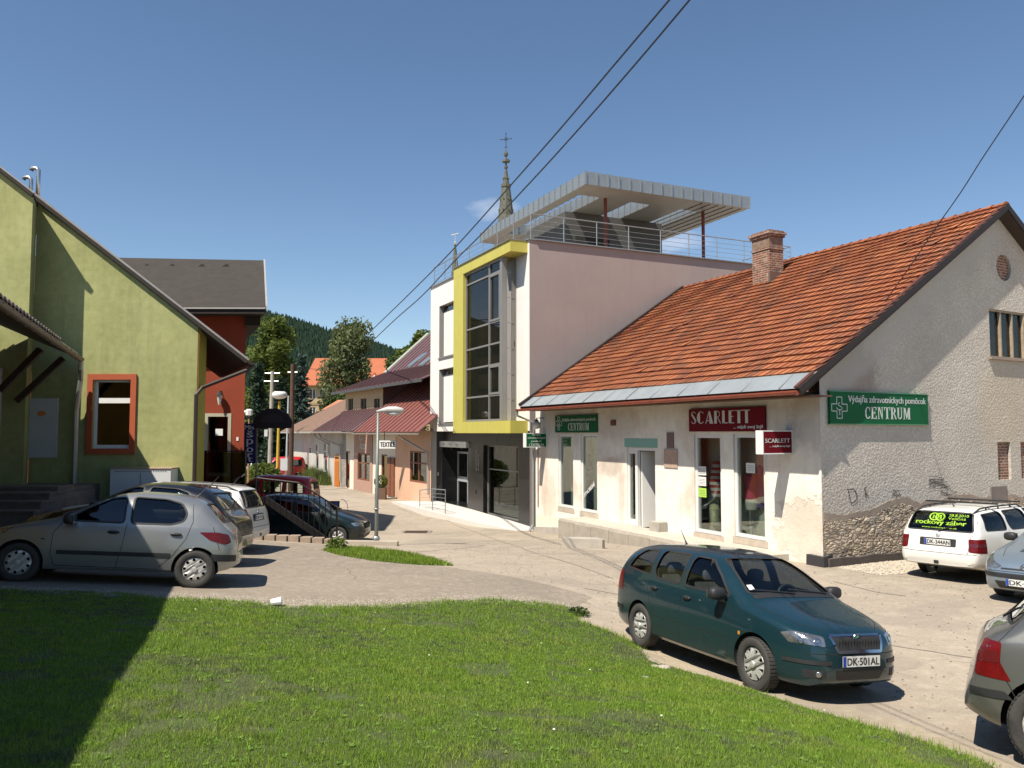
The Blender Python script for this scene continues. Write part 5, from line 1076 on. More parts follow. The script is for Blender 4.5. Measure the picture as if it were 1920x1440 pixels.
mb = MB(); q = g0_ - up * .05; xb = at(137, 940, 20.3); mb.tube([q, q - up * .2, Vector((xb.x + .12, 20.25, q.z - .45)), Vector((xb.x, 20.32, q.z - 1.2)), Vector((xb.x, 20.36, .1))], .06, 8); mb.build('downpipe', STEEL, yb_)
for (x0, y0, x1, y1, Y) in ((0, 732, 76, 655, 17.6), (31, 752, 118, 672, 19.0)):
    a0, a1 = at(x0, y0, Y), at(x1, y1, Y + .15); d_ = (a1 - a0).normalized(); mb = MB(); s_ = Vector((0, .09, 0)); c_ = d_.cross(Vector((0, 1, 0))).normalized() * .13
    mb.par(a0 - s_ / 2 - c_ / 2, a1 - a0, s_, c_); mb.build('strut', pm('dark_timber', (.03, .02, .015), .8, var=.3), yb_)
# arched white panel and steps
aw = Wall(wp0.x, wp0.y, dE.x, dE.y); aw = aw.off(.02)
t0 = aw.T(29, 800)
mb = MB(); P = []; aa = 1.3; cx0 = t0 + aa; zb = -.2; zt = aw.Z(10, 720)
for k in range(15): P.append((cx0 + aa * math.cos(math.pi * k / 14), zt + .45 * math.sin(math.pi * k / 14)))
P = [(cx0 + aa, zb)] + P + [(cx0 - aa, zb)]
mb.extr([aw.pt(a, b) for a, b in P], aw.n * .05); mb.build('arched_panel', pm('pale_lilac_paint', (.50, .47, .52), .8), yb_)
stp = thing('stone_stairs', 'dark weathered stone stairs in the shade at the far left', 'stairs', at(50, 1000, 18.2))
ST = pm('weathered_stone', (.17, .14, .12), .9, var=.3, vs=3, bm=.5, bs=25)
for k, (x1, y0, Y) in enumerate(((108, 916, 18.6), (92, 928, 18.1), (76, 944, 17.7), (62, 962, 17.3))):
    q = at(x1, y0, Y); mb = MB(); mb.box(q.x - 4, q.x, q.y, q.y + 2.0, .1, q.z); mb.box(q.x - 4.02, q.x + .03, q.y - .03, q.y + .6, q.z + .001, q.z + .05); mb.build('stair_step', ST, stp)

# ---------------------------------------------------------------- orange house behind it, deep dark roof
oh = thing('orange_house', 'deep orange-red rendered house with dark shingle roof and shaded porch', 'house', (-10, 27.5, tz(-10, 27)))
ox0 = OW.T(461, 640); zsoff = OW.Z(400, 577)
dz0, dz1 = OW.Z(410, 893), OW.Z(410, 775); da, db = OW.T(433, 830), OW.T(383, 830)
mb = MB(); mb.wallpoly(OW, [(ox0, -1), (14, -1), (14, zsoff), (ox0, zsoff)], [rect(da, db, dz0, dz1)], .15); mb.build('front_wall', ORG, oh)
mb = MB(); mb.par(OW.pt(ox0, -1, -.005), OW.u * .1, Vector((-3.2, 7, 0)), (0, 0, zsoff + 1)); mb.build('side_wall', ORG, oh)
SHG = pm('brown_shingle', (.040, .033, .027), .95, var=.22, vs=3, bm=.6, bs=14)
OWe = OW.off(.9); er = OWe.px(498, 579); el = (14, er[1]); rd = at(494, 491, OWe.p.y + 4.6)
mb = MB(); p0 = OWe.pt(*er); p1 = OWe.pt(14, er[1] + .02); r0 = rd.copy(); r1 = Vector((p1.x - 1, rd.y, rd.z + .25))
nr_ = (p1 - p0).cross(r0 - p0).normalized(); nr_ = nr_ if nr_.z > 0 else -nr_
mb.extr([p0, p1, r1, r0], nr_ * .06); back = Vector((-2.6, 4.6, -(rd.z - p0.z))); mb.extr([r0, r1, r1 + back, r0 + back], Vector((0, 0, .06))); orf = mb.build('roof', SHG, oh)
mb = MB(); mb.par(p0 - up * .16, p1 - p0, Vector((0, .05, 0)), up * .15); mb.par(p0 - up * .02 + Vector((0, 0, 0)), Vector((.06, 0, 0)), r0 - p0, up * .13, 1); mb.par(p0 - up * .01, p1 - p0, Vector((0, -.05, 0)), up * .05, 1); mb.build('fascia', [DR, pm('pale_verge_tin', (.42, .40, .37), .5, .4)], orf)
mb = MB(); mb.extr([p0 - up * .12 + Vector((0, .06, 0)), p1 - up * .12 + Vector((0, .06, 0)), p1 - up * .12 + Vector((0, 3, 0)), p0 - up * .12 + Vector((-1.3, 3, 0))], up * .06); 
mb.par(OW.pt(OW.T(490, 590), zsoff - .62, .1), OW.pt(ox0, 0) - OW.pt(OW.T(490, 590), 0), Vector((-2.2, 5, 0)), (0, 0, .6)); mb.build('soffit', DR, orf)
mb = MB()
for x in (268, 316, 372, 418):
    q = p0.lerp(r0, .84); k = (x - 960) / F; y_ = q.y; pt_ = Vector((k * y_, y_, q.z + .07)); mb.extr([pt_ + Vector((-.13, -.02, 0)), pt_ + Vector((.13, -.02, 0)), pt_ + Vector((0, -.02, .1))], Vector((0, .3, .05)))
mb.build('roof_vent', pm('vent_dark', (.03, .022, .02), .8), orf)
mb = MB(); f = .11
mb.wbox(OW, da, da + f, dz0, dz1, -.1, .02); mb.wbox(OW, db - f, db, dz0, dz1, -.1, .02); mb.wbox(OW, da + f, db - f, dz1 - f, dz1, -.1, .02); mb.wbox(OW, da + f, db - f, dz0, dz0 + .12, -.1, .02); dd = mb.build('door', pm('cream_door_frame', (.42, .38, .28), .6), oh)
mb = MB(); mb.wbox(OW, da + f, db - f, dz0 + .12, dz1 - f, -.07, -.06); mb.build('pane', glassm('brown_door_glass', (.25, .17, .12), 1, .02, .08), dd)
mb = MB(); mb.wbox(OW, da + .3, db - .35, dz1 - .75, dz1 - .52, -.055, -.05); mb.build('paper', PAP, dd); mb = MB(); mb.wbox(OW, da, db, dz0, dz1, -.6, -.5); mb.build('door_back', pm('brown_inner', (.12, .06, .04), .9), dd)
p = OW.pp(415, 747, .18); t = thing('wall_lantern', 'small white lantern on the orange wall above the porch door', 'lantern', p)
mb = MB(); mb.lathe([(.04, -.22), (.1, .1), (.0, .1)], p, n=8); mb.build('glass_body', pm('lantern_glass', (.6, .57, .5), .3), t); mb = MB(); mb.lathe([(.14, .1), (.05, .2), (0, .28)], p, n=8); mb.tube([p + up * .2, p + up * .25 - OW.n * .18], .015, 5); mb.build('cap', BLACK, t)
p = OW.pp(446, 823); t = thing('doorbell_plate', 'tiny white plate right of the porch door', 'plate', p); mb = MB(); mb.wbox(OW, OW.T(448), OW.T(444), p.z - .06, p.z + .06, .001, .02); mb.build('plate', WHITE, t)
# porch slab with dark glass railing
pz = dz0 - .03; q = at(362, 900, 22.0); pr = thing('porch', 'raised porch slab with dark glass railing in front of the orange wall', 'porch', (-7.6, 22, tz(-7.6, 21.5)))
xr = OW.pt(ox0, 0).x + .15
mb = MB(); mb.box(-9.8, -7.2, 21.6, 22.6, pz - .22, pz); mb.box(-9.8, -8.3, 21.6, 25.0, -.8, pz - .001); mb.build('slab', DR, pr)
mb = MB(); y_ = 21.75; x0 = at(366, 850, y_).x; x1 = at(460, 850, y_).x; zt = at(410, 846, y_).z; mb.box(x0, x1, y_, y_ + .012, pz - .3, zt - .03); mb.build('glass_panel', glassm('smoked_glass', (.30, .30, .28), 1, .02, .04), pr)
mb = MB(); mb.tube([(x0, y_, zt), (x1, y_, zt)], .02, 6); mb.box(x0 - .0, x0 + .28, y_ + .02, y_ + .1, pz - .5, zt); mb.box(x1 - .12, x1, y_ + .02, y_ + .1, pz - .5, zt); mb.build('rail', pm('black_steel', (.015, .015, .016), .4, .4), pr)
# ---------------------------------------------------------------- row of small shops further down the street
up = Vector((0, 0, 1))
SAL = pm('salmon_render', (.62, .38, .25), .85, var=.07, vs=1.2, bm=.2); CRM = pm('cream_render', (.72, .64, .52), .85, var=.08, vs=1.2, bm=.2); PKB = pm('brown_pink_render', (.40, .24, .18), .85, var=.08)
GRW = pm('grey_white_render', (.52, .48, .42), .9, col2=(.40, .37, .33), vs=1.0, bm=.3)
RR = pm('red_brown_sheet_roof', (.25, .095, .075), .5, .25, var=.12, vs=2); BRR = pm('purple_brown_sheet_roof', (.15, .085, .085), .5, .2, var=.15, vs=2); OTR = pm('old_brown_tile_roof', (.20, .115, .075), .9, col2=(.13, .085, .06), vs=4, bm=.6, bs=12)
GUT = pm('pale_gutter', (.45, .42, .38), .5, .4)
def S(x, y=850): return SF.T(x, y)
def wz(y, x): return SF.Z(x, y)
zE2 = wz(811, 760)
def srect(x0, x1, y0, y1): a, b = sorted((S(x0, y0), S(x1, y0))); z = sorted((wz(y0, (x0 + x1) / 2), wz(y1, (x0 + x1) / 2))); return rect(a, b, *z)
def swin(h, r, mat, glass, depth=.12, bars=2, nm='window', f=.09):
    (a, z0), (b, _), (_, z1) = r[0], r[1], r[2]; mb = MB()
    mb.wbox(SF, a, b, z0, z0 + f, -depth, -.02); mb.wbox(SF, a, b, z1 - f, z1, -depth, -.02)
    for k in range(bars + 1): x = a + (b - a - f) * k / bars; mb.wbox(SF, x, x + f, z0 + f, z1 - f, -depth, -.022)
    if nm == 'window': mb.wbox(SF, a, b, z1 - .65, z1 - .58, -depth, -.024)
    w = mb.build(nm, mat, h); mb = MB(); mb.wbox(SF, a + f, b - f, z0 + f, z1 - f, -depth * .7, -depth * .7 + .01); mb.build('pane', glass, w); return w
# shop A: salmon house next to the new building
sA = thing('salmon_shop_house', 'low salmon and cream shop house with red-brown sheet roof beside the new building', 'house', SF.pt(4, tz(-6, 45)))
xA = S(640); wA = srect(769, 801, 846, 905); wB = srect(672, 695, 850, 901); dA_ = srect(728, 741, 858, 930); dB_ = srect(715.5, 726, 852, 925); dC_ = srect(648, 656, 846, 914)
xm_ = S(741)
mb = MB(); mb.wallpoly(SF, [(-.5, -1.4), (xm_, -1.4), (xm_, zE2 + .1), (-.5, zE2 + .1)], [wA], .15, 0, 1); mb.build('front_wall', [SAL, BWOOD], sA)
wE = Wall(SF.pt(xm_, 0).x, SF.pt(xm_, 0).y, SF.u.x, SF.u.y)
def shift(r): return [(a - xm_, b) for a, b in r]
mb = MB(); mb.wallpoly(wE, [(0, -1.4), (xA - xm_, -1.4), (xA - xm_, zE2 + .1), (0, zE2 + .1)], [shift(wB), shift(dB_), shift(dC_)], .15, 0, 1); mb.build('front_wall', [CRM, BWOOD], sA)
a, b = sorted((S(665), S(699))); mb = MB(); mb.wbox(SF, a, wB[0][0], -1.2, zE2, .003, .05); mb.wbox(SF, wB[1][0], b, -1.2, zE2, .003, .05); mb.wbox(SF, wB[0][0], wB[1][0], wB[2][1], zE2, .003, .05); mb.wbox(SF, wB[0][0], wB[1][0], -1.2, wB[0][1], .003, .05); mb.build('brown_panel', PKB, sA)
swin(sA, wA, BWOOD, DGLASS); swin(sA, wB, BWOOD, SHOPG); swin(sA, dB_, BWOOD, DGLASS, bars=1, nm='door'); swin(sA, dC_, BWOOD, DGLASS, bars=1, nm='door')
mb = MB(); mb.wbox(SF, dA_[0][0], dA_[1][0], dA_[0][1], dA_[2][1], .0, .08); mb.wbox(SF, (dA_[0][0] + dA_[1][0]) / 2 - .04, (dA_[0][0] + dA_[1][0]) / 2 + .04, dA_[0][1], dA_[2][1], .08, .12); mb.build('door', BWOOD, sA)
mb = MB(); mb.wbox(SF, -.4, xA - .2, -1.2, zE2, -3, -2.9); mb.build('room_back', DARK, sA)
def sheet_roof(mb, p00, p10, p11, p01, nseam, m=0, th=.06, ms=None):
    p00, p10, p11, p01 = map(Vector, (p00, p10, p11, p01)); n = (p10 - p00).cross(p01 - p00).normalized(); n = n if n.z > 0 else -n
    mb.extr([p00, p10, p11, p01], n * th, m)
    for k in range(1, nseam):
        a = p00.lerp(p10, k / nseam) + n * th; b = p01.lerp(p11, k / nseam) + n * th; d = (p10 - p00).normalized() * .03; mb.par(a - d / 2, d, b - a, n * .05, m)
tA0, tA1 = -1.2, S(692, 812)
mb = MB(); sheet_roof(mb, SF.pt(tA0, zE2, .95), SF.pt(tA1, zE2, .95), SF.pt(tA1, zE2 + 4.6, -4.7), SF.pt(tA0, zE2 + 4.6, -4.7), 16); rA = mb.build('roof', RR, sA)
mb = MB()
for k in range(14): q = SF.pt(tA0 + .6 + k * (tA1 - tA0 - 1) / 14, zE2 + .75, -.15); mb.par(q, SF.u * .25, SF.n * .02, up * .16)
mb.build('snow_guard', DGREY, rA)
mb = MB(); gutter(mb, SF.pt(tA0, zE2 - .03, 1.02), SF.pt(tA1, zE2 - .03, 1.02), .09); mb.tube([SF.pt(S(777), zE2 - .1, 1.0), SF.pt(S(777), zE2 - .35, .6), SF.pt(S(806), zE2 - 1.0, .12), SF.pt(S(806), -.2, .1)], .05, 6); mb.build('gutter', GUT, sA)
mb = MB(); mb.par(SF.pt(tA1, zE2 - .12, .95), SF.u * .05, SF.pt(tA1, zE2 + 4.6, -4.7) - SF.pt(tA1, zE2, .95), up * .26); mb.build('verge', DGREY, rA)
# shop B: upper floor with a long dormer under a big brown roof
sB = thing('dormer_house', 'long low house with purple-brown roof and beige three-window dormer', 'house', SF.pt(15, tz(-11, 54)))
tB0, tB1 = S(690, 812), S(610, 808); zB = wz(809, 650)
mb = MB(); sheet_roof(mb, SF.pt(tB0 + .1, zB, .9), SF.pt(tB1, zB, .9), SF.pt(tB1 - 1.2, zB + 1.55, -1.35), SF.pt(tB0 + .1, zB + 1.55, -1.35), 16); rB = mb.build('roof', BRR, sB)
mb = MB(); gutter(mb, SF.pt(tB0, zB - .04, .98), SF.pt(tB1, zB - .04, .98), .09); mb.tube([SF.pt(S(612), zB - .1, .58), SF.pt(S(616), zB - .5, .5), SF.pt(S(641), zB - .95, .12), SF.pt(S(641), -.3, .1)], .05, 6); mb.build('gutter', GUT, sB)
SD = SF.off(-1.15); d0, d1 = SD.T(718, 750), SD.T(648, 750); dz0_, dz1_ = SD.Z(680, 785), SD.Z(680, 731)
dw = []
for x0, x1 in ((653, 662), (676, 687), (701, 712)): a, b = sorted((SD.T(x0, 765), SD.T(x1, 765))); dw.append(rect(a, b, SD.Z(x0, 783), SD.Z(x0, 748)))
mb = MB(); mb.wallpoly(SD, [(d0, dz0_ - .4), (d1, dz0_ - .4), (d1, dz1_), (d0, dz1_)], dw, .15); mb.build('dormer_wall', pm('beige_render', (.48, .36, .22), .85), sB)
for w_ in dw:
    a, b, z0, z1 = w_[0][0], w_[1][0], w_[0][1], w_[2][1]; mb = MB(); mb.wbox(SD, a, b, z0, z1, -.14, -.10); mb.wbox(SD, (a + b) / 2 - .04, (a + b) / 2 + .04, z0, z1, -.1, -.06); wn = mb.build('window', pm('dark_brown_window', (.07, .035, .02), .4), sB)
    mb = MB(); mb.wbox(SD, a + .1, b - .1, z0 + .1, z1 - .1, -.098, -.092); mb.build('pane', DGLASS, wn)
mb = MB(); mb.extr([SD.pt(d0, dz0_ - .4, .003), SD.pt(d0, dz1_, .003), SD.pt(d0, dz1_ + 1.4, -3.6), SD.pt(d0, dz0_ - .4, -3.6)], -SD.u * .05); mb.build('dormer_cheek', pm('dark_red_cladding', (.13, .05, .04), .7), sB)
e0_, e1_ = SD.T(812, 700), SD.T(637, 738); ze_ = SD.Z(637, 738)
mb = MB(); sheet_roof(mb, SD.pt(e0_, ze_, .6), SD.pt(e1_, ze_, .6), SD.pt(e1_, ze_ + 1.5, -3.2), SD.pt(e0_, ze_ + 1.5, -3.2), 24)
sheet_roof(mb, SD.pt(e0_, ze_ + 1.51, -3.2), SD.pt(e1_ - 1, ze_ + 1.51, -3.2), SD.pt(e1_ - 1, ze_ + 4.6, -6.6), SD.pt(e0_, ze_ + 4.6, -6.6), 20); ru = mb.build('upper_roof', BRR, sB)
mb = MB(); mb.par(SD.pt(e1_, ze_ - .12, .62), -SD.u * (e1_ - e0_), SD.n * .05, up * .15); mb.build('eave_board', DGREY, ru)
mb = MB(); mb.par(SD.pt(e1_ - 1.0, ze_ + 1.5, -3.15), SD.u * .7, SD.pt(e1_ - 1, ze_ + 4.6, -6.6) - SD.pt(e1_ - 1, ze_ + 1.51, -3.2), up * .12); mb.build('pale_verge', pm('pale_green_tin', (.36, .38, .30), .6, .2), ru)
for x0, y0, x1, y1 in ((770, 688, 801, 664), (792, 686, 812, 671)):
    pl = SD.pt(0, 0, -3.2)
    def onroof(x, y):
        P0 = SD.pt(e0_, ze_ + 1.6, -3.2); n_ = (SD.u.cross(SD.pt(0, 3.09, -3.4) - SD.pt(0, 0, 0))).normalized(); d = pdir(x, y); k = (P0 - Vector((0, 0, ZC))).dot(n_) / d.dot(n_); return Vector((0, 0, ZC)) + d * k
    q0, q1 = onroof(x0, y0), onroof(x1, y1); mb = MB(); mb.par(q0, SD.u * .75, q1 - q0, up * .12); mb.build('skylight', pm('skylight_glass', (.16, .19, .21), .15), ru)
# shop C: grey house at the end
sC = thing('grey_cottage', 'low grey-white cottage with old brown tiled hipped roof at the end of the shop row', 'house', SF.pt(26, tz(-15, 62)))
tC0, tC1 = S(637, 809), S(549, 809); zC_ = wz(808.5, 600)
cw = [srect(591.5, 597.5, 832, 880), srect(607, 613.5, 830, 884), srect(579.5, 584, 838, 851)]
mb = MB(); mb.wallpoly(SF, [(tC0 - 1.5, -1.4), (tC1, -1.4), (tC1, zC_), (tC0 - 1.5, zC_)], cw, .15); mb.build('front_wall', GRW, sC)
mb = MB(); mb.par(SF.pt(tC1, -1.4, -.002), SF.u * .1, -SF.n * 7, up * (zC_ + 1.4)); mb.build('end_wall', GRW, sC)
for w_ in cw: swin(sC, w_, WHITE, DGLASS, bars=1, f=.05)
zr_ = zC_ + 2.6
mb = MB(); A0, A1 = SF.pt(tC0 - 3.5, zC_ - .05, .85), SF.pt(tC1 + .5, zC_ - .05, .85); R0_, R1_ = SF.pt(tC0 - 3.5, zr_, -3.6), SF.pt(tC1 - 3.2, zr_, -3.6); B1_ = SF.pt(tC1 + .5, zC_ - .05, -7.6)
mb.extr([A0, A1, R1_, R0_], up * .08); mb.extr([A1, B1_, R1_], up * .08); rC = mb.build('roof', OTR, sC)
mb = MB(); mb.par(A0 - up * .1, A1 - A0, SF.n * .05, up * .13); mb.build('eave_board', GUT, rC); mb = MB(); mb.tube([SF.pt(S(601), zC_ - .1, .5), SF.pt(S(604), zC_ - .45, .45), SF.pt(S(618.5), zC_ - .9, .1), SF.pt(S(619), -.4, .1)], .045, 6); mb.build('downpipe', GUT, sC)
q = at(585, 802, 72); oc = thing('far_cottage', 'orange tiled roof of a low house just behind the grey cottage', 'house', (q.x, q.y + 3, tz(q.x, q.y)))
mb = MB(); mb.box(q.x - 2, q.x + 5, 74, 82, -1, q.z); mb.build('wall', GRW, oc); mb = MB(); mb.extr([Vector((q.x - 2.5, 73.5, q.z - .2)), Vector((q.x + 5.5, 73.5, q.z - .2)), Vector((q.x + 5.5, 78, q.z + 2.6)), Vector((q.x + 1.0, 78, q.z + 2.6))], up * .1); mb.build('roof', pm('bright_orange_tile', (.42, .17, .09), .9, var=.15), oc)
# orange shutter door, sign board, planter, wall lettering
t, a, b, z0, z1 = wobj('shutter_door', 'bright orange louvred shutter door between the grey cottage and the cream wall', 'door', SF, 629.5, 638.5, 853, 914, .02, .1, pm('orange_louvre', (.58, .20, .03), .6), 'frame')
mb = MB(); 
for k in range(14): mb.wbox(SF, a + .08, b - .08, z0 + .15 + k * (z1 - z0 - .5) / 14, z0 + .2 + k * (z1 - z0 - .5) / 14, .1, .13)
mb.build('slat', bpy.data.materials['orange_louvre'], t); mb = MB(); mb.wbox(SF, a + .15, b - .15, z1 - .25, z1 - .12, .1, .11); mb.build('plate', BLACK, t)
w6 = SF.off(.6); a, b = sorted((w6.T(710, 833), w6.T(743, 833))); t = thing('textile_sign', 'white hanging sign with dark lettering on the salmon shop', 'sign', w6.pt(a, 1)); z0, z1 = w6.Z(727, 840.5), w6.Z(727, 826)
pw = Wall(w6.pt(a, 0).x, w6.pt(a, 0).y, .95, -.1); 
if pw.n.y > 0: pw.n = -pw.n
ta_, tb_ = sorted((pw.T(710, 833), pw.T(743, 833))); mb = MB(); mb.wbox(pw, ta_, tb_, pw.Z(727, 841), pw.Z(727, 826), -.1, 0); mb.build('panel', WHITE, t); wtext(t, pw, 'TEXTILE', 713, 740, 829, 838, .001, BLACK, .012)
mb = MB(); mb.tube([pw.pt(ta_ + .3, pw.Z(727, 826), -.05), pw.pt(ta_ + .3, zE2 + .1, -.05)], .02, 5); mb.build('hanger', BLACK, t)
t = thing('wall_lettering', 'pale cut-out lettering on the brown wall panel above the shop window', 'lettering', SF.pp(680, 835)); wtext(t, SF.off(.05), 'Klik', 674, 681, 814, 826, .01, SG); wtext(t, SF.off(.05), 'foto', 675, 686, 828, 842, .01, SG)
g = ground_px(714, 936); p = Vector((g.x, g.y, g.z)); t = thing('planter', 'clipped round shrub in a square brown planter before the shop door', 'planter', p)
mb = MB(); mb.extr([p + Vector((-.28, -.28, 0)), p + Vector((.28, -.28, 0)), p + Vector((.28, .28, 0)), p + Vector((-.28, .28, 0))], up * .62); mb.build('pot', pm('brown_pot', (.14, .08, .05), .7), t)
def leafball(mb, c, rx, rz, n, s, hollow=.55):
    d = rng.normal(size=(n, 3)); d /= np.linalg.norm(d, axis=1)[:, None]; r = hollow + (1 - hollow) * rng.random(n) ** .5
    P = np.array(c) + d * r[:, None] * np.array([rx, rx, rz]); leafquads(mb, P, s)
def leafquads(mb, P, s, stretch=1.0, tints=None, droop=0.0):
    n = len(P); a = rng.normal(size=(n, 3)); a[:, 2] = a[:, 2] * .6 - droop; a /= np.linalg.norm(a, axis=1)[:, None]; b = np.cross(a, rng.normal(size=(n, 3))); b /= np.linalg.norm(b, axis=1)[:, None]
    k = s * rng.uniform(.6, 1.3, n)[:, None]; base = len(mb.V); a *= k * stretch; b *= k * .55
    Q = np.stack([P - a, P + b, P + a, P - b], 1).reshape(-1, 3); mb.V += [tuple(q) for q in Q.tolist()]
    mb.F += [[base + 4 * i, base + 4 * i + 1, base + 4 * i + 2, base + 4 * i + 3] for i in range(n)]; mb.M += [0] * n
    if mb.C is not None: mb.C += tints if tints is not None else [(.1, .15, .05, 1)] * n
def leafmat(name, c1, c2, sc=.8, tr=.25):
    if name in _mc: return _mc[name]
    m, nt, b = newmat(name); g = objc(nt); n = noise(nt, sc, 4, g); n2 = noise(nt, sc * 14, 3, g); f = rng_(nt, mth(nt, 'MULTIPLY_ADD', n2, .5, mth(nt, 'MULTIPLY', n, .5)), .35, .65)
    c = mix(nt, f, c1, c2); nt.links.new(c, b.inputs['Base Color']); b.inputs['Roughness'].default_value = .6; b.inputs['Specular IOR Level'].default_value = .25
    tl = nd(nt, 'BsdfTranslucent', {0: mix(nt, .5, c, (c2[0] * 1.6, c2[1] * 1.6, c2[2]))}); mx_ = nd(nt, 'MixShader', {0: tr, 1: b.outputs[0], 2: tl.outputs[0]}); o = [x for x in nt.nodes if x.type == 'OUTPUT_MATERIAL'][0]; nt.links.new(mx_.outputs[0], o.inputs[0]); _mc[name] = m; return m
LG = leafmat('light_green_leaf', (.075, .105, .02), (.14, .18, .04)); MG_ = leafmat('mid_green_leaf', (.035, .06, .016), (.075, .11, .03)); DG = leafmat('spruce_needle', (.012, .028, .016), (.030, .055, .030), tr=.08); BG_ = leafmat('blue_spruce_needle', (.022, .045, .036), (.055, .09, .07), tr=.08); BI = leafmat('birch_leaf', (.10, .125, .05), (.16, .19, .085))
mb = MB(); leafball(mb, p + up * .95, .36, .34, 900, .05, .85); mb.build('topiary', LG, t)
BARK = pm('bark', (.09, .065, .045), .95, var=.4, vs=6, bm=.8, bs=20)
def broadleaf(name, label, px, top, w, Y, mat, leaf=.2, n=5200, droop=0.0, hfac=.8):
    c = at(px, top, Y); gz = tz(c.x, Y); H = c.z - gz; R = w / 2 * Y / F; t = thing(name, label, 'tree', (c.x, Y, gz)); base = Vector((c.x, Y, gz))
    mb = MB(); mb.tube([base, base + Vector((.1, 0, H * .3)), base + Vector((-.1, .1, H * .6)), base + Vector((0, 0, H * .9))], [R * .09 + .1, R * .06 + .06, .07, .02], 8)
    cl = []
    nC = 46
    for k in range(nC):
        z = rng.uniform(1 - hfac, .97); rr_ = R * (math.sin(math.pi * min(1, (1.02 - z) / hfac * .62 + .12)) ** .7) * rng.uniform(.15, .92); a = rng.uniform(0, 6.283); q = base + Vector((math.cos(a) * rr_, math.sin(a) * rr_, H * z)); cl.append(q)
        s_ = base + Vector((0, 0, H * max(.2, z - .22))); mb.tube([s_, s_.lerp(q, .6) + up * .2, q], [.07, .04, .015], 5, cap=False)
    mb.build('trunk', BARK, t); mb = MB()
    for q in cl:
        k = R * rng.uniform(.28, .46); m_ = n // nC; d = rng.normal(size=(m_, 3)); d /= np.linalg.norm(d, axis=1)[:, None]; P = np.array(q) + d * (rng.random(m_) ** .4)[:, None] * np.array([k, k, k * (1.0 + droop * .9)]); P[:, 2] -= droop * k * .5
        leafquads(mb, P, leaf, 1.2, droop=droop)
    mb.build('crown', mat, t); return t
def spruce(label, px, top, w, Y, mat, n=4200, name='spruce', bot=None):
    c = at(px, top, Y); gz = tz(c.x, Y); H = c.z - gz; R = w / 2 * Y / F; t = thing(name, label, 'tree', (c.x, Y, gz)); base = Vector((c.x, Y, gz))
    mb = MB(); mb.tube([base, base + up * H * .98], [R * .1 + .05, .02], 7)
    mb2 = MB(); L = 22
    for l in range(L):
        f = l / L; z = H * (.06 + .92 * f); r = R * (1 - f) ** .8 + .12; nb = int(9 + 8 * (1 - f))
        for k in range(nb):
            a = rng.uniform(0, 6.283); rr_ = r * rng.uniform(.7, 1.08); tip = base + Vector((math.cos(a) * rr_, math.sin(a) * rr_, z - rr_ * .28)); st = base + up * (z + .1)
            if k % 3 == 0: mb.tube([st, tip], [.035, .01], 4, cap=False)
            m_ = max(6, int(n / L / nb * (1.5 - f))); s = rng.random(m_) ** .6; P = np.array(st)[None] * (1 - s[:, None]) + np.array(tip)[None] * s[:, None] + rng.normal(size=(m_, 3)) * np.array([.09, .09, .06]) * R * .8
            leafquads(mb2, P, .13 + .02 * R, 1.6, droop=.25)
    mb.build('trunk', BARK, t); mb2.build('crown', mat, t); return t
broadleaf('broadleaf_tree', 'tall light green rounded tree beyond the dark roofed sign', 512, 601, 116, 92, LG, .24, 15000, hfac=.8)
spruce('blue-tinged spruce with drooping tips right behind the wooden pole', 566, 655, 66, 74, BG_)
spruce('dark spruce half hidden behind the orange house corner', 485, 672, 70, 78, DG, 4200)
spruce('dark spruce between the light tree and the wooden pole', 528, 700, 66, 70, DG, 3600)
broadleaf('birch_tree', 'grey-green drooping birch in front of the orange school roof', 655, 612, 108, 100, BI, .22, 17000, droop=.9, hfac=.85)
broadleaf('broadleaf_tree', 'fresh green tree rising right of the school above the brown roof', 772, 626, 88, 98, LG, .24, 12000)
broadleaf('broadleaf_tree', 'lower green tree with reddish patch at the right end of the school roof', 738, 668, 44, 92, MG_, .22, 3000)
broadleaf('shrub', 'dark bushy shrub under the birch beside the dormer roof', 633, 742, 66, 82, MG_, .2, 4000, hfac=.95)
broadleaf('shrub', 'dark low shrub at the left foot of the school', 585, 775, 40, 78, DG, .2, 2600, hfac=.95)
for px, tp_, lab in ((478, 790, 'dark hedge clump nearest the orange house'), (508, 800, 'dark hedge clump behind the concrete pole'), (540, 790, 'dark hedge clump behind the wooden pole')): broadleaf('hedge', lab, px, tp_, 48, 76, DG, .2, 2400, hfac=.98)
# school
sch = thing('school_building', 'long school building with bright orange hipped roof and beige walls behind the trees', 'building', at(650, 860, 118)); Wc = Wall(at(567, 800, 118).x, 118, 1, .05); 
a0, a1 = Wc.T(575, 760), Wc.T(800, 760) + 8; zt_ = Wc.Z(650, 724); hl = []
for x0 in (580, 598.5, 617, 636, 655, 674, 693, 712):
    for y0, y1 in ((729, 748), (763, 783), (797, 817)): a, b = Wc.T(x0, y0), Wc.T(x0 + 12, y0); hl.append(rect(a, b, Wc.Z(x0, y1), Wc.Z(x0, y0)))
mb = MB(); mb.wallpoly(Wc, [(a0, -1), (a1, -1), (a1, zt_), (a0, zt_)], hl, .2); mb.build('front_wall', pm('school_beige', (.42, .32, .18), .9, var=.06), sch)
mb = MB(); mb.par(Wc.pt(a0, -1), Wc.u * .2, -Wc.n * 14, up * (zt_ + 1)); mb.build('end_wall', bpy.data.materials['school_beige'], sch)
mb = MB(); 
for y in (756, 790): z = Wc.Z(600, y); mb.wbox(Wc, a0 - .1, a1, z - .25, z + .02, .0, .08)
mb.build('string_course', pm('school_band', (.30, .22, .13), .9), sch)
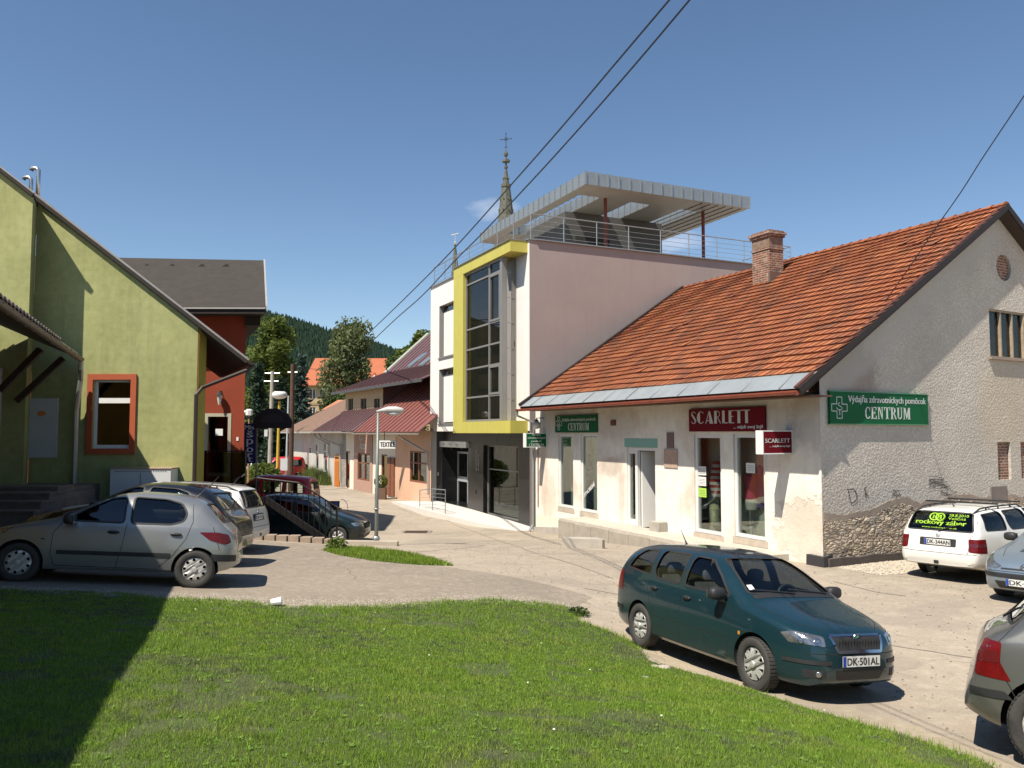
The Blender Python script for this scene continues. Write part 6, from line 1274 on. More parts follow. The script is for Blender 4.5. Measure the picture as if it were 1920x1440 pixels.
for h in hl:
    a, b, z0, z1 = h[0][0], h[1][0], h[0][1], h[2][1]; mb = MB(); f = .07; mb.wbox(Wc, a, b, z0, z0 + f, -.18, -.1); mb.wbox(Wc, a, b, z1 - f, z1, -.18, -.1)
    for x in (a, (a + b) / 2 - f / 2, b - f): mb.wbox(Wc, x, x + f, z0 + f, z1 - f, -.18, -.102)
    w = mb.build('window', WHITE, sch); mb = MB(); mb.wbox(Wc, a, b, z0, z1, -.2, -.17); mb.build('pane', pm('dark_pane', (.04, .045, .05), .15), w)
OR = pm('new_orange_tile', (.38, .115, .05), .85, var=.1, vs=.6, bm=.5, bs=6)
zr1 = atz; rz = at(590, 673, 126).z; e0 = Wc.pt(a0 - .6, zt_, .8); e1 = Wc.pt(a1, zt_, .8); rl = Vector((at(591, 673, 126).x, 126, rz)); rr2 = Vector((e1.x, 126.6, rz))
mb = MB(); mb.extr([e0, e1, rr2, rl], up * .12); bk = Wc.pt(a0 - .6, zt_, -16); mb.extr([e0, rl, bk], up * .12); srf = mb.build('roof', OR, sch)
for x in (618, 703):
    q = at(x, 705, 121); mb = MB(); mb.extr([q + Vector((-.9, -.6, -.6)), q + Vector((.9, -.6, -.6)), q + Vector((0, -.6, .5))], Vector((0, 3, 0))); dm = mb.build('dormer', OR, srf); mb = MB(); mb.extr([q + Vector((-.5, -.65, -.5)), q + Vector((.5, -.65, -.5)), q + Vector((0, -.65, .15))], Vector((0, .04, 0))); mb.build('pane', WHITE, dm)
# church: two stone spires behind the new building
chq = thing('church', 'grey-green stone church spire with iron cross behind the new building', 'church', at(949, 860, 150)); PAT = pm('patinated_stone', (.125, .125, .09), .85, col2=(.055, .06, .048), vs=1.5, bm=.6, bs=6); IR = pm('dark_iron', (.03, .03, .032), .6, .4)
def spire(px, prof, Y, parent):
    s = Y / F; b = at(px, 800, Y); c = Vector((b.x, Y, 0)); mb = MB(); mb.lathe([(w * s / 2 * .95, at(px, y, Y).z) for y, w in prof], c, n=8); return mb.build('spire', PAT, parent), c, s
sp, c, s = spire(948.5, [(500, 62), (455, 46), (430, 38), (405, 30), (400, 30), (352, 17), (351, 20), (346, 20), (345, 13), (316, 4.5), (315, 8), (312, 8), (311, 3), (306, 4), (304, 16), (300, 15), (299, 4), (294, 3), (292, 8), (288, 9), (284, 5), (283, 1.5), (278, 1.5)], 150, chq)
mb = MB(); Zt = lambda y: at(948.5, y, 150).z
mb.tube([c + up * Zt(285), c + up * Zt(250)], .06, 5); mb.tube([c + up * Zt(262) + Vector((-1.0, 0, 0)), c + up * Zt(260) + Vector((1.0, 0, 0))], .06, 5)
for a in range(8): mb.tube([c + up * Zt(261), c + up * Zt(261) + Vector((math.cos(a * .785) * .5, 0, math.sin(a * .785) * .5))], .04, 4)
for dx, y in ((-1.0, 262), (1.0, 260), (0, 250)): mb.lathe([(0, -.12), (.14, 0), (0, .12)], c + up * Zt(y) + Vector((dx, 0, 0)), n=6)
mb.tube([c + up * Zt(276) + Vector((-.35, 0, 0)), c + up * Zt(276) + Vector((.35, 0, 0))], .05, 4); mb.build('cross', IR, sp)
mb = MB()
for k in range(8):
    a = k * math.pi / 4 + .39
    for y, w in ((395, 29), (375, 23), (335, 11)): q = c + Vector((math.cos(a) * w * s / 2, math.sin(a) * w * s / 2, at(948.5, y, 150).z)); mb.lathe([(0, -.15), (.16, 0), (0, .25)], q, n=5)
mb.build('crocket', PAT, sp)
mb = MB(); mb.box(c.x - 3.2, c.x + 3.2, 147, 153.4, -1, at(948, 500, 150).z); mb.build('tower', PAT, chq)
s2_, c2, _ = spire(852, [(700, 17), (510, 15), (508, 13), (505, 13), (470, 6), (462, 3.5), (460, 6), (458, 2)], 150, chq)
mb = MB(); mb.lathe([(0, -.35), (.32, 0), (0, .35)], c2 + up * at(852, 455, 150).z, n=10); mb.build('finial', pm('polished_metal_ball', (.8, .8, .78), .2, .6), s2_)
mb = MB(); mb.tube([c2 + up * at(852, 452, 150).z, c2 + up * at(852, 440, 150).z], .05, 4); mb.tube([c2 + up * at(852, 441, 150).z + Vector((-.7, 0, 0)), c2 + up * at(852, 438, 150).z + Vector((.6, 0, 0))], .09, 4); mb.build('weather_vane', PCONC, s2_)
# hill and its forest
hx = np.linspace(-800, 260, 60); hy = np.linspace(330, 1300, 40); HX, HY = np.meshgrid(hx, hy)
def hillz(X, Y):
    a = X / np.maximum(Y, 1) * F + 960                                # bearing
    crest = np.interp(X / 950 * F + 960, [-600, 300, 490, 560, 640, 720, 790, 860, 960, 1300], [470, 545, 600, 612, 638, 664, 686, 712, 760, 800])
    h = (811 - crest) / F * 950 * sm(350, 950, Y) + 1.5 * np.sin(X * .03) * np.sin(Y * .021) * 2; return h - 1.0
HZ = hillz(HX, HY); me = bpy.data.meshes.new('hills'); ii = np.arange(HX.size).reshape(HX.shape)
me.from_pydata(np.c_[HX.ravel(), HY.ravel(), HZ.ravel()].tolist(), [], np.c_[ii[:-1, :-1].ravel(), ii[:-1, 1:].ravel(), ii[1:, 1:].ravel(), ii[1:, :-1].ravel()].tolist()); me.materials.append(pm('forest_floor', (.02, .035, .018), .95)); hill = bpy.data.objects.new('hills', me); COL.objects.link(hill); tag(hill, 'forested hillside rising behind the town', None, None, 'structure')
n = 13000; Y = 420 + 560 * rng.random(n) ** .8; X = (rng.uniform(380, 1010, n) - 960) / F * Y; Z = hillz(X, Y); H = rng.uniform(7, 15, n); Rr = H * rng.uniform(.20, .30, n); V = []; Fc = []; ang = np.arange(6) * math.pi / 3
for i in range(n):
    for (z0, z1, k) in ((.05, .62, 1.0), (.35, 1.0, .72)):
        b = len(V); ph = rng.random() * 6; V += [(X[i] + Rr[i] * k * math.cos(a + ph) * (1 + .25 * math.sin(a * 5 + i)), Y[i] + Rr[i] * k * math.sin(a + ph), Z[i] + H[i] * z0 + .6 * math.sin(a * 3 + i)) for a in ang]; V.append((X[i], Y[i], Z[i] + H[i] * z1)); Fc += [[b + j, b + (j + 1) % 6, b + 6] for j in range(6)]
me = bpy.data.meshes.new('forest'); me.from_pydata(V, [], Fc)
m, nt, b = newmat('conifer_mass'); g = objc(nt); nt.links.new(mix(nt, rng_(nt, noise(nt, .07, 5, g, .7), .35, .65), (.012, .026, .018), (.030, .052, .030)), b.inputs['Base Color']); b.inputs['Roughness'].default_value = .9; b.inputs['Specular IOR Level'].default_value = .1; me.materials.append(m)
fo = bpy.data.objects.new('forest', me); COL.objects.link(fo); tag(fo, 'dark conifer forest covering the hill', 'forest', None, 'stuff')

# ---------------------------------------------------------------- poles, lamps, signs, cables
def pole(name, label, cat, px, y0, y1, Y, r, mat, px1=None, extra=None):
    q = at(px, y0, Y); gz = tz(q.x, Y); topp = at(px1 or px, y1, Y); t = thing(name, label, cat, (q.x, Y, gz)); mb = MB(); mb.tube([Vector((q.x, Y, gz - .2)), topp], [r * 1.1, r * .85], 10); mb.build('pole', mat, t, smooth=False); return t, topp, Vector((q.x, Y, gz))
t, tp_, _ = pole('utility_pole', 'pale concrete utility pole with two short crossbars', 'pole', 505, 895, 696, 60, .16, pm('pole_concrete', (.34, .31, .26), .9), 511)
mb = MB(); mb.tube([tp_ + Vector((-.55, 0, -.15)), tp_ + Vector((.55, 0, -.15))], .05, 6); mb.tube([tp_ + Vector((-.6, 0, -.75)), tp_ + Vector((.45, 0, -.75))], .05, 6); mb.build('crossbar', STEEL, t)
mb = MB(); q = tp_ + Vector((-.35, -.1, -4.8)); mb.box(q.x - .12, q.x + .12, q.y - .1, q.y + .1, q.z, q.z + .5); mb.build('meter_box', GBX, t)
t, tp_, _ = pole('street_lamp', 'yellow pole carrying a wide flat white disc lamp', 'street lamp', 519.5, 893, 752, 55, .10, pm('yellow_paint', (.50, .33, .03), .6), 524)
mb = MB(); mb.lathe([(0, .30), (.35, .29), (.47, .2), (.52, .02), (.40, -.12), (.2, -.2), (0, -.22)], tp_ + up * .35, n=20); mb.build('lamp_head', pm('lamp_white', (.66, .66, .62), .4), t, smooth=True)
t, tp_, _ = pole('lamp_pole', 'slim silvery metal pole left of the brown wooden pole', 'pole', 536, 885, 742, 52, .065, LSTEEL, 541)
mb = MB(); q = at(535, 870, 52); mb.box(q.x - .25, q.x + .2, 51.75, 51.95, q.z - .4, q.z + .35); mb.build('switch_box', GBX, t)
t, tp_, _ = pole('wooden_pole', 'dark brown wooden pole in front of the blue-tinged spruce', 'pole', 545, 893, 683, 50, .145, pm('dark_pole_wood', (.085, .045, .028), .85, var=.3, vs=4, bm=.3), 549)
mb = MB(); mb.tube([tp_ + Vector((-.3, 0, -.5)), tp_ + Vector((.3, 0, -.5))], .05, 5); mb.build('insulator', STEEL, t)
t, tp_, _ = pole('street_lamp', 'small lamp with boxy white head above the blue sport banner', 'street lamp', 466, 885, 779, 46, .05, pm('orange_pole', (.35, .2, .08), .6), 467)
mb = MB(); mb.lathe([(0, .36), (.14, .36), (.2, .28), (.2, .02), (.08, 0), (0, 0)], tp_, n=8); mb.tube([tp_ + Vector((-.45, 0, .2)), tp_ + Vector((.1, 0, .2))], .09, 6); mb.build('lamp_head', bpy.data.materials['lamp_white'], t)
# blue banner
bw = Wall(at(458, 830, 30).x, 30, 1, 0); z0, z1 = bw.Z(470, 869), bw.Z(470, 794); a, b = bw.T(458.5, 830), bw.T(480, 830)
t = thing('shop_banner', 'narrow dark blue vertical banner with white sport lettering beside the orange house', 'banner', (bw.pt(a, 0).x, 30, tz(bw.pt(a, 0).x, 30))); mb = MB(); mb.wbox(bw, a, b, z0, z1, 0, .03); mb.build('panel', pm('navy_panel', (.010, .018, .11), .4), t)
LV = pm('banner_lettering', (.62, .65, .70), .5)
wtext(t, bw, 'Mix', 460, 478, 797, 805, .031, LV, .01)
for ch_, y0, y1, k in (('š', 807, 820, 0), ('p', 823, 838, 0), ('o', 839, 848, 0), ('r', 850, 857, 0), ('t', 857, 866, 0)): wtext(t, bw, ch_, 463 + (ch_ in 'rt') * 2, 475 - (ch_ in 'rt') * 1, y0, y1, .031, LV, .008)
mb = MB(); 
for x in (a - .03, b + .03): mb.tube([bw.pt(x, tz(bw.pt(a, 0).x, 30) - .1, .01), bw.pt(x, z1 + .02, .01)], .025, 6)
mb.build('post', DGREY, t)
# dark hanging sign
sw_ = Wall(at(470, 790, 29).x, 29, 1, 0); t = thing('hanging_sign', 'large unlit black gabled sign board hanging past the orange house', 'sign', at(508, 800, 29)); X_ = lambda x, y: sw_.pt(sw_.T(x, y), sw_.Z(x, y))
mb = MB(); mb.extr([X_(476, 803), X_(546, 803), X_(548, 790), X_(540, 776), X_(520, 766), X_(500, 766), X_(482, 776), X_(474, 790)], Vector((0, .12, 0))); mb.build('panel', pm('black_sign_board', (.012, .011, .012), .5), t)
mb = MB(); mb.extr([X_(488, 792), X_(534, 792), X_(528, 781), X_(512, 775), X_(496, 781)], Vector((0, -.02, 0))); mb.build('inner_panel', pm('dark_grey_sign', (.028, .025, .026), .5), t)
mb = MB(); q = X_(476, 784); mb.tube([Vector((OW.pt(ox0, 0).x, 27.6, q.z)), q, X_(540, 784)], .03, 6); mb.build('bracket', BLACK, t)
# near street lamp on the low wall
g = at(705.5, 1020, 21.15); gz = tz(g.x, 20.9); t = thing('street_lamp', 'near galvanised lamp post with cobra head standing at the low concrete wall', 'street lamp', (g.x, 21.15, gz)); tp_ = at(709, 774, 21.15)
mb = MB(); mb.tube([Vector((g.x, 21.15, gz - .6)), Vector((g.x, 21.15, gz + .9)), tp_], [.052, .048, .036], 12); mb.build('pole', pm('lamp_post_paint', (.19, .205, .185), .5, .3, var=.15, vs=5), t, smooth=True)
mb = MB(); mb.lathe([(.075, 0), (.075, .02), (.066, .03)], (g.x, 21.15, gz + .88), n=12); mb.lathe([(.1, 0), (.09, .05), (.065, .08)], (g.x, 21.15, gz + .12), n=12); mb.build('collar', STEEL, t)
mb = MB(); h0 = tp_ + Vector((.0, 0, .03)); mb.tube([h0 + Vector((-.04, 0, .0)), h0 + Vector((.1, 0, .03)), h0 + Vector((.25, 0, .05)), h0 + Vector((.45, 0, .05)), h0 + Vector((.62, 0, .03)), h0 + Vector((.68, 0, .01))], [.03, .05, .085, .09, .07, .02], 12); hd = mb.build('lamp_head', pm('lamp_head_grey', (.46, .45, .42), .5), t, smooth=True)
mb = MB(); mb.tube([h0 + Vector((.22, 0, -.03)), h0 + Vector((.42, 0, -.05)), h0 + Vector((.58, 0, -.03))], [.04, .065, .04], 10); mb.build('lens', pm('lamp_lens', (.5, .5, .46), .3), hd, smooth=True)
# cables
def cable(label, pp, w, r=.013, group=None):
    P = []
    for x, y in pp: P.append(w.pp(x, y))
    t = MB(); Q = []
    for i in range(len(P) - 1):
        for k in range(4): 
            p0 = P[max(0, i - 1)]; p1 = P[i]; p2 = P[i + 1]; p3 = P[min(len(P) - 1, i + 2)]; f = k / 4
            Q.append(p1.lerp(p2, f) if (p2 - p1).length < 1e-3 else 0.5 * ((2 * p1) + (p2 - p0) * f + (2 * p0 - 5 * p1 + 4 * p2 - p3) * f * f + (3 * p1 - p0 - 3 * p2 + p3) * f ** 3))
    Q.append(P[-1]); t.tube(Q, [r / .013 * .0020 * max(4, q.length) ** .65 for q in Q], 5); o = t.build('power_cable', pm('black_cable', (.02, .025, .035), .5), None); tag(o, label, 'cable', group)
def vplane(x0, Y0, x1, Y1):
    a = at(x0, 700, Y0); b = at(x1, 700, Y1); return Wall(a.x, a.y, b.x - a.x, b.y - a.y)
cable('upper of the two long power cables crossing the sky to the left', [(1600, -420), (1420, -195), (1255, 0), (1150, 124), (1052, 240), (958, 347), (858, 459), (800, 519), (740, 578), (690, 626)], vplane(1262, 6, 690, 60))
cable('lower of the two long power cables crossing the sky to the left', [(1640, -425), (1460, -200), (1293, 0), (1190, 122), (1088, 239), (1000, 336), (905, 437), (850, 492), (790, 556), (740, 600), (698, 640)], vplane(1299, 6, 698, 60))
cable('single service cable dropping over the red tiled roof at the right', [(2250, -320), (2080, -62), (1920, 180), (1880, 240), (1840, 300), (1802, 360), (1755, 427), (1706, 500), (1660, 565), (1640, 592)], vplane(1926, 12, 1640, 20.0), .010)
cable('thin cable from the wooden pole towards the school', [(549, 686), (600, 692), (660, 680), (720, 655)], vplane(549, 50, 720, 80), .008)
# low wall, edging blocks, railing by the steps
lw = thing('retaining_wall', 'low grey concrete wall at the edge of the yard behind the grass strip', 'wall', (-4, 20.9, tz(-4, 20.8))); p0 = at(612, 1020, 20.95); p1 = at(746, 1022, 20.95); za = tz(p0.x, 20.8) + .05; zb = tz(p1.x, 20.8) + .10
mb = MB(); mb.extr([Vector((p0.x, 20.82, -1)), Vector((p1.x, 20.82, -1)), Vector((p1.x, 20.82, zb)), Vector((p0.x, 20.82, za))], Vector((0, .28, 0))); mb.build('wall_body', pm('wall_concrete', (.40, .34, .27), .9, var=.2, vs=3, bm=.4), lw)
mb = MB(); EB = pm('edging_block', (.30, .23, .17), .95, var=.25, vs=6, bm=.5); eb0 = None
x = at(452, 1020, 20.7).x; k = 0
while x < p0.x + .02:
    z = tz(x, 20.6); bl = MB(); P = [Vector((x, 20.62, z - .2)), Vector((x + .26, 20.60, z - .2)), Vector((x + .28, 20.72, z - .2)), Vector((x + .25, 20.90, z - .2)), Vector((x + .02, 20.90, z - .2)), Vector((x - .02, 20.72, z - .2))]; bl.extr(P, up * (.32 + random.uniform(-.015, .02))); o = bl.build('edging_block', EB); tag(o, 'small rounded brown concrete block in the curved edging row of the yard', 'block', 'concrete edging blocks along the yard'); x += .30; k += 1
rl_ = thing('stair_railing', 'black iron bar railing with sloping stringer beside the hidden steps', 'railing', (-5.2, 21.35, tz(-5.2, 21.5)))
BI_ = pm('black_iron', (.018, .016, .015), .5, .5); RP = lambda x, y: at(x, y, 21.35)
tops = [(482, 896), (560, 905), (596, 928), (634, 953)]; bots = [(482, 945), (500, 948), (616, 1021), (634, 1026)]
ty = lambda x: np.interp(x, [a for a, b in tops], [b for a, b in tops]); by = lambda x: np.interp(x, [a for a, b in bots], [b for a, b in bots])
mb = MB(); mb.tube([RP(*p) for p in tops], .022, 6); mb.build('handrail', BI_, rl_)
for x in np.arange(484, 634, 10.5):
    mb = MB(); mb.tube([RP(x, ty(x)), RP(x, by(x) - 3)], .011 if x < 590 else .016, 5); mb.build('bar', BI_, rl_)
mb = MB(); mb.tube([RP(632, 953), RP(632, 1030)], .022, 6); mb.build('post', BI_, rl_)
mb = MB(); d_ = RP(616, 1021) - RP(497, 940); mb.par(RP(497, 944), d_, Vector((0, .08, 0)), up * .2); mb.build('stringer', BI_, rl_)
g = ground_px(622, 968); t = thing('sandwich_board', 'small colourful pavement board near the railing end', 'board', g); mb = MB(); mb.par(g + Vector((-.3, 0, .02)), (.6, 0, 0), (0, .05, 0), (0, .15, .62)); mb.build('frame', BLACK, t); mb = MB(); mb.par(g + Vector((-.26, -.012, .1)), (.3, 0, 0), (0, .01, 0), (0, .12, .48)); mb.par(g + Vector((.04, -.012, .1)), (.22, 0, 0), (0, .01, 0), (0, .12, .48), 1); mb.build('poster', [pm('poster_red', (.35, .08, .05), .6), pm('poster_blue', (.12, .18, .35), .6)], t)
mb = MB(); q = g + Vector((.45, -.3, 0)); mb.tube([q + Vector((.3 * math.cos(a), 0, .38 + .38 * math.sin(a))) for a in np.linspace(-1.57, 1.57, 12)], .012, 5); o = mb.build('hoop_barrier', pm('hoop_yellow', (.4, .3, .1), .5)); tag(o, 'thin yellowish metal hoop beside the pavement board', 'barrier')
# litter: crumpled cup on the gravel margin, pale stones by the dirt
g = ground_px(508, 1137); t = thing('crushed_cup', 'crushed white plastic cup lying on the gravel margin', 'litter', g); mb = MB(); mb.lathe([(0, 0), (.045, 0), (.06, .14), (.055, .14), (.04, .01)], g + Vector((0, 0, .05)), (1, .2, .12), n=12); mb.build('cup', WHITE, t); mb = MB(); mb.extr([g + Vector((-.14, -.02, .01)), g + Vector((-.05, -.05, .01)), g + Vector((-.04, .05, .02)), g + Vector((-.13, .03, .015))], up * .008); mb.build('lid', GBX, t)
for (x, y, s_) in ((1209, 1272, .05), (1245, 1254, .09), (1228, 1251, .06)):
    g = ground_px(x, y); mb = MB(); mb.lathe([(0, -.01), (s_, 0), (s_ * .8, s_ * .35), (0, s_ * .45)], g, n=7); o = mb.build('stone', pm('pale_stone', (.42, .37, .30), .9, var=.3, vs=20)); tag(o, 'pale flat stone lying in the dirt strip behind the green car', 'stone', 'pale stones in the dirt strip')
# ---------------------------------------------------------------- vehicles
def paint(name, col, metal=.35, rough=.32, dust=.06):
    if name in _mc: return _mc[name]
    m, nt, b = newmat(name); g = objc(nt); n = noise(nt, 3, 6, g); z = nd(nt, 'SeparateXYZ', {0: g}).outputs[2]
    d = mth(nt, 'MULTIPLY', rng_(nt, mth(nt, 'MULTIPLY_ADD', n, .25, z), .75, .30), dust * 5); c = mix(nt, mth(nt, 'ADD', d, dust * .4), col, (.32, .27, .2))
    nt.links.new(c, b.inputs['Base Color']); b.inputs['Metallic'].default_value = metal; b.inputs['Roughness'].default_value = rough; b.inputs['Coat Weight'].default_value = .7; b.inputs['Coat Roughness'].default_value = .04
    fl = noise(nt, 900, 1, g); nt.links.new(rng_(nt, n, .3, .7, rough - .04, rough + .08), b.inputs['Roughness']); _mc[name] = m; return m
TYRE = pm('tyre_rubber', (.045, .042, .038), .85, var=.3, vs=8, bm=.4, bs=60); PLAS = pm('black_plastic', (.022, .022, .023), .55, var=.2, vs=8)
CHR = pm('chrome', (.62, .62, .62), .12, 1.0, var=.03); HUB = pm('silver_wheel_cover', (.60, .585, .55), .4, .45, var=.1, vs=9); REDL = pm('red_lamp_lens', (.12, .003, .004), .3, var=.25, vs=12); DRED = pm('dark_red_lamp_lens', (.10, .01, .012), .15, coat=1)
LENS = pm('clear_lamp_lens', (.40, .41, .41), .12, .7, coat=1, col2=(.06, .065, .07), vs=9); AMB = pm('amber_lens', (.50, .20, .03), .2, coat=1); CARG = glassm('car_glass', (.80, .86, .83), .85, .01, .0); CARGD = glassm('dark_car_glass', (.36, .40, .40), 1.0, .01, .03)
WELL = pm('wheel_well', (.010, .010, .010), .95); SEATM = pm('seat_fabric', (.055, .055, .06), .9, var=.3, vs=12); CABIN = pm('cabin_lining', (.06, .06, .058), .9); PLATE = pm('number_plate', (.68, .68, .64), .5, var=.04); INK = pm('plate_ink', (.02, .02, .02), .6); EUB = pm('plate_blue', (.02, .06, .35), .5); SEAM = pm('panel_gap', (.012, .012, .012), .9)
def pchip(P):
    x = np.array([p[0] for p in P], float); y = np.array([p[1] for p in P], float); h = np.diff(x); d = np.diff(y) / h; m = np.zeros(len(x)); m[0] = d[0]; m[-1] = d[-1]
    for i in range(1, len(x) - 1): m[i] = 0 if d[i - 1] * d[i] <= 0 else (h[i - 1] + h[i]) * 3 / ((2 * h[i] + h[i - 1]) / d[i - 1] + (h[i] + 2 * h[i - 1]) / d[i])
    def f(q):
        q = np.clip(q, x[0], x[-1]); i = np.clip(np.searchsorted(x, q) - 1, 0, len(h) - 1); t = (q - x[i]) / h[i]
        return (2 * t**3 - 3 * t**2 + 1) * y[i] + (t**3 - 2 * t**2 + t) * h[i] * m[i] + (-2 * t**3 + 3 * t**2) * y[i + 1] + (t**3 - t**2) * h[i] * m[i + 1]
    return f
def shell(S, xs_, inset=0.0, zb=None, tum=None):
    """closed loft; local x forward, length centred"""
    L = S['L']; ft, fb, fo, fw = pchip(S['top']), pchip(S['belt']), pchip(S['bot']), pchip(S['plan']); tu = S.get('tum', .42) if tum is None else tum; V = []; F_ = []; NU = 16; rings = []
    for x in xs_:
        w = float(fw(x)) - inset; zt = float(ft(x)) - inset * .8; zs_ = min(float(fb(x)), zt - .012); z0 = float(fo(x)) if zb is None else zb; H = zs_ - z0
        half = [(0, z0), (.6 * w, z0), (.92 * w, z0 + .01), (.965 * w, z0 + .05), (.985 * w, z0 + .14 * H + .04), (1.0 * w, z0 + .38 * H), (1.0 * w, z0 + .55 * H), (.992 * w, z0 + .72 * H), (.975 * w, z0 + .87 * H), (.958 * w, zs_ - .006)]
        e = 2 / (3.0 + 1.4 * min(1, max(0, (zt - zs_ - .1) / .3)))
        for k in range(NU + 1):
            a = math.pi / 2 * (k / NU); z = zs_ + (zt - zs_) * math.sin(a) ** e; y = .955 * w * max(0.0, math.cos(a)) ** e * (1 - tu * max(0, z - zs_)); half.append((y, z))
        half[-1] = (0.0, zt)
        n = len(half); ring = [len(V) + i for i in range(2 * n - 2)]
        for (y, z) in half: V.append((L / 2 - x, y, z))
        for (y, z) in half[-2:0:-1]: V.append((L / 2 - x, -y, z))
        rings.append(ring)
    for a, b in zip(rings, rings[1:]):
        n = len(a)
        for i in range(n): j = (i + 1) % n; F_.append([a[j], a[i], b[i], b[j]])
    F_.append(list(rings[0])); F_.append(list(rings[-1][::-1]))
    return V, F_
def mk(name, V, F_, mi=0, mats=()):
    me = bpy.data.meshes.new(name); me.from_pydata(V, [], F_); [me.materials.append(m) for m in mats]; me.polygons.foreach_set('material_index', [mi] * len(F_)); me.update()
    bm = bmesh.new(); bm.from_mesh(me); bmesh.ops.recalc_face_normals(bm, faces=bm.faces); bm.to_mesh(me); bm.free(); o = bpy.data.objects.new(name, me); COL.objects.link(o); return o
def vbasis(az, el):
    a, e = math.radians(az), math.radians(el); d = Vector((math.cos(a) * math.cos(e), math.sin(a) * math.cos(e), math.sin(e))); s_ = Vector((-math.sin(a), math.cos(a), 0)); t = d.cross(s_); return d, s_, t
def snap(bvh, p, d):
    h = bvh.ray_cast(p + d * 4, -d); return (h[0], h[1]) if h[0] is not None else (None, None)
def catm(pts, n):
    o = []; N = len(pts)
    for i in range(N):
        p0, p1, p2, p3 = pts[i - 1], pts[i], pts[(i + 1) % N], pts[(i + 2) % N]
        for k in range(n): f = k / n; o.append(.5 * ((2 * p1) + (p2 - p0) * f + (2 * p0 - 5 * p1 + 4 * p2 - p3) * f * f + (3 * p1 - p0 - 3 * p2 + p3) * f ** 3))
    return o
def roundpoly(pts, r, n=3):
    """cut the corners of a polygon with small arcs"""
    o = []; N = len(pts)
    for i in range(N):
        p = pts[i]; a = pts[i - 1] - p; b = pts[(i + 1) % N] - p; k = min(r, a.length * .4, b.length * .4); a = p + a.normalized() * k; b = p + b.normalized() * k
        for j in range(n + 1): f = j / n; o.append(a * (1 - f) ** 2 + p * 2 * f * (1 - f) + b * f * f)
    return o
def patch2(bvh, pts, az, el, off, step=.05, rnd=.02, dome=0):
    d, s_, t = vbasis(az, el); P2 = [Vector((p.dot(s_), p.dot(t))) for p in pts]; P2 = roundpoly(P2, rnd) if rnd else P2; Q = []
    for i in range(len(P2)):
        a, b = P2[i], P2[(i + 1) % len(P2)]; n = max(1, int((b - a).length / step)); Q += [a.lerp(b, k / n) for k in range(n)]
    x0, x1 = min(p.x for p in Q), max(p.x for p in Q); y0, y1 = min(p.y for p in Q), max(p.y for p in Q); QA = [(p.x, p.y) for p in Q]
    gx, gy = np.meshgrid(np.arange(x0 + step / 2, x1, step), np.arange(y0 + step / 2, y1, step)); k = inpoly(QA, gx.ravel(), gy.ravel()); inner = [Vector((a, b)) for a, b in zip(gx.ravel()[k], gy.ravel()[k])]
    v, e, f, *_ = delaunay_2d_cdt([Vector(q) for q in QA] + inner, [], [list(range(len(QA)))], 1, 1e-5)
    c = sum((p for p in pts), Vector()) / len(pts); V = []; dep = c.dot(d)
    for p in v:
        q = s_ * p.x + t * p.y + d * dep; h, n = snap(bvh, q, d)
        if h is None: V.append(q)
        else: V.append(h + n * off if n.dot(d) > 0 else h + d * off)
    F_ = []
    for t_ in f:
        a, b, c_ = (V[k] for k in t_[:3]); F_.append(list(t_) if (b - a).cross(c_ - a).dot(d) > 0 else list(t_[::-1]))
    return V, F_, P2
def strip(bvh, pts, az, el, w, off, closed=False, step=.04):
    d, s_, t = vbasis(az, el); P = [Vector(p) for p in pts]; Q = []
    N = len(P) if closed else len(P) - 1
    for i in range(N):
        a, b = P[i], P[(i + 1) % len(P)]; n = max(1, int((b - a).length / step)); Q += [a.lerp(b, k / n) for k in range(n)]
    if not closed: Q.append(P[-1])
    H = []
    for q in Q:
        h, n = snap(bvh, q, d)
        if h is not None: H.append((h, n))
    V = []; F_ = []; M_ = len(H)
    for i in range(M_):
        a = H[i - 1][0] if (closed or i) else H[0][0]; b = H[(i + 1) % M_][0] if (closed or i < M_ - 1) else H[-1][0]; dr_ = (b - a)
        if dr_.length < 1e-6: dr_ = Vector((0, 0, 1))
        h, n = H[i]; sd = dr_.normalized().cross(n).normalized() * w / 2; V += [h + sd + n * off, h - sd + n * off]
    for i in range(M_ if closed else M_ - 1):
        j = (i + 1) % M_; F_.append([2 * i, 2 * i + 1, 2 * j + 1, 2 * j])
    for k, fc in enumerate(F_):
        a, b, c_ = (V[q] for q in fc[:3])
        if (b - a).cross(c_ - a).dot(d) < 0: F_[k] = fc[::-1]
    return V, F_
def put(name, V, F_, mat, parent, smooth=True):
    mb = MB(); mb.V = [tuple(v) for v in V]; mb.F = F_; mb.M = [0] * len(F_); return mb.build(name, mat, parent, smooth=smooth)
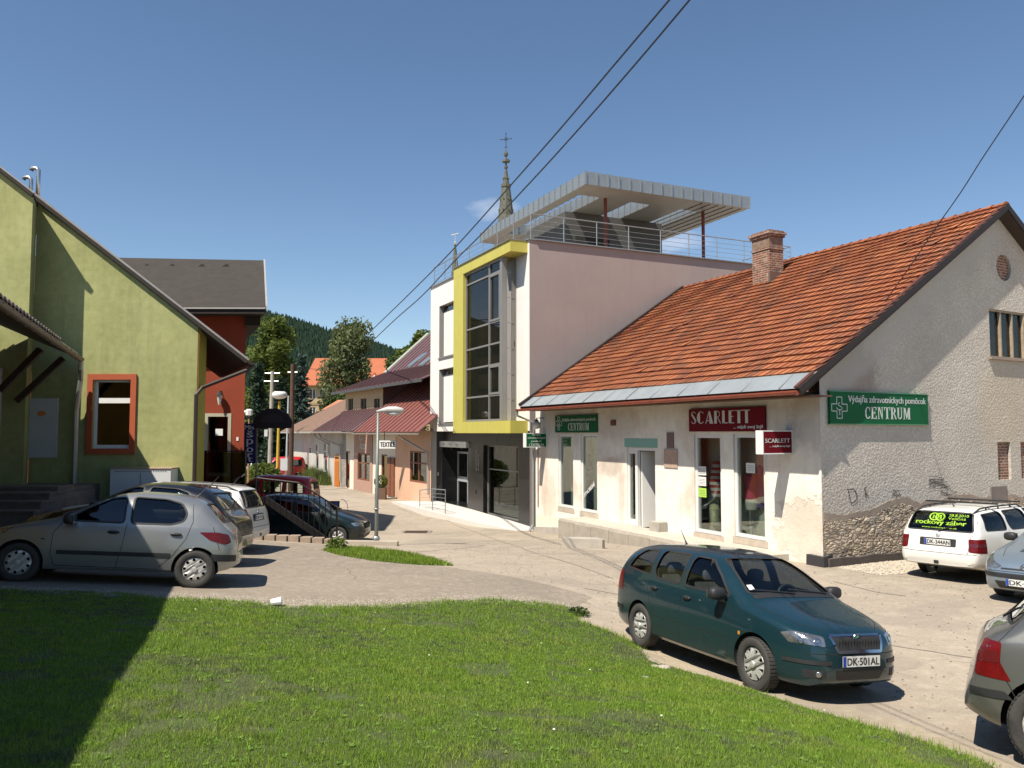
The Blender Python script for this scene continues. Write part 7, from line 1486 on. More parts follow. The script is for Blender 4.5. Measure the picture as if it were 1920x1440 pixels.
def cover(kind, R):
    """wheel cover with real openings; in the xz plane, facing +y"""
    hol = []; 
    if kind == 'nine': spec = (9, .60, .93, .19)
    elif kind == 'oval': spec = (9, .66, .92, .17)
    elif kind == 'seven': spec = (8, .60, .92, .17)
    else: spec = (10, .35, .88, .0)
    n, r0, r1, wd = spec
    for k in range(n):
        a = 2 * math.pi * k / n
        if kind == 'five':
            if k % 2: a0, a1 = a - .40, a + .40; q = [(r0, a - .22), (r1, a0), (r1, a), (r1, a1), (r0, a + .22)]
            else: q = [(.5, a - .02), (r1, a - .06), (r1, a + .06), (.5, a + .02)]
        elif kind == 'oval': q = [((r0 + r1) / 2 + (r1 - r0) / 2 * math.cos(u), a + wd * math.sin(u)) for u in np.linspace(0, 6.283, 10)[:-1]]
        else: q = [(r0, a - wd * .45), (r1, a - wd), (r1, a + wd), (r0, a + wd * .45)]
        hol.append([Vector((R * r * math.cos(t), R * r * math.sin(t), 0)) for r, t in q])
    outer = [Vector((R * math.cos(a), R * math.sin(a), 0)) for a in np.linspace(0, 6.2832, 41)[:-1]]
    loops = [outer] + hol; fl = [p for l in loops for p in l]; mb = MB()
    def zf(p): r = p.length / R; return .022 * (1 - r * r) - .012 * (r > .97)
    top = [mb.v((p.x, zf(p), p.y)) for p in fl]; bot = [mb.v((p.x, zf(p) - .018, p.y)) for p in fl]
    for t in tessellate_polygon(loops):
        a, b, c = (Vector(mb.V[top[k]]) for k in t)
        if (b - a).cross(c - a).y < 0: t = t[::-1]
        mb.F.append([top[k] for k in t]); mb.M.append(0)
    s0 = 0
    for l in loops:
        for i in range(len(l)): j = (i + 1) % len(l); mb.F.append([top[s0 + i], top[s0 + j], bot[s0 + j], bot[s0 + i]]); mb.M.append(0)
        s0 += len(l)
    mb.lathe([(.0, .034), (.035, .03), (.042, .018)], (0, 0, 0), (0, 1, 0), 14); return mb
def wheel(parent, x, y, r, kind, side, rim=.72, wd=.18, steer=0, mat=None):
    t = MB(); ro = r * rim; prof = [(ro * .96, wd * .30), (ro, wd * .42), (ro + .012, wd * .46), (r * .90, wd * .5), (r * .965, wd * .44), (r, wd * .32), (r, -wd * .32), (r * .96, -wd * .46), (ro, -wd * .46), (ro * .9, -wd * .3)]
    t.lathe(prof, (0, 0, 0), (0, 1, 0), 40)
    for k in range(46):                                              # tread blocks
        a = 2 * math.pi * k / 46; c, s_ = math.cos(a), math.sin(a); e = Vector((-s_, 0, c)) * .012; o = Vector((c, 0, s_)) * (r - .001)
        for q in (-.3, 0.0, .3): t.par(o + Vector((0, wd * q - .022, 0)) - e, Vector((0, .044, 0)), e * 2, Vector((c, 0, s_)) * .005)
    w = t.build('wheel', TYRE, parent, smooth=True, angle=40); w.location = (x, y, r); w.rotation_euler = (0, random.uniform(0, 1), (math.pi if side < 0 else 0) + steer)
    b = MB(); b.lathe([(ro * .98, wd * .34), (ro * .93, wd * .1), (ro * .2, wd * .05), (0, wd * .05)], (0, 0, 0), (0, 1, 0), 32); o = b.build('rim', pm('dark_steel_rim', (.045, .045, .045), .5, .5), w, smooth=True)
    c = cover(kind, ro * .97); o = c.build('wheel_cover', mat or HUB, w, smooth=True, angle=35); o.location = (0, wd * .36, 0)
def ellip(mb, c, r, n=14, m=0, squash=2.4):
    c = Vector(c); rows = 9; R = []
    for i in range(rows):
        ph = -math.pi / 2 + math.pi * i / (rows - 1); ring = []
        for k in range(n):
            a = 2 * math.pi * k / n; e = 2 / squash; sg = lambda v: math.copysign(abs(v) ** e, v)
            ring.append(mb.v((c.x + r[0] * sg(math.cos(ph)) * sg(math.cos(a)), c.y + r[1] * sg(math.cos(ph)) * sg(math.sin(a)), c.z + r[2] * sg(math.sin(ph)))))
        R.append(ring)
    for i in range(rows - 1):
        for k in range(n): l = (k + 1) % n; mb.F.append([R[i][k], R[i][l], R[i + 1][l], R[i + 1][k]]); mb.M.append(m)
def make_car(name, label, cat, S, center, heading, paintm, glass=None, group=None, interior=True):
    L = S['L']; hx = Vector((heading[0], heading[1], 0)).normalized(); hy = Vector((-hx.y, hx.x, 0)); X = lambda x: L / 2 - x; tr = S['W'] / 2 - .11
    c = Vector((center[0], center[1], 0)); pts = []
    for x, y in ((S['xf'], tr), (S['xf'], -tr), (S['xr'], tr), (S['xr'], -tr)): p = c + hx * X(x) + hy * y; pts.append(Vector((p.x, p.y, tz(p.x, p.y))))
    fz = (pts[0] + pts[1]) / 2; rz_ = (pts[2] + pts[3]) / 2; ax = (fz - rz_).normalized(); lt = ((pts[0] + pts[2]) - (pts[1] + pts[3])).normalized(); lt = (lt - ax * lt.dot(ax)).normalized(); uz = ax.cross(lt)
    o0 = (pts[0] + pts[1] + pts[2] + pts[3]) / 4 - ax * ((X(S['xf']) + X(S['xr'])) / 2)
    root = thing(name, label, cat, o0, group, local=True); root.rotation_euler = Matrix((ax, lt, uz)).transposed().to_euler()
    xs_ = sorted(set([round(v, 3) for v in list(np.linspace(0, .3, 9)) + list(np.linspace(.3, L - .4, 52)) + list(np.linspace(L - .4, L, 12))])); V, F_ = shell(S, xs_)
    body = mk('body', V, F_, 0, [paintm, WELL]); bvh = BVHTree.FromPolygons([Vector(v) for v in V], [f for f in F_ if len(f) == 4] + [f for f in F_ if len(f) > 4])
    cutters = []
    iv, if_ = shell(S, [x for x in np.linspace(S['cab'][0], S['cab'][1], 34)], .055, .34); cutters.append(mk('cut', iv, if_, 1, [paintm, WELL]))
    mb = MB()
    for x in (S['xf'], S['xr']):
        for s_ in (1, -1): mb.lathe([(.001, 0), (S['r'] + S.get('arch', .05), 0), (S['r'] + S.get('arch', .05), .45), (.001, .45)], (X(x), s_ * (S['W'] / 2 - .26) if s_ > 0 else -(S['W'] / 2 - .26) - .45, S['r'] + .005), (0, 1, 0), 36)
    bm = bmesh.new(); me = bpy.data.meshes.new('c'); me.from_pydata(mb.V, [], mb.F); bm.from_mesh(me); bmesh.ops.remove_doubles(bm, verts=bm.verts, dist=.002); bmesh.ops.recalc_face_normals(bm, faces=bm.faces); bm.to_mesh(me); bm.free(); me.materials.append(paintm); me.materials.append(WELL); me.polygons.foreach_set('material_index', [1] * len(me.polygons)); cw_ = bpy.data.objects.new('cut', me); COL.objects.link(cw_); cutters.append(cw_)
    panes = []
    def prism(pts_, az, el, d0, d1):
        d, s_, t = vbasis(az, el); P2 = roundpoly([Vector((p.dot(s_), p.dot(t))) for p in pts_], .05, 3); A = [s_ * p.x + t * p.y + d * d0 for p in P2]; B = [s_ * p.x + t * p.y + d * d1 for p in P2]; n = len(A); V_ = [tuple(v) for v in A + B]
        return V_, [list(range(n)), list(range(2 * n - 1, n - 1, -1))] + [[i, i + n, (i + 1) % n + n, (i + 1) % n] for i in range(n)]
    sv = []; sf = []
    for w in S['side']:
        pts_ = [Vector((X(x), 0, z)) for x, z in w]; v, f = prism(pts_, 90, 0, 1.3, -1.3); b = len(sv); sv += v; sf += [[i + b for i in q] for q in f]
        for s_ in (1, -1): panes.append(('side_window', [Vector((X(x), s_ * .7, z)) for x, z in w], 90 * s_, 0))
    cutters.append(mk('cut', sv, sf, 1, [paintm, WELL]))
    for key, az, nm in (('wind', 0, 'windshield'), ('back', 180, 'rear_window')):
        w = S[key]; pts_ = [Vector((X(w[0]), y, z)) for y, z in ((w[1], w[2]), (-w[1], w[2]), (-w[3], w[4]), (w[3], w[4]))]; el = 12 if key == 'wind' else 8
        pts_ = [Vector((X(w[0] if i < 2 else w[5]), p.y, p.z)) for i, p in enumerate(pts_)]
        d, s_, t = vbasis(az, el); dep = [p.dot(d) for p in pts_]; v, f = prism(pts_, az, el, max(dep) + .35, min(dep) - .45); cutters.append(mk('cut', v, f, 1, [paintm, WELL])); panes.append((nm, pts_, az, el))
    for c_ in cutters:
        md = body.modifiers.new('b', 'BOOLEAN'); md.operation = 'DIFFERENCE'; md.solver = 'EXACT'; md.object = c_
    bpy.context.view_layer.update(); me = bpy.data.meshes.new_from_object(body.evaluated_get(bpy.context.evaluated_depsgraph_get())); body.modifiers.clear()
    old = body.data; body.data = me; bpy.data.meshes.remove(old)
    for c_ in cutters: bpy.data.objects.remove(c_)
    me.polygons.foreach_set('use_smooth', [True] * len(me.polygons)); me.set_sharp_from_angle(angle=math.radians(32)); body.parent = root
    for nm, pts_, az, el in panes:
        cc = sum(pts_, Vector()) / len(pts_); V, F_, _ = patch2(bvh, [cc + (p - cc) * 1.04 for p in pts_], az, el, -.010, .09, .05); o = put(nm, V, F_, glass or CARG, root)
        V, F_ = strip(bvh, [cc + (p - cc) * 1.0 for p in roundpoly(pts_, .06, 3)], az, el, .030, .0025, True, .06); put('seal', V, F_, PLAS, o, True)
    if S.get('seams'):
        VV = []; FF = []
        for ln in S['seams']:
            for s_ in (1, -1):
                V, F_ = strip(bvh, [Vector((X(x), s_ * .8, z)) for x, z in ln], 90 * s_, 0, .008, .0015); FF += [[i + len(VV) for i in f] for f in F_]; VV += V
        for ln in S.get('topseams', []):
            V, F_ = strip(bvh, [Vector((X(x), y, 1.2)) for x, y in ln], 0, 89, .008, .0015); FF += [[i + len(VV) for i in f] for f in F_]; VV += V
        for az_, el_, ln in S.get('extra', []):
            V, F_ = strip(bvh, [Vector((X(x), y, z)) for x, y, z in ln], az_, el_, .009, .0015); FF += [[i + len(VV) for i in f] for f in F_]; VV += V
        put('panel_gap', VV, FF, SEAM, root)
    for dc in S.get('decals', []):
        nm, mt, P, az, el, off = dc[:6]; opt = dc[6] if len(dc) > 6 else {}
        for s_ in ((1, -1) if opt.get('m', True) else (1,)):
            pts_ = [Vector((X(x), y * s_, z)) for x, y, z in P]; V, F_, _ = patch2(bvh, pts_, az * s_, el, off, opt.get('step', .035), opt.get('r', .02)); 
            if s_ < 0: pass
            o = put(nm, V, F_, mt, root)
            if opt.get('ring'): V, F_ = strip(bvh, roundpoly(pts_, opt.get('r', .02), 3), az * s_, el, opt['ring'][1], off + .002, True, .03); put('trim', V, F_, opt['ring'][0], o)
    for (x, z) in S.get('handles', []):
        for s_ in (1, -1):
            h, n = snap(bvh, Vector((X(x), s_ * .8, z)), Vector((0, s_, 0)))
            if h is None: continue
            mb = MB(); ellip(mb, h + n * .012, (.085, .022, .026), 12); mb.build('door_handle', S.get('hmat', PLAS), root, smooth=True)
    mx_, mz = S['mirror']
    for s_ in (1, -1):
        h, n = snap(bvh, Vector((X(mx_), s_ * .8, mz)), Vector((0, s_, 0)))
        mb = MB(); ellip(mb, h + Vector((.0, s_ * .13, .07)), (.075, .11, .075), 16, 0, 3.0); mb.tube([h - n * .02, h + Vector((.01, s_ * .06, .05))], .028, 8); o = mb.build('side_mirror', S.get('mmat', PLAS), root, smooth=True)
        mb = MB(); q = h + Vector((-.072, s_ * .13, .07)); mb.par(q + Vector((0, -.085, -.055)), (0, .17, 0), (0, 0, .11), (-.006, 0, 0)); mb.build('mirror_glass', CHR, o)
    for x, fr in ((S['xf'], 1), (S['xr'], 0)):
        for s_ in (1, -1): wheel(root, X(x), s_ * (S['W'] / 2 - .105), S['r'], S['cover'], s_, S.get('rim', .66), .175, 0, S.get('hub'))
    if interior:
        for (x, w_, ys) in ((S['seat'], .48, (.36, -.36)), (S['seat'] + .85, 1.2, (0,))):
            for y in ys:
                mb = MB(); ellip(mb, (X(x), y, .50), (.26, w_ / 2, .11), 14, 0, 3.6); P = [Vector((X(x + .24), y, .52)), Vector((X(x + .36), y, 1.02))]
                e = P[1] - P[0]; mb.par(P[0] + Vector((-.05, -w_ / 2, 0)), (0, w_, 0), e, (.11, 0, .02)); 
                for hy_ in ((0,) if w_ < 1 else (-.38, .38)): ellip(mb, (X(x + .38), y + hy_, 1.11), (.05, .13, .09), 12, 0, 3.0)
                mb.build('seat', SEATM, root, smooth=True, angle=40)
        dx = S['dash']; mb = MB(); mb.par((X(dx + .42), -.64, .55), (.5, 0, .0), (0, 1.28, 0), (0, 0, S.get('dashz', .86) - .55)); mb.build('dashboard', CABIN, root)
        mb = MB(); cc = Vector((X(dx + .62), .36, S.get('dashz', .86) + .0)); n = 20; mb.tube([cc + Vector((-.05 * math.sin(a) * 1.2, .185 * math.cos(a), .17 * math.sin(a))) for a in np.linspace(0, 6.283, n)], .014, 6); mb.tube([cc - Vector((0, .17, 0)), cc + Vector((0, .17, 0))], .014, 6); mb.build('steering_wheel', PLAS, root)
    for (where, z, txt, w_) in S.get('plates', []):
        d = Vector((1, 0, 0)) if where == 'f' else Vector((-1, 0, 0)); h, n = snap(bvh, Vector((0, 0, z)), d); y_ = Vector((0, 1, 0)) if where == 'f' else Vector((0, -1, 0)); xm = h.x + d.x * .02
        h1, _ = snap(bvh, Vector((0, .26, z)), d); xm = (max if where == 'f' else min)(h.x, h1.x) + d.x * .012; O = Vector((xm, 0, z))
        mb = MB(); mb.par(O - y_ * .265 - Vector((0, 0, .062)), y_ * .53, (0, 0, .124), d * .006); mb.build('plate_holder', PLAS, root)
        mb = MB(); mb.par(O - y_ * .26 - Vector((0, 0, .055)) + d * .006, y_ * .52, (0, 0, .11), d * .004); pl = mb.build('number_plate', PLATE, root)
        mb = MB(); mb.par(O - y_ * .258 - Vector((0, 0, .053)) + d * .010, y_ * .045, (0, 0, .106), d * .001); mb.build('euro_band', EUB, pl)
        mb = MB(); add_text(mb, txt, O, y_, Vector((0, 0, 1)), -.20, .245, -.038, .038, d, 0, .0115, .003); mb.build('plate_lettering', INK, pl)
    if S.get('rails'):
        for s_ in (1, -1):
            P = []
            for x in np.linspace(S['rails'][0], S['rails'][1], 9):
                h, n = snap(bvh, Vector((X(x), s_ * S['rails'][2], 1)), Vector((0, 0, 1))); P.append(h + Vector((0, 0, .055 if 0 < len(P) < 8 else .0)))
            mb = MB(); mb.tube(P, .016, 8); [mb.tube([P[k] - Vector((0, 0, .06)), P[k]], .016, 6) for k in (2, 4, 6)]; mb.build('roof_rail', PLAS, root)
        for x in S.get('bars', []):
            h, n = snap(bvh, Vector((X(x), 0, 1)), Vector((0, 0, 1))); mb = MB(); mb.par(h + Vector((-.03, -.72, .05)), (.06, 0, 0), (0, 1.44, 0), (0, 0, .03)); mb.build('roof_bar', PLAS, root)
    if S.get('ant'):
        h, n = snap(bvh, Vector((X(S['ant']), 0, 1)), Vector((0, 0, 1))); mb = MB(); mb.tube([h, h + Vector((-.05, 0, .06)), h + Vector((-.16, 0, .20))], [.018, .008, .004], 6); mb.build('antenna', PLAS, root)
    for key, az in (('wind', 0),):
        w = S[key]
        for y0, y1 in ((.5, -.05), (.0, -.55)):
            P = [snap(bvh, Vector((X(w[0]), y0 + (y1 - y0) * f, w[2] - .012 + .05 * f)), vbasis(0, 12)[0])[0] for f in (0, .5, 1)]
            if all(p is not None for p in P): mb = MB(); mb.tube([p + Vector((.015, 0, .012)) for p in P], .009, 5); mb.build('wiper', PLAS, root)
    if S.get('rwiper'):
        w = S['back']; P = [snap(bvh, Vector((X(w[0]), y, z)), vbasis(180, 8)[0])[0] for y, z in ((0, w[2] - .02), (-.22, w[2] + .08), (-.42, w[2] + .13))]
        if all(p is not None for p in P): mb = MB(); mb.tube([p + Vector((-.02, 0, .01)) for p in P], .010, 5); mb.build('rear_wiper', PLAS, root)
    return root, bvh, X
def badge(root, bvh, X, where, z, r, mat, glyph):
    d = Vector((1, 0, 0)) if where == 'f' else Vector((-1, 0, 0)); y_ = Vector((0, 1, 0)) if where == 'f' else Vector((0, -1, 0)); h, n = snap(bvh, Vector((0, 0, z)), d); O = h + d * .012; up_ = Vector((0, 0, 1)); mb = MB()
    if glyph == 'vw':
        P = [O + y_ * r * math.cos(a) + up_ * r * math.sin(a) for a in np.linspace(0, 6.283, 20)]; mb.tube(P, r * .11, 5)
        for q in ([(-.55, .75), (-.15, 0.05), (0, .35), (.15, .05), (.55, .75)], [(-.85, .3), (-.42, -.8), (0, -.05), (.42, -.8), (.85, .3)]): mb.tube([O + y_ * r * a + up_ * r * b for a, b in q], r * .09, 4)
    elif glyph == 'wing':
        mb.tube([O + y_ * r * math.cos(a) + up_ * r * math.sin(a) for a in np.linspace(0, 6.283, 20)], r * .14, 5); mb.lathe([(r * .86, 0), (0, .004)], O, d, 18, 1); mb.tube([O + y_ * r * a + up_ * r * b + d * .006 for a, b in ((-.6, -.2), (-.1, .0), (.3, .45), (.6, .3))], r * .1, 4)
    else:                                                            # standing-animal outline, simplified
        for q in ([(-.5, -.9), (-.2, -.2), (-.45, .3), (0, .9), (.35, .6)], [(-.2, -.2), (.3, .1), (.65, .5)], [(-.2, -.1), (.25, -.3), (.6, -.15)], [(-.2, -.3), (.2, -.9), (.55, -.8)], [(-.4, .2), (-.75, -.1), (-.6, .6)]): mb.tube([O + y_ * r * a + up_ * r * b for a, b in q], r * .13, 5)
    mb.build('badge', [mat, pm('badge_green', (.05, .16, .10), .4)], root)

FAB = dict(L=4.23, W=1.65, xf=.80, xr=3.31, r=.295, cover='seven', rim=.66, cab=(1.10, 4.02), seat=1.85, dash=.92, dashz=.90, mirror=(1.36, .93), ant=3.35, rwiper=True,
    top=[(0, .56), (.03, .66), (.1, .745), (.3, .82), (.6, .895), (.85, .955), (.98, .99), (1.06, 1.04), (1.32, 1.19), (1.68, 1.36), (1.88, 1.415), (2.35, 1.452), (2.9, 1.45), (3.4, 1.425), (3.78, 1.37), (3.9, 1.31), (4.04, 1.12), (4.13, .97), (4.19, .84), (4.215, .62), (4.23, .55)],
    belt=[(0, .48), (.06, .58), (.2, .66), (.5, .76), (1.1, .875), (1.6, .915), (2.5, .94), (3.5, .965), (4.0, .96), (4.12, .86), (4.2, .7), (4.23, .5)],
    bot=[(0, .36), (.05, .24), (.2, .19), (1.5, .19), (3.6, .20), (4.05, .26), (4.23, .40)],
    plan=[(0, .36), (.03, .47), (.1, .585), (.22, .675), (.45, .755), (.9, .805), (2.2, .823), (3.3, .815), (3.8, .78), (4.05, .735), (4.16, .67), (4.21, .60), (4.23, .52)],
    side=[[(1.28, .97), (2.24, .985), (2.24, 1.36), (1.88, 1.35), (1.58, 1.19)], [(2.34, .985), (2.94, 1.0), (3.02, 1.10), (3.0, 1.365), (2.34, 1.37)], [(3.10, 1.02), (3.78, 1.06), (3.66, 1.22), (3.48, 1.335), (3.12, 1.355)]],
    wind=(1.06, .62, 1.04, .47, 1.38, 1.76), back=(4.1, .58, 1.03, .47, 1.32, 3.85),
    seams=[[(1.26, .95), (1.22, .80), (1.24, .5), (1.28, .26)], [(2.29, 1.0), (2.29, .6), (2.28, .25)], [(3.06, 1.0), (3.12, .85), (3.0, .62), (2.88, .32), (2.85, .25)], [(1.3, .25), (2.85, .25)], [(1.27, .50), (2.9, .50)], [(3.95, .95), (4.08, .6)]],
    topseams=[[(.98, .66), (.7, .65), (.32, .54), (.14, .36)], [(.98, -.66), (.7, -.65), (.32, -.54), (.14, -.36)]],
    handles=[(2.12, .84), (2.93, .86)],
    plates=[('f', .47, 'DK·501AL', 0), ('r', .78, 'DK·501AL', 0)])
FAB['decals'] = [('headlight', LENS, [(.1, .40, .60), (.1, .42, .71), (.3, .64, .745), (.42, .73, .72), (.35, .68, .62)], 32, 12, .004, {'step': .03}), ('grille', PLAS, [(.02, .36, .735), (.02, -.36, .735), (.0, -.30, .565), (.0, .30, .565)], 0, 10, .006, {'m': False, 'ring': (CHR, .034)}),
    ('lower_grille', PLAS, [(0, .34, .38), (0, -.34, .38), (0, -.30, .27), (0, .30, .27)], 0, 0, .003, {'m': False}), ('fog_grille', PLAS, [(.1, .42, .38), (.2, .64, .38), (.2, .62, .29), (.1, .42, .29)], 18, 0, .003), ('bumper_strip', PLAS, [(.06, .36, .475), (.4, .72, .475), (.4, .72, .432), (.06, .36, .432)], 35, 0, .009, {'r': .008}),
    ('rear_bumper_strip', PLAS, [(4.15, .45, .50), (3.85, .78, .50), (3.85, .78, .44), (4.15, .45, .44)], 145, 0, .008, {'r': .008}), ('tail_light', REDL, [(4.1, .60, .72), (4.1, .60, 1.0), (3.9, .74, 1.0), (3.85, .77, .72)], 140, 0, .004), ('wheel_cap', PM if False else AMB, [(1.02, .8, .62), (1.06, .8, .62), (1.06, .8, .58), (1.02, .8, .58)], 90, 0, .006, {'r': .01}),
    ('sticker', PLATE, [(1.15, -.50, 1.07), (1.15, -.57, 1.07), (1.2, -.555, 1.13), (1.2, -.49, 1.13)], 0, 20, .0, {'m': False, 'r': 0}), ('cowl', PLAS, [(1.0, .60, 1.0), (1.0, -.60, 1.0), (1.06, -.60, 1.04), (1.06, .60, 1.04)], 0, 55, .003, {'m': False})]
P206 = dict(L=3.83, W=1.65, xf=.78, xr=3.22, r=.288, cover='oval', rim=.66, cab=(1.22, 3.52), seat=1.85, dash=1.0, dashz=.88, mirror=(1.42, .90), rwiper=True, ant=3.05,
    top=[(0, .47), (.03, .56), (.12, .66), (.35, .76), (.7, .86), (1.0, .93), (1.12, .965), (1.2, 1.0), (1.5, 1.165), (1.85, 1.335), (2.05, 1.395), (2.4, 1.43), (2.8, 1.42), (3.1, 1.375), (3.22, 1.335), (3.45, 1.13), (3.62, .965), (3.72, .88), (3.79, .72), (3.83, .5)],
    belt=[(0, .42), (.06, .54), (.3, .68), (.8, .80), (1.2, .86), (2.0, .90), (3.0, .93), (3.4, .925), (3.62, .88), (3.75, .74), (3.83, .45)],
    bot=[(0, .34), (.05, .24), (.2, .19), (1.4, .20), (3.3, .22), (3.65, .27), (3.83, .36)],
    plan=[(0, .42), (.03, .53), (.12, .66), (.3, .75), (.6, .80), (1.2, .822), (2.3, .822), (3.1, .81), (3.5, .77), (3.68, .70), (3.78, .60), (3.83, .48)],
    side=[[(1.34, .945), (2.14, .945), (2.12, 1.335), (1.92, 1.31), (1.62, 1.14)], [(2.24, .945), (2.82, .955), (2.99, 1.02), (3.02, 1.14), (2.93, 1.28), (2.7, 1.335), (2.22, 1.345)]],
    wind=(1.22, .61, 1.02, .48, 1.35, 1.86), back=(3.56, .56, 1.02, .46, 1.29, 3.26),
    seams=[[(1.32, .93), (1.20, .75), (1.20, .45), (1.26, .27)], [(2.19, .93), (2.16, .6), (2.10, .26)], [(3.08, 1.28), (3.12, 1.02), (3.05, .75), (2.88, .48), (2.70, .30)], [(1.26, .27), (2.7, .27)], [(3.42, .95), (3.55, .6)]],
    topseams=[[(1.12, .64), (.7, .60), (.3, .45)], [(1.12, -.64), (.7, -.60), (.3, -.45)]],
    handles=[(2.02, .80), (2.90, .81)], plates=[('f', .42, 'DK·286', 0), ('r', .66, 'DK·286', 0)])
P206['decals'] = [('headlight', LENS, [(.08, .34, .60), (.2, .50, .66), (.62, .77, .82), (.55, .78, .72), (.25, .70, .56), (.1, .40, .54)], 35, 15, .004), ('bumper_strip', PLAS, [(.03, .30, .50), (.35, .78, .50), (.35, .78, .43), (.03, .30, .43)], 35, 0, .008), ('bumper_strip', PLAS, [(.0, .42, .50), (.0, -.42, .50), (0, -.42, .43), (0, .42, .43)], 0, 0, .007, {'m': False}), ('lower_grille', PLAS, [(0, .46, .37), (0, -.46, .37), (0, -.40, .25), (0, .40, .25)], 0, 0, .004, {'m': False}), ('grille_slot', PLAS, [(0, .36, .605), (0, -.36, .605), (0, -.36, .575), (0, .36, .575)], 0, 25, .004, {'m': False}),
    ('side_moulding', PLAS, [(1.28, .82, .50), (2.86, .82, .52), (2.84, .82, .455), (1.28, .82, .44)], 90, 0, .009, {'r': .01}), ('tail_light', REDL, [(3.24, .80, .86), (3.5, .76, .87), (3.66, .70, .84), (3.70, .66, .72), (3.62, .72, .68), (3.40, .78, .74)], 118, 0, .005), ('rear_bumper_strip', PLAS, [(3.42, .78, .53), (3.76, .55, .52), (3.76, .55, .42), (3.5, .78, .42)], 135, 0, .008),
    ('fuel_flap_gap', PLAS, [(1.05, .8, .66), (1.10, .8, .66), (1.10, .8, .645), (1.05, .8, .645)], 90, 0, .004, {'r': 0})]
GVAR = dict(L=4.34, W=1.70, xf=.87, xr=3.345, r=.30, cover='seven', rim=.64, cab=(1.25, 4.08), seat=1.95, dash=1.05, dashz=.90, mirror=(1.5, .93), rwiper=True, ant=3.6, rails=(2.1, 3.95, .56), tum=.36,
    top=[(0, .55), (.04, .66), (.15, .75), (.6, .85), (1.0, .93), (1.15, .97), (1.25, 1.03), (1.55, 1.2), (1.9, 1.375), (2.1, 1.41), (2.5, 1.425), (3.2, 1.425), (3.8, 1.40), (3.98, 1.375), (4.06, 1.27), (4.18, 1.0), (4.22, .93), (4.27, .72), (4.31, .60), (4.34, .52)],
    belt=[(0, .48), (.08, .6), (.5, .76), (1.1, .87), (2, .92), (3.5, .945), (4.1, .94), (4.2, .86), (4.27, .66), (4.34, .46)],
    bot=[(0, .34), (.06, .24), (.3, .2), (1.5, .20), (3.7, .22), (4.1, .28), (4.34, .34)],
    plan=[(0, .56), (.04, .66), (.15, .75), (.4, .81), (1.0, .84), (2.2, .85), (3.4, .845), (4.0, .81), (4.2, .775), (4.29, .73), (4.34, .62)],
    side=[[(1.42, .965), (2.22, .975), (2.22, 1.335), (1.98, 1.325), (1.72, 1.18)], [(2.32, .975), (3.02, .985), (3.10, 1.12), (3.06, 1.33), (2.32, 1.34)], [(3.20, .99), (3.92, 1.01), (3.84, 1.30), (3.18, 1.33)]],
    wind=(1.3, .62, 1.045, .5, 1.355, 1.85), back=(4.16, .66, .98, .58, 1.335, 4.03),
    seams=[[(1.38, .95), (1.28, .8), (1.28, .26)], [(2.27, .98), (2.26, .26)], [(3.14, 1.0), (3.12, .8), (2.95, .5), (2.88, .26)], [(1.28, .26), (2.88, .26)]], handles=[(2.1, .84), (2.98, .85)],
    plates=[('r', .765, 'DK-344AN', 0)])
GVAR['decals'] = [('tail_light', REDL, [(4.2, .56, .62), (4.2, .57, .86), (4.02, .80, .86), (4.02, .82, .60)], 150, 0, .005), ('tail_light_band', DRED, [(4.2, .57, .71), (4.2, .57, .78), (4.02, .81, .78), (4.02, .81, .71)], 150, 0, .008, {'r': 0}), ('headlight', LENS, [(.08, .4, .58), (.08, .42, .72), (.3, .74, .74), (.35, .78, .60)], 25, 10, .004), ('grille', PLAS, [(.02, .36, .70), (.02, -.36, .70), (0, -.36, .59), (0, .36, .59)], 0, 5, .005, {'m': False}),
    ('plate_recess', PLAS, [(4.25, .36, .84), (4.25, -.36, .84), (4.25, -.36, .69), (4.25, .36, .69)], 180, 0, .004, {'m': False}), ('tow_hitch_cover', PLAS, [(4.33, .05, .42), (4.33, -.05, .42), (4.33, -.05, .36), (4.33, .05, .36)], 180, 0, .01, {'m': False}), ('side_moulding', pm('dirty_white_plastic', (.5, .48, .43), .6), [(1.30, .84, .49), (2.9, .84, .50), (2.9, .84, .45), (1.30, .84, .44)], 90, 0, .008, {'r': .01})]
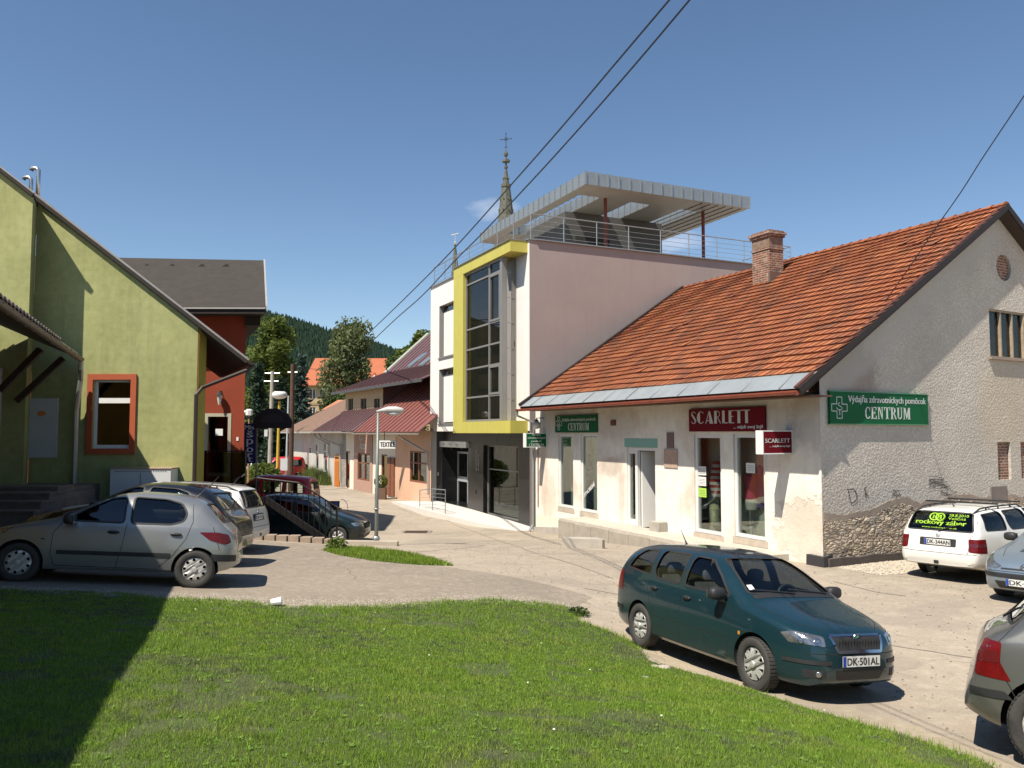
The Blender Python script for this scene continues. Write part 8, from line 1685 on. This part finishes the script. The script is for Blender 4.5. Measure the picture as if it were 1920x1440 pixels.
GOLF = dict(GVAR, L=4.15, xf=.86, xr=3.52, r=.318, cover='five', rim=.70, cab=(1.25, 3.75), rails=None, ant=None, tum=.40,
    top=[(0, .55), (.04, .66), (.15, .75), (.6, .86), (1.0, .94), (1.15, .98), (1.25, 1.04), (1.55, 1.2), (1.9, 1.38), (2.1, 1.42), (2.5, 1.445), (3.0, 1.43), (3.35, 1.385), (3.5, 1.31), (3.82, 1.02), (3.95, .95), (4.03, .86), (4.07, .66), (4.12, .58), (4.15, .46)],
    belt=[(0, .48), (.08, .6), (.5, .76), (1.1, .88), (2, .93), (3.3, .955), (3.8, .93), (3.95, .85), (4.05, .66), (4.15, .42)], bot=[(0, .34), (.06, .24), (.3, .2), (1.5, .20), (3.5, .21), (3.9, .27), (4.15, .36)],
    plan=[(0, .52), (.04, .64), (.15, .75), (.4, .82), (1.0, .86), (2.2, .868), (3.3, .86), (3.7, .82), (3.93, .77), (4.05, .71), (4.12, .65), (4.15, .56)],
    side=[[(1.42, .975), (2.28, .985), (2.28, 1.35), (1.98, 1.335), (1.72, 1.19)], [(2.38, .985), (2.95, 1.0), (3.08, 1.08), (3.0, 1.33), (2.38, 1.355)]], back=(3.80, .58, 1.06, .50, 1.33, 3.5),
    seams=[[(1.38, .95), (1.28, .8), (1.28, .26)], [(2.33, .98), (2.3, .26)], [(3.12, 1.0), (3.1, .8), (2.95, .55), (2.85, .26)], [(1.28, .26), (2.88, .26)], [(3.62, 1.16), (3.86, .93), (3.9, .85), (3.86, .70), (3.80, .60), (3.74, .45)]], handles=[(2.16, .85), (2.86, .86)], plates=[])
GOLF['decals'] = [('tail_light', REDL, [(3.86, .81, .93), (4.02, .70, .93), (4.06, .70, .66), (3.80, .83, .64), (3.87, .80, .78)], 112, 0, .005), ('tail_light_band', DRED, [(3.88, .80, .86), (4.03, .71, .86), (4.05, .70, .76), (3.87, .80, .77)], 112, 0, .008, {'r': .02}), ('bumper_strip', PLAS, [(3.86, .83, .56), (4.10, .66, .56), (4.10, .66, .50), (3.80, .84, .50)], 118, 0, .008), ('fuel_flap', paint('grey_paint', (.145, .148, .14), .5), [(3.52 + .085 * math.cos(a), .84, .80 + .085 * math.sin(a)) for a in np.linspace(0, 6.283, 15)[:-1]], 90, 0, .003, {'r': 0, 'ring': (SEAM, .006)})]
KANG = dict(GVAR, L=4.05, W=1.68, xf=.80, xr=3.45, r=.30, rails=None, cab=(1.15, 3.90), ant=None, tum=.22, seat=1.8, plates=[],
    top=[(0, .6), (.05, .76), (.3, .92), (.75, 1.05), (.95, 1.12), (1.1, 1.22), (1.5, 1.56), (1.75, 1.74), (2.1, 1.81), (2.8, 1.82), (3.6, 1.80), (3.82, 1.76), (3.92, 1.55), (3.98, 1.1), (4.0, .8), (4.05, .55)], belt=[(0, .5), (.1, .68), (.6, .88), (1.1, .98), (2, 1.02), (3.8, 1.05), (3.98, .95), (4.05, .5)],
    side=[[(1.28, 1.08), (1.95, 1.08), (1.95, 1.56), (1.68, 1.53)], [(2.08, 1.10), (2.85, 1.10), (2.85, 1.56), (2.08, 1.57)], [(2.98, 1.10), (3.70, 1.12), (3.66, 1.54), (2.98, 1.56)]], wind=(1.18, .62, 1.24, .54, 1.66, 1.62), back=(3.98, .6, 1.12, .56, 1.62, 3.92),
    seams=[[(1.2, 1.0), (1.15, .3)], [(2.0, 1.1), (2.0, .3)], [(2.92, 1.1), (2.92, .4)]], handles=[(1.85, .95), (2.2, .95)], plan=[(0, .52), (.04, .64), (.15, .75), (.4, .80), (1.0, .835), (3.6, .835), (3.85, .81), (3.98, .77), (4.05, .68)], mirror=(1.35, 1.05), bot=[(0, .34), (.06, .24), (.3, .2), (3.5, .22), (4.05, .34)])
KANG['decals'] = [('tail_light', REDL, [(3.96, .66, .75), (3.96, .66, 1.05), (3.84, .80, 1.05), (3.84, .80, .75)], 140, 0, .004), ('headlight', LENS, [(.1, .45, .7), (.2, .5, .82), (.45, .74, .86), (.4, .76, .72)], 30, 15, .004)]
FAB['extra'] = [(0, 10, [(.1, .62, .545), (0, .4, .545), (0, -.4, .545), (.1, -.62, .545)]), (180, 0, [(4.1, .62, .62), (4.2, .5, .56), (4.2, -.5, .56), (4.1, -.62, .62)])]
P206['extra'] = [(180, 0, [(3.6, .55, .92), (3.75, .52, .56), (3.75, -.52, .56), (3.6, -.55, .92)]), (0, 10, [(0, .6, .53), (0, -.6, .53)])]
GVAR['extra'] = [(180, 0, [(4.06, .66, 1.33), (4.2, .70, .95), (4.25, .62, .9), (4.27, .60, .62), (4.27, .58, .57), (4.27, -.58, .57), (4.27, -.60, .62), (4.25, -.62, .9), (4.2, -.70, .95), (4.06, -.66, 1.33)]), (180, 0, [(4.28, .82, .585), (4.3, .58, .575)]), (180, 0, [(4.28, -.82, .585), (4.3, -.58, .575)]), (180, 0, [(4.3, .7, .30), (4.3, -.7, .30)])]
GOLF['extra'] = []
GREENP = paint('dark_green_paint', (.007, .036, .048), .35, .28, .010); SILV = paint('silver_beige_paint', (.34, .34, .325), .65, .34, .015); BLKP = paint('black_blue_paint', (.008, .009, .013), .2, .3, .003); WHP = paint('white_paint', (.72, .70, .64), .0, .4, .06); REDP2 = paint('red_paint', (.48, .02, .02), .1, .35, .03); DGP = paint('dark_bottle_green_paint', (.004, .014, .013), .3, .35, .006); BLUP = paint('ice_blue_paint', (.25, .32, .38), .55, .32, .03)
# green estate car beside the lawn
def by_wheels(S, pf, pr, side):               # centre and heading from the two near-side contact points
    pf = Vector(pf); pr = Vector(pr); h = (pf - pr).normalized(); lt = Vector((-h.y, h.x)); m_ = (pf + pr) / 2; c = m_ - lt * side * (S['W'] / 2 - .1) - h * ((S['L'] / 2 - S['xf'] + S['L'] / 2 - S['xr']) / 2); return c, h
c, h = by_wheels(FAB, (2.706, 9.17), (1.78, 11.48), -1)
r, bv, X = make_car('estate_car', 'dark green estate car parked beside the lawn in front of the shop house', 'car', FAB, c, h, GREENP); badge(r, bv, X, 'f', .70, .045, CHR, 'wing'); r.scale = (.97, .97, .98)
mb = MB()
for k in range(15):
    y = -.28 + k * .04; h_, n_ = snap(bv, Vector((0, y, .645)), Vector((1, 0, 0))); mb.par(h_ + Vector((.006, -.006, -.062)), (0, .012, 0), (0, 0, .12), (.012, 0, 0))
mb.build('grille_bar', pm('grille_metal', (.09, .09, .09), .3, .6), r)
for s_ in (1, -1):
    mb = MB(); h_, n_ = snap(bv, Vector((X(.12), s_ * .50, .335)), vbasis(18 * s_, 0)[0]); mb.lathe([(.032, 0), (.03, .008), (0, .010)], h_ + n_ * .006, n_, 14); mb.build('fog_light', LENS, r, smooth=True)
    for q in (.49, .61): h_, n_ = snap(bv, Vector((X(.12 + (q - .49)), s_ * q, .655)), vbasis(28 * s_, 12)[0]); mb = MB(); mb.lathe([(.040, .004), (.036, .008), (.02, .003), (0, .002)], h_, n_, 16); mb.build('lamp_reflector', CHR, r, smooth=True)
# silver hatchback at the left
c, h = by_wheels(P206, (-7.02, 11.64), (-4.70, 12.22), 1)
rs, _, _ = make_car('hatchback', 'silver-beige five-door hatchback at the far left, front half in shade', 'car', dict(P206, plates=[]), c, h, SILV, CARGD); rs.scale = (.965, .965, .945)
r, bv, X = make_car('hatchback', 'black hatchback between the silver hatchback and the white estate', 'car', dict(P206, plates=[], decals=P206['decals'][:-3] + [('tail_light', REDL, [(3.42, .78, 1.0), (3.6, .70, .98), (3.68, .66, .80), (3.50, .76, .80)], 125, 0, .005)] + P206['decals'][-2:-1]), (-7.06, 15.6), (-1, -.03), BLKP, CARGD); r.scale = (1.03, 1.03, 1.04)
gl = dict(GVAR, plates=[('r', .765, 'DK-915', 0)], decals=[('tail_light', REDL, [(4.2, .60, .60), (4.16, .62, .96), (4.02, .80, .96), (4.02, .82, .60)], 150, 0, .005)] + GVAR['decals'][2:], bars=[])
r, bv, X = make_car('estate_car', 'white estate car with roof rails parked behind the black hatchback', 'car', gl, (-7.72, 18.15), (-1, .02), WHP, CARGD); badge(r, bv, X, 'r', .88, .045, CHR, 'vw')
make_car('hatchback', 'dark bottle green car on the lower street behind the low wall', 'car', dict(FAB, L=4.0, plates=[], ant=None, top=FAB['top'][:13] + [(3.3, 1.40), (3.55, 1.28), (3.75, 1.05), (3.86, .96), (3.95, .8), (4.0, .55)], belt=FAB['belt'][:7] + [(3.4, .955), (3.8, .90), (3.93, .7), (4.0, .5)], plan=FAB['plan'][:8] + [(3.6, .79), (3.85, .73), (3.95, .66), (4.0, .52)], bot=[(0, .36), (.05, .24), (.2, .19), (3.6, .2), (4.0, .38)], cab=(1.10, 3.7), side=FAB['side'][:1] + [[(2.34, .985), (3.05, 1.0), (3.15, 1.1), (2.95, 1.33), (2.34, 1.37)]], back=(3.80, .56, 1.03, .47, 1.27, 3.55), decals=FAB['decals'][:6] + [FAB['decals'][7]] if False else FAB['decals'][:5]), (-6.72, 27.0), (1, -.04), DGP, CARGD)
make_car('van', 'red high-roofed passenger van parked behind the dark green car', 'van', KANG, (-9.72, 32.3), (-1, .03), REDP2, CARG)
# white estate at the gable wall
ax_ = Vector((.839, .545)); ax_.normalize(); rc_ = Vector((8.29, 16.1))
gr = dict(GVAR, bars=[2.5, 3.35])
r, bv, X = make_car('estate_car', 'white estate car with roof rack and green lettering on its rear window', 'car', gr, rc_ + ax_ * 2.17, ax_, WHP); badge(r, bv, X, 'r', .895, .035, CHR, 'vw')
LIME = pm('lime_lettering', (.35, .62, .04), .6, var=.05)
d, s_, t = vbasis(180, 8); mb = MB()
def rw(txt, y0, y1, z0, z1, bold=.004):
    tmp = MB(); add_text(tmp, txt, Vector((0, 0, 0)), Vector((0, -1, 0)), Vector((0, 0, 1)), y0, y1, z0, z1, Vector((-1, 0, 0)), 0, 0, bold); b = len(mb.V)
    for v in tmp.V:
        h_, n_ = snap(bv, Vector((-2, v[1], v[2])), Vector((-1, 0, 0))); mb.V.append(tuple(h_ + n_ * .002) if h_ is not None else v)
    mb.F += [[i + b for i in f] for f in tmp.F]; mb.M += [0] * len(tmp.F)
rw('rockový záber', -.50, .50, 1.065, 1.175, .005); rw('www.rockovyzaber.sk', -.36, .34, 1.012, 1.05, 0); rw('28.8.2010', .15, .52, 1.255, 1.30, 0); rw('Veličná', .14, .48, 1.195, 1.245, 0)
for (yc, zc) in ((-.14, 1.235), (-.02, 1.235)):
    P = [Vector((-2, -(yc + .085 * math.cos(a)), zc + .068 * math.sin(a))) for a in np.linspace(0, 6.283, 22)]; tmp = [snap(bv, p, Vector((-1, 0, 0)))[0] + Vector((-.004, 0, 0)) for p in P]; mb.tube(tmp, .015, 4)
rw('13', -.17, .01, 1.195, 1.275, .004); mb.build('window_lettering', LIME, r)
# ice-blue hatchback nosing in from the right
fwd = Vector((-.86, -.51)).normalized(); c = Vector((8.33, 13.45)) - fwd * 1.915
r, bv, X = make_car('hatchback', 'ice-blue hatchback seen nose-on at the right edge behind the grey car', 'car', dict(P206, plates=[('f', .36, 'DK·739', 0)]), c, fwd, BLUP, CARGD); badge(r, bv, X, 'f', .60, .07, CHR, 'cat')
for s_ in (1, -1):
    for dx in (0, .07):
        h_, n_ = snap(bv, Vector((X(.55 + dx), s_ * .20, 1)), Vector((0, 0, 1))); mb = MB(); mb.par(h_ + Vector((-.02, -.09, .001)), (.04, 0, 0), (0, .18, 0), (0, 0, .006)); mb.build('bonnet_vent', PLAS, r)
# grey hatchback cut by the frame, bottom right
fwd = Vector((.86, -.51)).normalized(); g = ground_px(1990, 1445); m_ = Vector((g.x, g.y)); lt = Vector((-fwd.y, fwd.x)); side = -1 if lt.y > 0 else 1
c = m_ - lt * side * (GOLF['W'] / 2 - .1) + fwd * (GOLF['xr'] - GOLF['L'] / 2)
gg, _, _ = make_car('hatchback', 'grey hatchback cut off by the right edge in the foreground', 'car', GOLF, c, fwd, paint('grey_paint', (.145, .148, .14), .5), CARGD); gg.scale = (1.02, 1.02, 1.07)
# far vehicles
make_car('pickup_truck', 'small red vehicle far off between the concrete and yellow poles', 'truck', KANG, (at(521, 870, 62).x, 62), (-.9, -.4), REDP2, CARGD, interior=False)
make_car('hatchback', 'pale silver car far off below the blue banner', 'car', dict(P206, plates=[]), (at(482, 880, 66).x, 66), (1, 0), SILV, CARGD, interior=False)
# ---------------------------------------------------------------- grass: many small blades, denser and finer towards the viewer
def vnoise(x, y, s, seed):
    r = np.random.default_rng(seed); G = r.random((64, 64)); X = (x * s) % 63; Y = (y * s) % 63; i = X.astype(int); j = Y.astype(int); fx = X - i; fy = Y - j; fx = fx * fx * (3 - 2 * fx); fy = fy * fy * (3 - 2 * fy)
    return (G[i, j] * (1 - fx) + G[(i + 1) % 64, j] * fx) * (1 - fy) + (G[i, (j + 1) % 64] * (1 - fx) + G[(i + 1) % 64, (j + 1) % 64] * fx) * fy
def m_blade():
    m, nt, b = newmat('grass_blade'); a = nd(nt, 'Attribute', attribute_name='tint').outputs[0]; nt.links.new(a, b.inputs['Base Color']); b.inputs['Roughness'].default_value = .55; b.inputs['Specular IOR Level'].default_value = .3
    tl = nd(nt, 'BsdfTranslucent', {0: mix(nt, .0, a, a)}); mx_ = nd(nt, 'MixShader', {0: .35, 1: b.outputs[0], 2: tl.outputs[0]}); o = [x for x in nt.nodes if x.type == 'OUTPUT_MATERIAL'][0]; nt.links.new(mx_.outputs[0], o.inputs[0]); return m
BLADE = m_blade()
def blades(name, x, y, z, h, w, col, lean=.5):
    n = len(x); a = rng.uniform(0, 6.283, n); la = rng.uniform(0, 6.283, n); l = h * lean * rng.random(n); c, s_ = np.cos(a) * w / 2, np.sin(a) * w / 2
    P = np.empty((n, 3, 3)); P[:, 0] = np.c_[x - c, y - s_, z - .005]; P[:, 1] = np.c_[x + c, y + s_, z - .005]; P[:, 2] = np.c_[x + np.cos(la) * l, y + np.sin(la) * l, z + np.sqrt(np.maximum(h * h - l * l, 1e-6))]
    me = bpy.data.meshes.new(name); me.vertices.add(3 * n); me.vertices.foreach_set('co', P.ravel()); me.loops.add(3 * n); me.loops.foreach_set('vertex_index', np.arange(3 * n, dtype=np.int32)); me.polygons.add(n); me.polygons.foreach_set('loop_start', np.arange(0, 3 * n, 3, dtype=np.int32)); me.polygons.foreach_set('loop_total', np.full(n, 3, dtype=np.int32)); me.update(calc_edges=True)
    C = np.ones((n, 3, 4)); C[:, :, :3] = col[:, None, :]; at_ = me.color_attributes.new('tint', 'FLOAT_COLOR', 'POINT'); at_.data.foreach_set('color', C.ravel()); me.materials.append(BLADE); o = bpy.data.objects.new(name, me); COL.objects.link(o); return o
def scatter(poly, n, dens):
    A = np.array(poly); x0, y0 = A.min(0); x1, y1 = A.max(0); X = []; Y = []; tot = 0
    while tot < n:
        x = rng.uniform(x0, x1, 400000); y = rng.uniform(y0, y1, 400000); k = (rng.random(400000) < dens(x, y)) & inpoly(A, x + rng.normal(0, .04, 400000), y + rng.normal(0, .04, 400000)); X.append(x[k]); Y.append(y[k]); tot += k.sum()
        if len(X) > 60: break
    return np.concatenate(X)[:n], np.concatenate(Y)[:n]
patch_ = lambda x, y: np.clip(sm(.74, .60, .5 * vnoise(x + 33, y + 12, 1.1, 21) + .5 * vnoise(x + 33, y + 12, 4.1, 22)) + .25, 0, 1)
dens = lambda x, y: patch_(x, y) * ((np.abs(x) < .68 * y + .5) & (y > 3.2)) * np.minimum(1, (4.6 / np.maximum(y, 1)) ** 1.15)
gx, gy = scatter(LAWN, 620000, dens); gz = terr(gx, gy) + .010; d = gy
n1 = vnoise(gx + 20, gy + 9, 1.3, 1); n2 = vnoise(gx + 7, gy + 3, 3.9, 2); n3 = vnoise(gx + 50, gy + 31, 11.3, 4)
clip = sm(.62, .80, .33 * n1 + .37 * n2 + .4 * n3 + rng.normal(0, .05, len(gx)))
base = np.array([.25, .39, .042]); yel = np.array([.38, .44, .08]); dk = np.array([.13, .23, .03]); dry = np.array([.22, .25, .13]); drk = np.array([.085, .12, .055])
t1 = rng.random(len(gx))[:, None]; col = base * (1 - t1 * .55) + dk * t1 * .55; k = (sm(.5, .75, n2) * .35)[:, None]; col = col * (1 - k) + yel * k; k = clip[:, None]; cc_ = np.where(rng.random(len(gx))[:, None] < .5, dry, drk); col = col * (1 - k * .8) + cc_ * k * .8; col = col * rng.uniform(.7, 1.25, len(gx))[:, None]
h = rng.uniform(.014, .040, len(gx)) * (1 - .35 * clip) * (.6 + .6 * n2 + .8 * sm(.68, .85, n3)) * np.where(rng.random(len(gx)) < .012, 1.9, 1); w = rng.uniform(.003, .0065, len(gx)) * np.maximum(1, d / 5.5)
gr_ = blades('grass', gx, gy, gz, h, w, col, .95); tag(gr_, 'short mown bright green grass with darker clippings', 'grass', None, 'stuff')
# longer untidy fringe and the weeds on the verge
ex, ey = [], []
for i in range(len(EDGE) - 1):
    a, b = ground_px(*EDGE[i]), ground_px(*EDGE[i + 1]); n = int((b - a).length * 420); f = rng.random(n); den = vnoise(a.x + f * (b.x - a.x), a.y + f * (b.y - a.y), 1.7, 6) > .48; ex.append((a.x + f * (b.x - a.x))[den]); ey.append((a.y + f * (b.y - a.y))[den])
ex = np.concatenate(ex); ey = np.concatenate(ey); ex += rng.normal(0, .06, len(ex)); ey += rng.normal(0, .06, len(ey)); col = base * rng.uniform(.6, 1.2, len(ex))[:, None]
o = blades('grass_fringe', ex, ey, terr(ex, ey), rng.uniform(.03, .09, len(ex)), rng.uniform(.006, .012, len(ex)), col, .9); tag(o, 'ragged longer grass along the lawn edge', 'grass', None, 'stuff')
vx, vy = scatter(WEED, 16000, lambda x, y: np.ones_like(x)); col = np.array([.22, .32, .04]) * rng.uniform(.6, 1.3, len(vx))[:, None]; hh = rng.uniform(.03, .11, len(vx)) * (.6 + .8 * vnoise(vx, vy, 2.3, 8))
o = blades('weeds', vx, vy, terr(vx, vy, False), hh, rng.uniform(.012, .022, len(vx)), col, .7); tag(o, 'bright long weeds on the verge by the low wall', 'weeds', None, 'stuff')
g = ground_px(633, 1030); p = Vector((g.x, g.y - .05, tz(g.x, g.y - .05))); t = thing('leafy_weed', 'leafy bright green weed clump at the left end of the low wall', 'plant', p); mb = MB(); leafball(mb, p + up * .10, .26, .20, 500, .045, .2); mb.build('leaves', LG, t)
g = ground_px(1085, 1152); p = g; t = thing('leafy_weed', 'low dark weed tuft at the pointed tip of the lawn', 'plant', p); mb = MB(); leafball(mb, p + up * .03, .18, .09, 400, .025, .2); mb.build('leaves', MG_, t)
# weeds at the foot of the grey cottage, greenery behind the railing
a, b = SF.pt(S(622, 900), 0, .25), SF.pt(S(583, 900), 0, .35); f = rng.random(5000); wx = a.x + f * (b.x - a.x) + rng.normal(0, .2, 5000); wy = a.y + f * (b.y - a.y) + rng.normal(0, .3, 5000)
o = blades('tall_weeds', wx, wy, terr(wx, wy), rng.uniform(.3, 1.3, 5000) * (.4 + .8 * vnoise(wx, wy, 1.1, 9)), rng.uniform(.03, .06, 5000), np.array([.15, .19, .05]) * rng.uniform(.6, 1.3, 5000)[:, None], .5); tag(o, 'tall yellowish weeds against the foot of the grey cottage', 'weeds', None, 'stuff')
q = at(492, 885, 48); p = Vector((q.x, 48, tz(q.x, 48))); t = thing('roadside_bush', 'sunlit leafy bush below the blue banner', 'bush', p); mb = MB(); leafball(mb, p + up * .9, 1.1, .9, 4200, .10, .2); mb.build('leaves', LG, t)
# loose gravel on the margin and by the kerb
def pebbles(name, label, poly, n, s0, s1, mat):
    A = np.array(poly); x, y = scatter(poly, n, lambda x, y: np.ones_like(x)); z = terr(x, y) + .008; mb = MB(); oct_ = [(1, 0, 0), (0, 1, 0), (-1, 0, 0), (0, -1, 0), (0, 0, .8)]
    for i in range(len(x)):
        s_ = rng.uniform(s0, s1); b = len(mb.V); a = rng.uniform(0, 1.5); c, sn = math.cos(a), math.sin(a); k = rng.uniform(.6, 1.2)
        mb.V += [(x[i] + (u * c - v * sn) * s_, y[i] + (u * sn + v * c) * s_ * k, z[i] + w_ * s_ * .7) for u, v, w_ in oct_]; mb.F += [[b, b + 1, b + 4], [b + 1, b + 2, b + 4], [b + 2, b + 3, b + 4], [b + 3, b, b + 4]]; mb.M += [0] * 4
    o = mb.build(name, mat); tag(o, label, 'gravel', None, 'stuff')
GRV = pm('gravel_stone', (.42, .37, .30), .95, col2=(.17, .14, .11), vs=30)
pebbles('gravel', 'loose gravel on the margin between lot and lawn', EDG2, 9000, .006, .018, GRV)
kg = [HG.pt(.1, 0, .25), HG.pt(7, 0, .2), HG.pt(7, 0, 1.6), HG.pt(0.1, 0, 1.3)]
pebbles('gravel', 'pale crushed gravel along the kerb of the gable wall', [(p.x, p.y) for p in kg], 9000, .010, .03, pm('pale_gravel', (.52, .46, .36), .95, col2=(.30, .26, .2), vs=25))
# scattered grit, twigs and small stones on the street
spx = [(gx_, gy_) for gx_, gy_ in zip(rng.uniform(-2, 9, 2600), rng.uniform(6, 26, 2600)) if not inpoly(LAWN, np.array([gx_]), np.array([gy_]))[0]]
mb = MB()
for x, y in spx:
    if (Vector((x, y, 0)) - HF.p).dot(HF.n) < .1 and y > 17 or (Vector((x, y, 0)) - HG.p).dot(HG.n) < .1 and x > 6: continue
    s_ = rng.uniform(.006, .02); z = tz(x, y) + .004; a = rng.uniform(0, 6.28); c, sn = math.cos(a) * s_, math.sin(a) * s_; b = len(mb.V); mb.V += [(x + c, y + sn, z), (x - sn, y + c, z), (x - c, y - sn, z), (x + sn, y - c, z), (x, y, z + s_ * .6)]; mb.F += [[b, b + 1, b + 4], [b + 1, b + 2, b + 4], [b + 2, b + 3, b + 4], [b + 3, b, b + 4]]; mb.M += [0] * 4
o = mb.build('street_grit', pm('grit', (.20, .16, .12), .95, var=.4, vs=30)); tag(o, 'scattered grit on the street', 'grit', None, 'stuff')

# broad-leaved weeds, clover and a few small flower heads in the lawn
def rosettes(name, label, n, s0, s1, mat, kind='stuff'):
    x, y = scatter(LAWN, n, dens); z = terr(x, y) + .012; mb = MB()
    for i in range(len(x)):
        s_ = rng.uniform(s0, s1); m_ = rng.integers(4, 8); a0 = rng.uniform(0, 6.28)
        for k in range(m_):
            a = a0 + 6.283 * k / m_ + rng.normal(0, .2); d = Vector((math.cos(a), math.sin(a), rng.uniform(.2, .7))) * s_; e = Vector((-math.sin(a), math.cos(a), 0)) * s_ * .28; c = Vector((x[i], y[i], z[i])); mb.face([c, c + d * .55 + e, c + d, c + d * .55 - e])
    o = mb.build(name, mat); tag(o, label, 'weeds', None, kind)
rosettes('lawn_weeds', 'low broad-leaved weeds and clover scattered through the lawn', 1400, .012, .030, leafmat('weed_leaf', (.12, .22, .035), (.19, .30, .06), 3.0))
fx, fy = scatter(LAWN, 14, dens); mb = MB()
for x, y in zip(fx, fy): z = tz(x, y); mb.lathe([(0, .045), (.010, .05), (.008, .056), (0, .058)], (x, y, z), n=6)
o = mb.build('lawn_flowers', pm('pale_petals', (.70, .68, .50), .8)); tag(o, 'tiny pale flower heads dotted in the lawn', 'flowers', None, 'stuff')
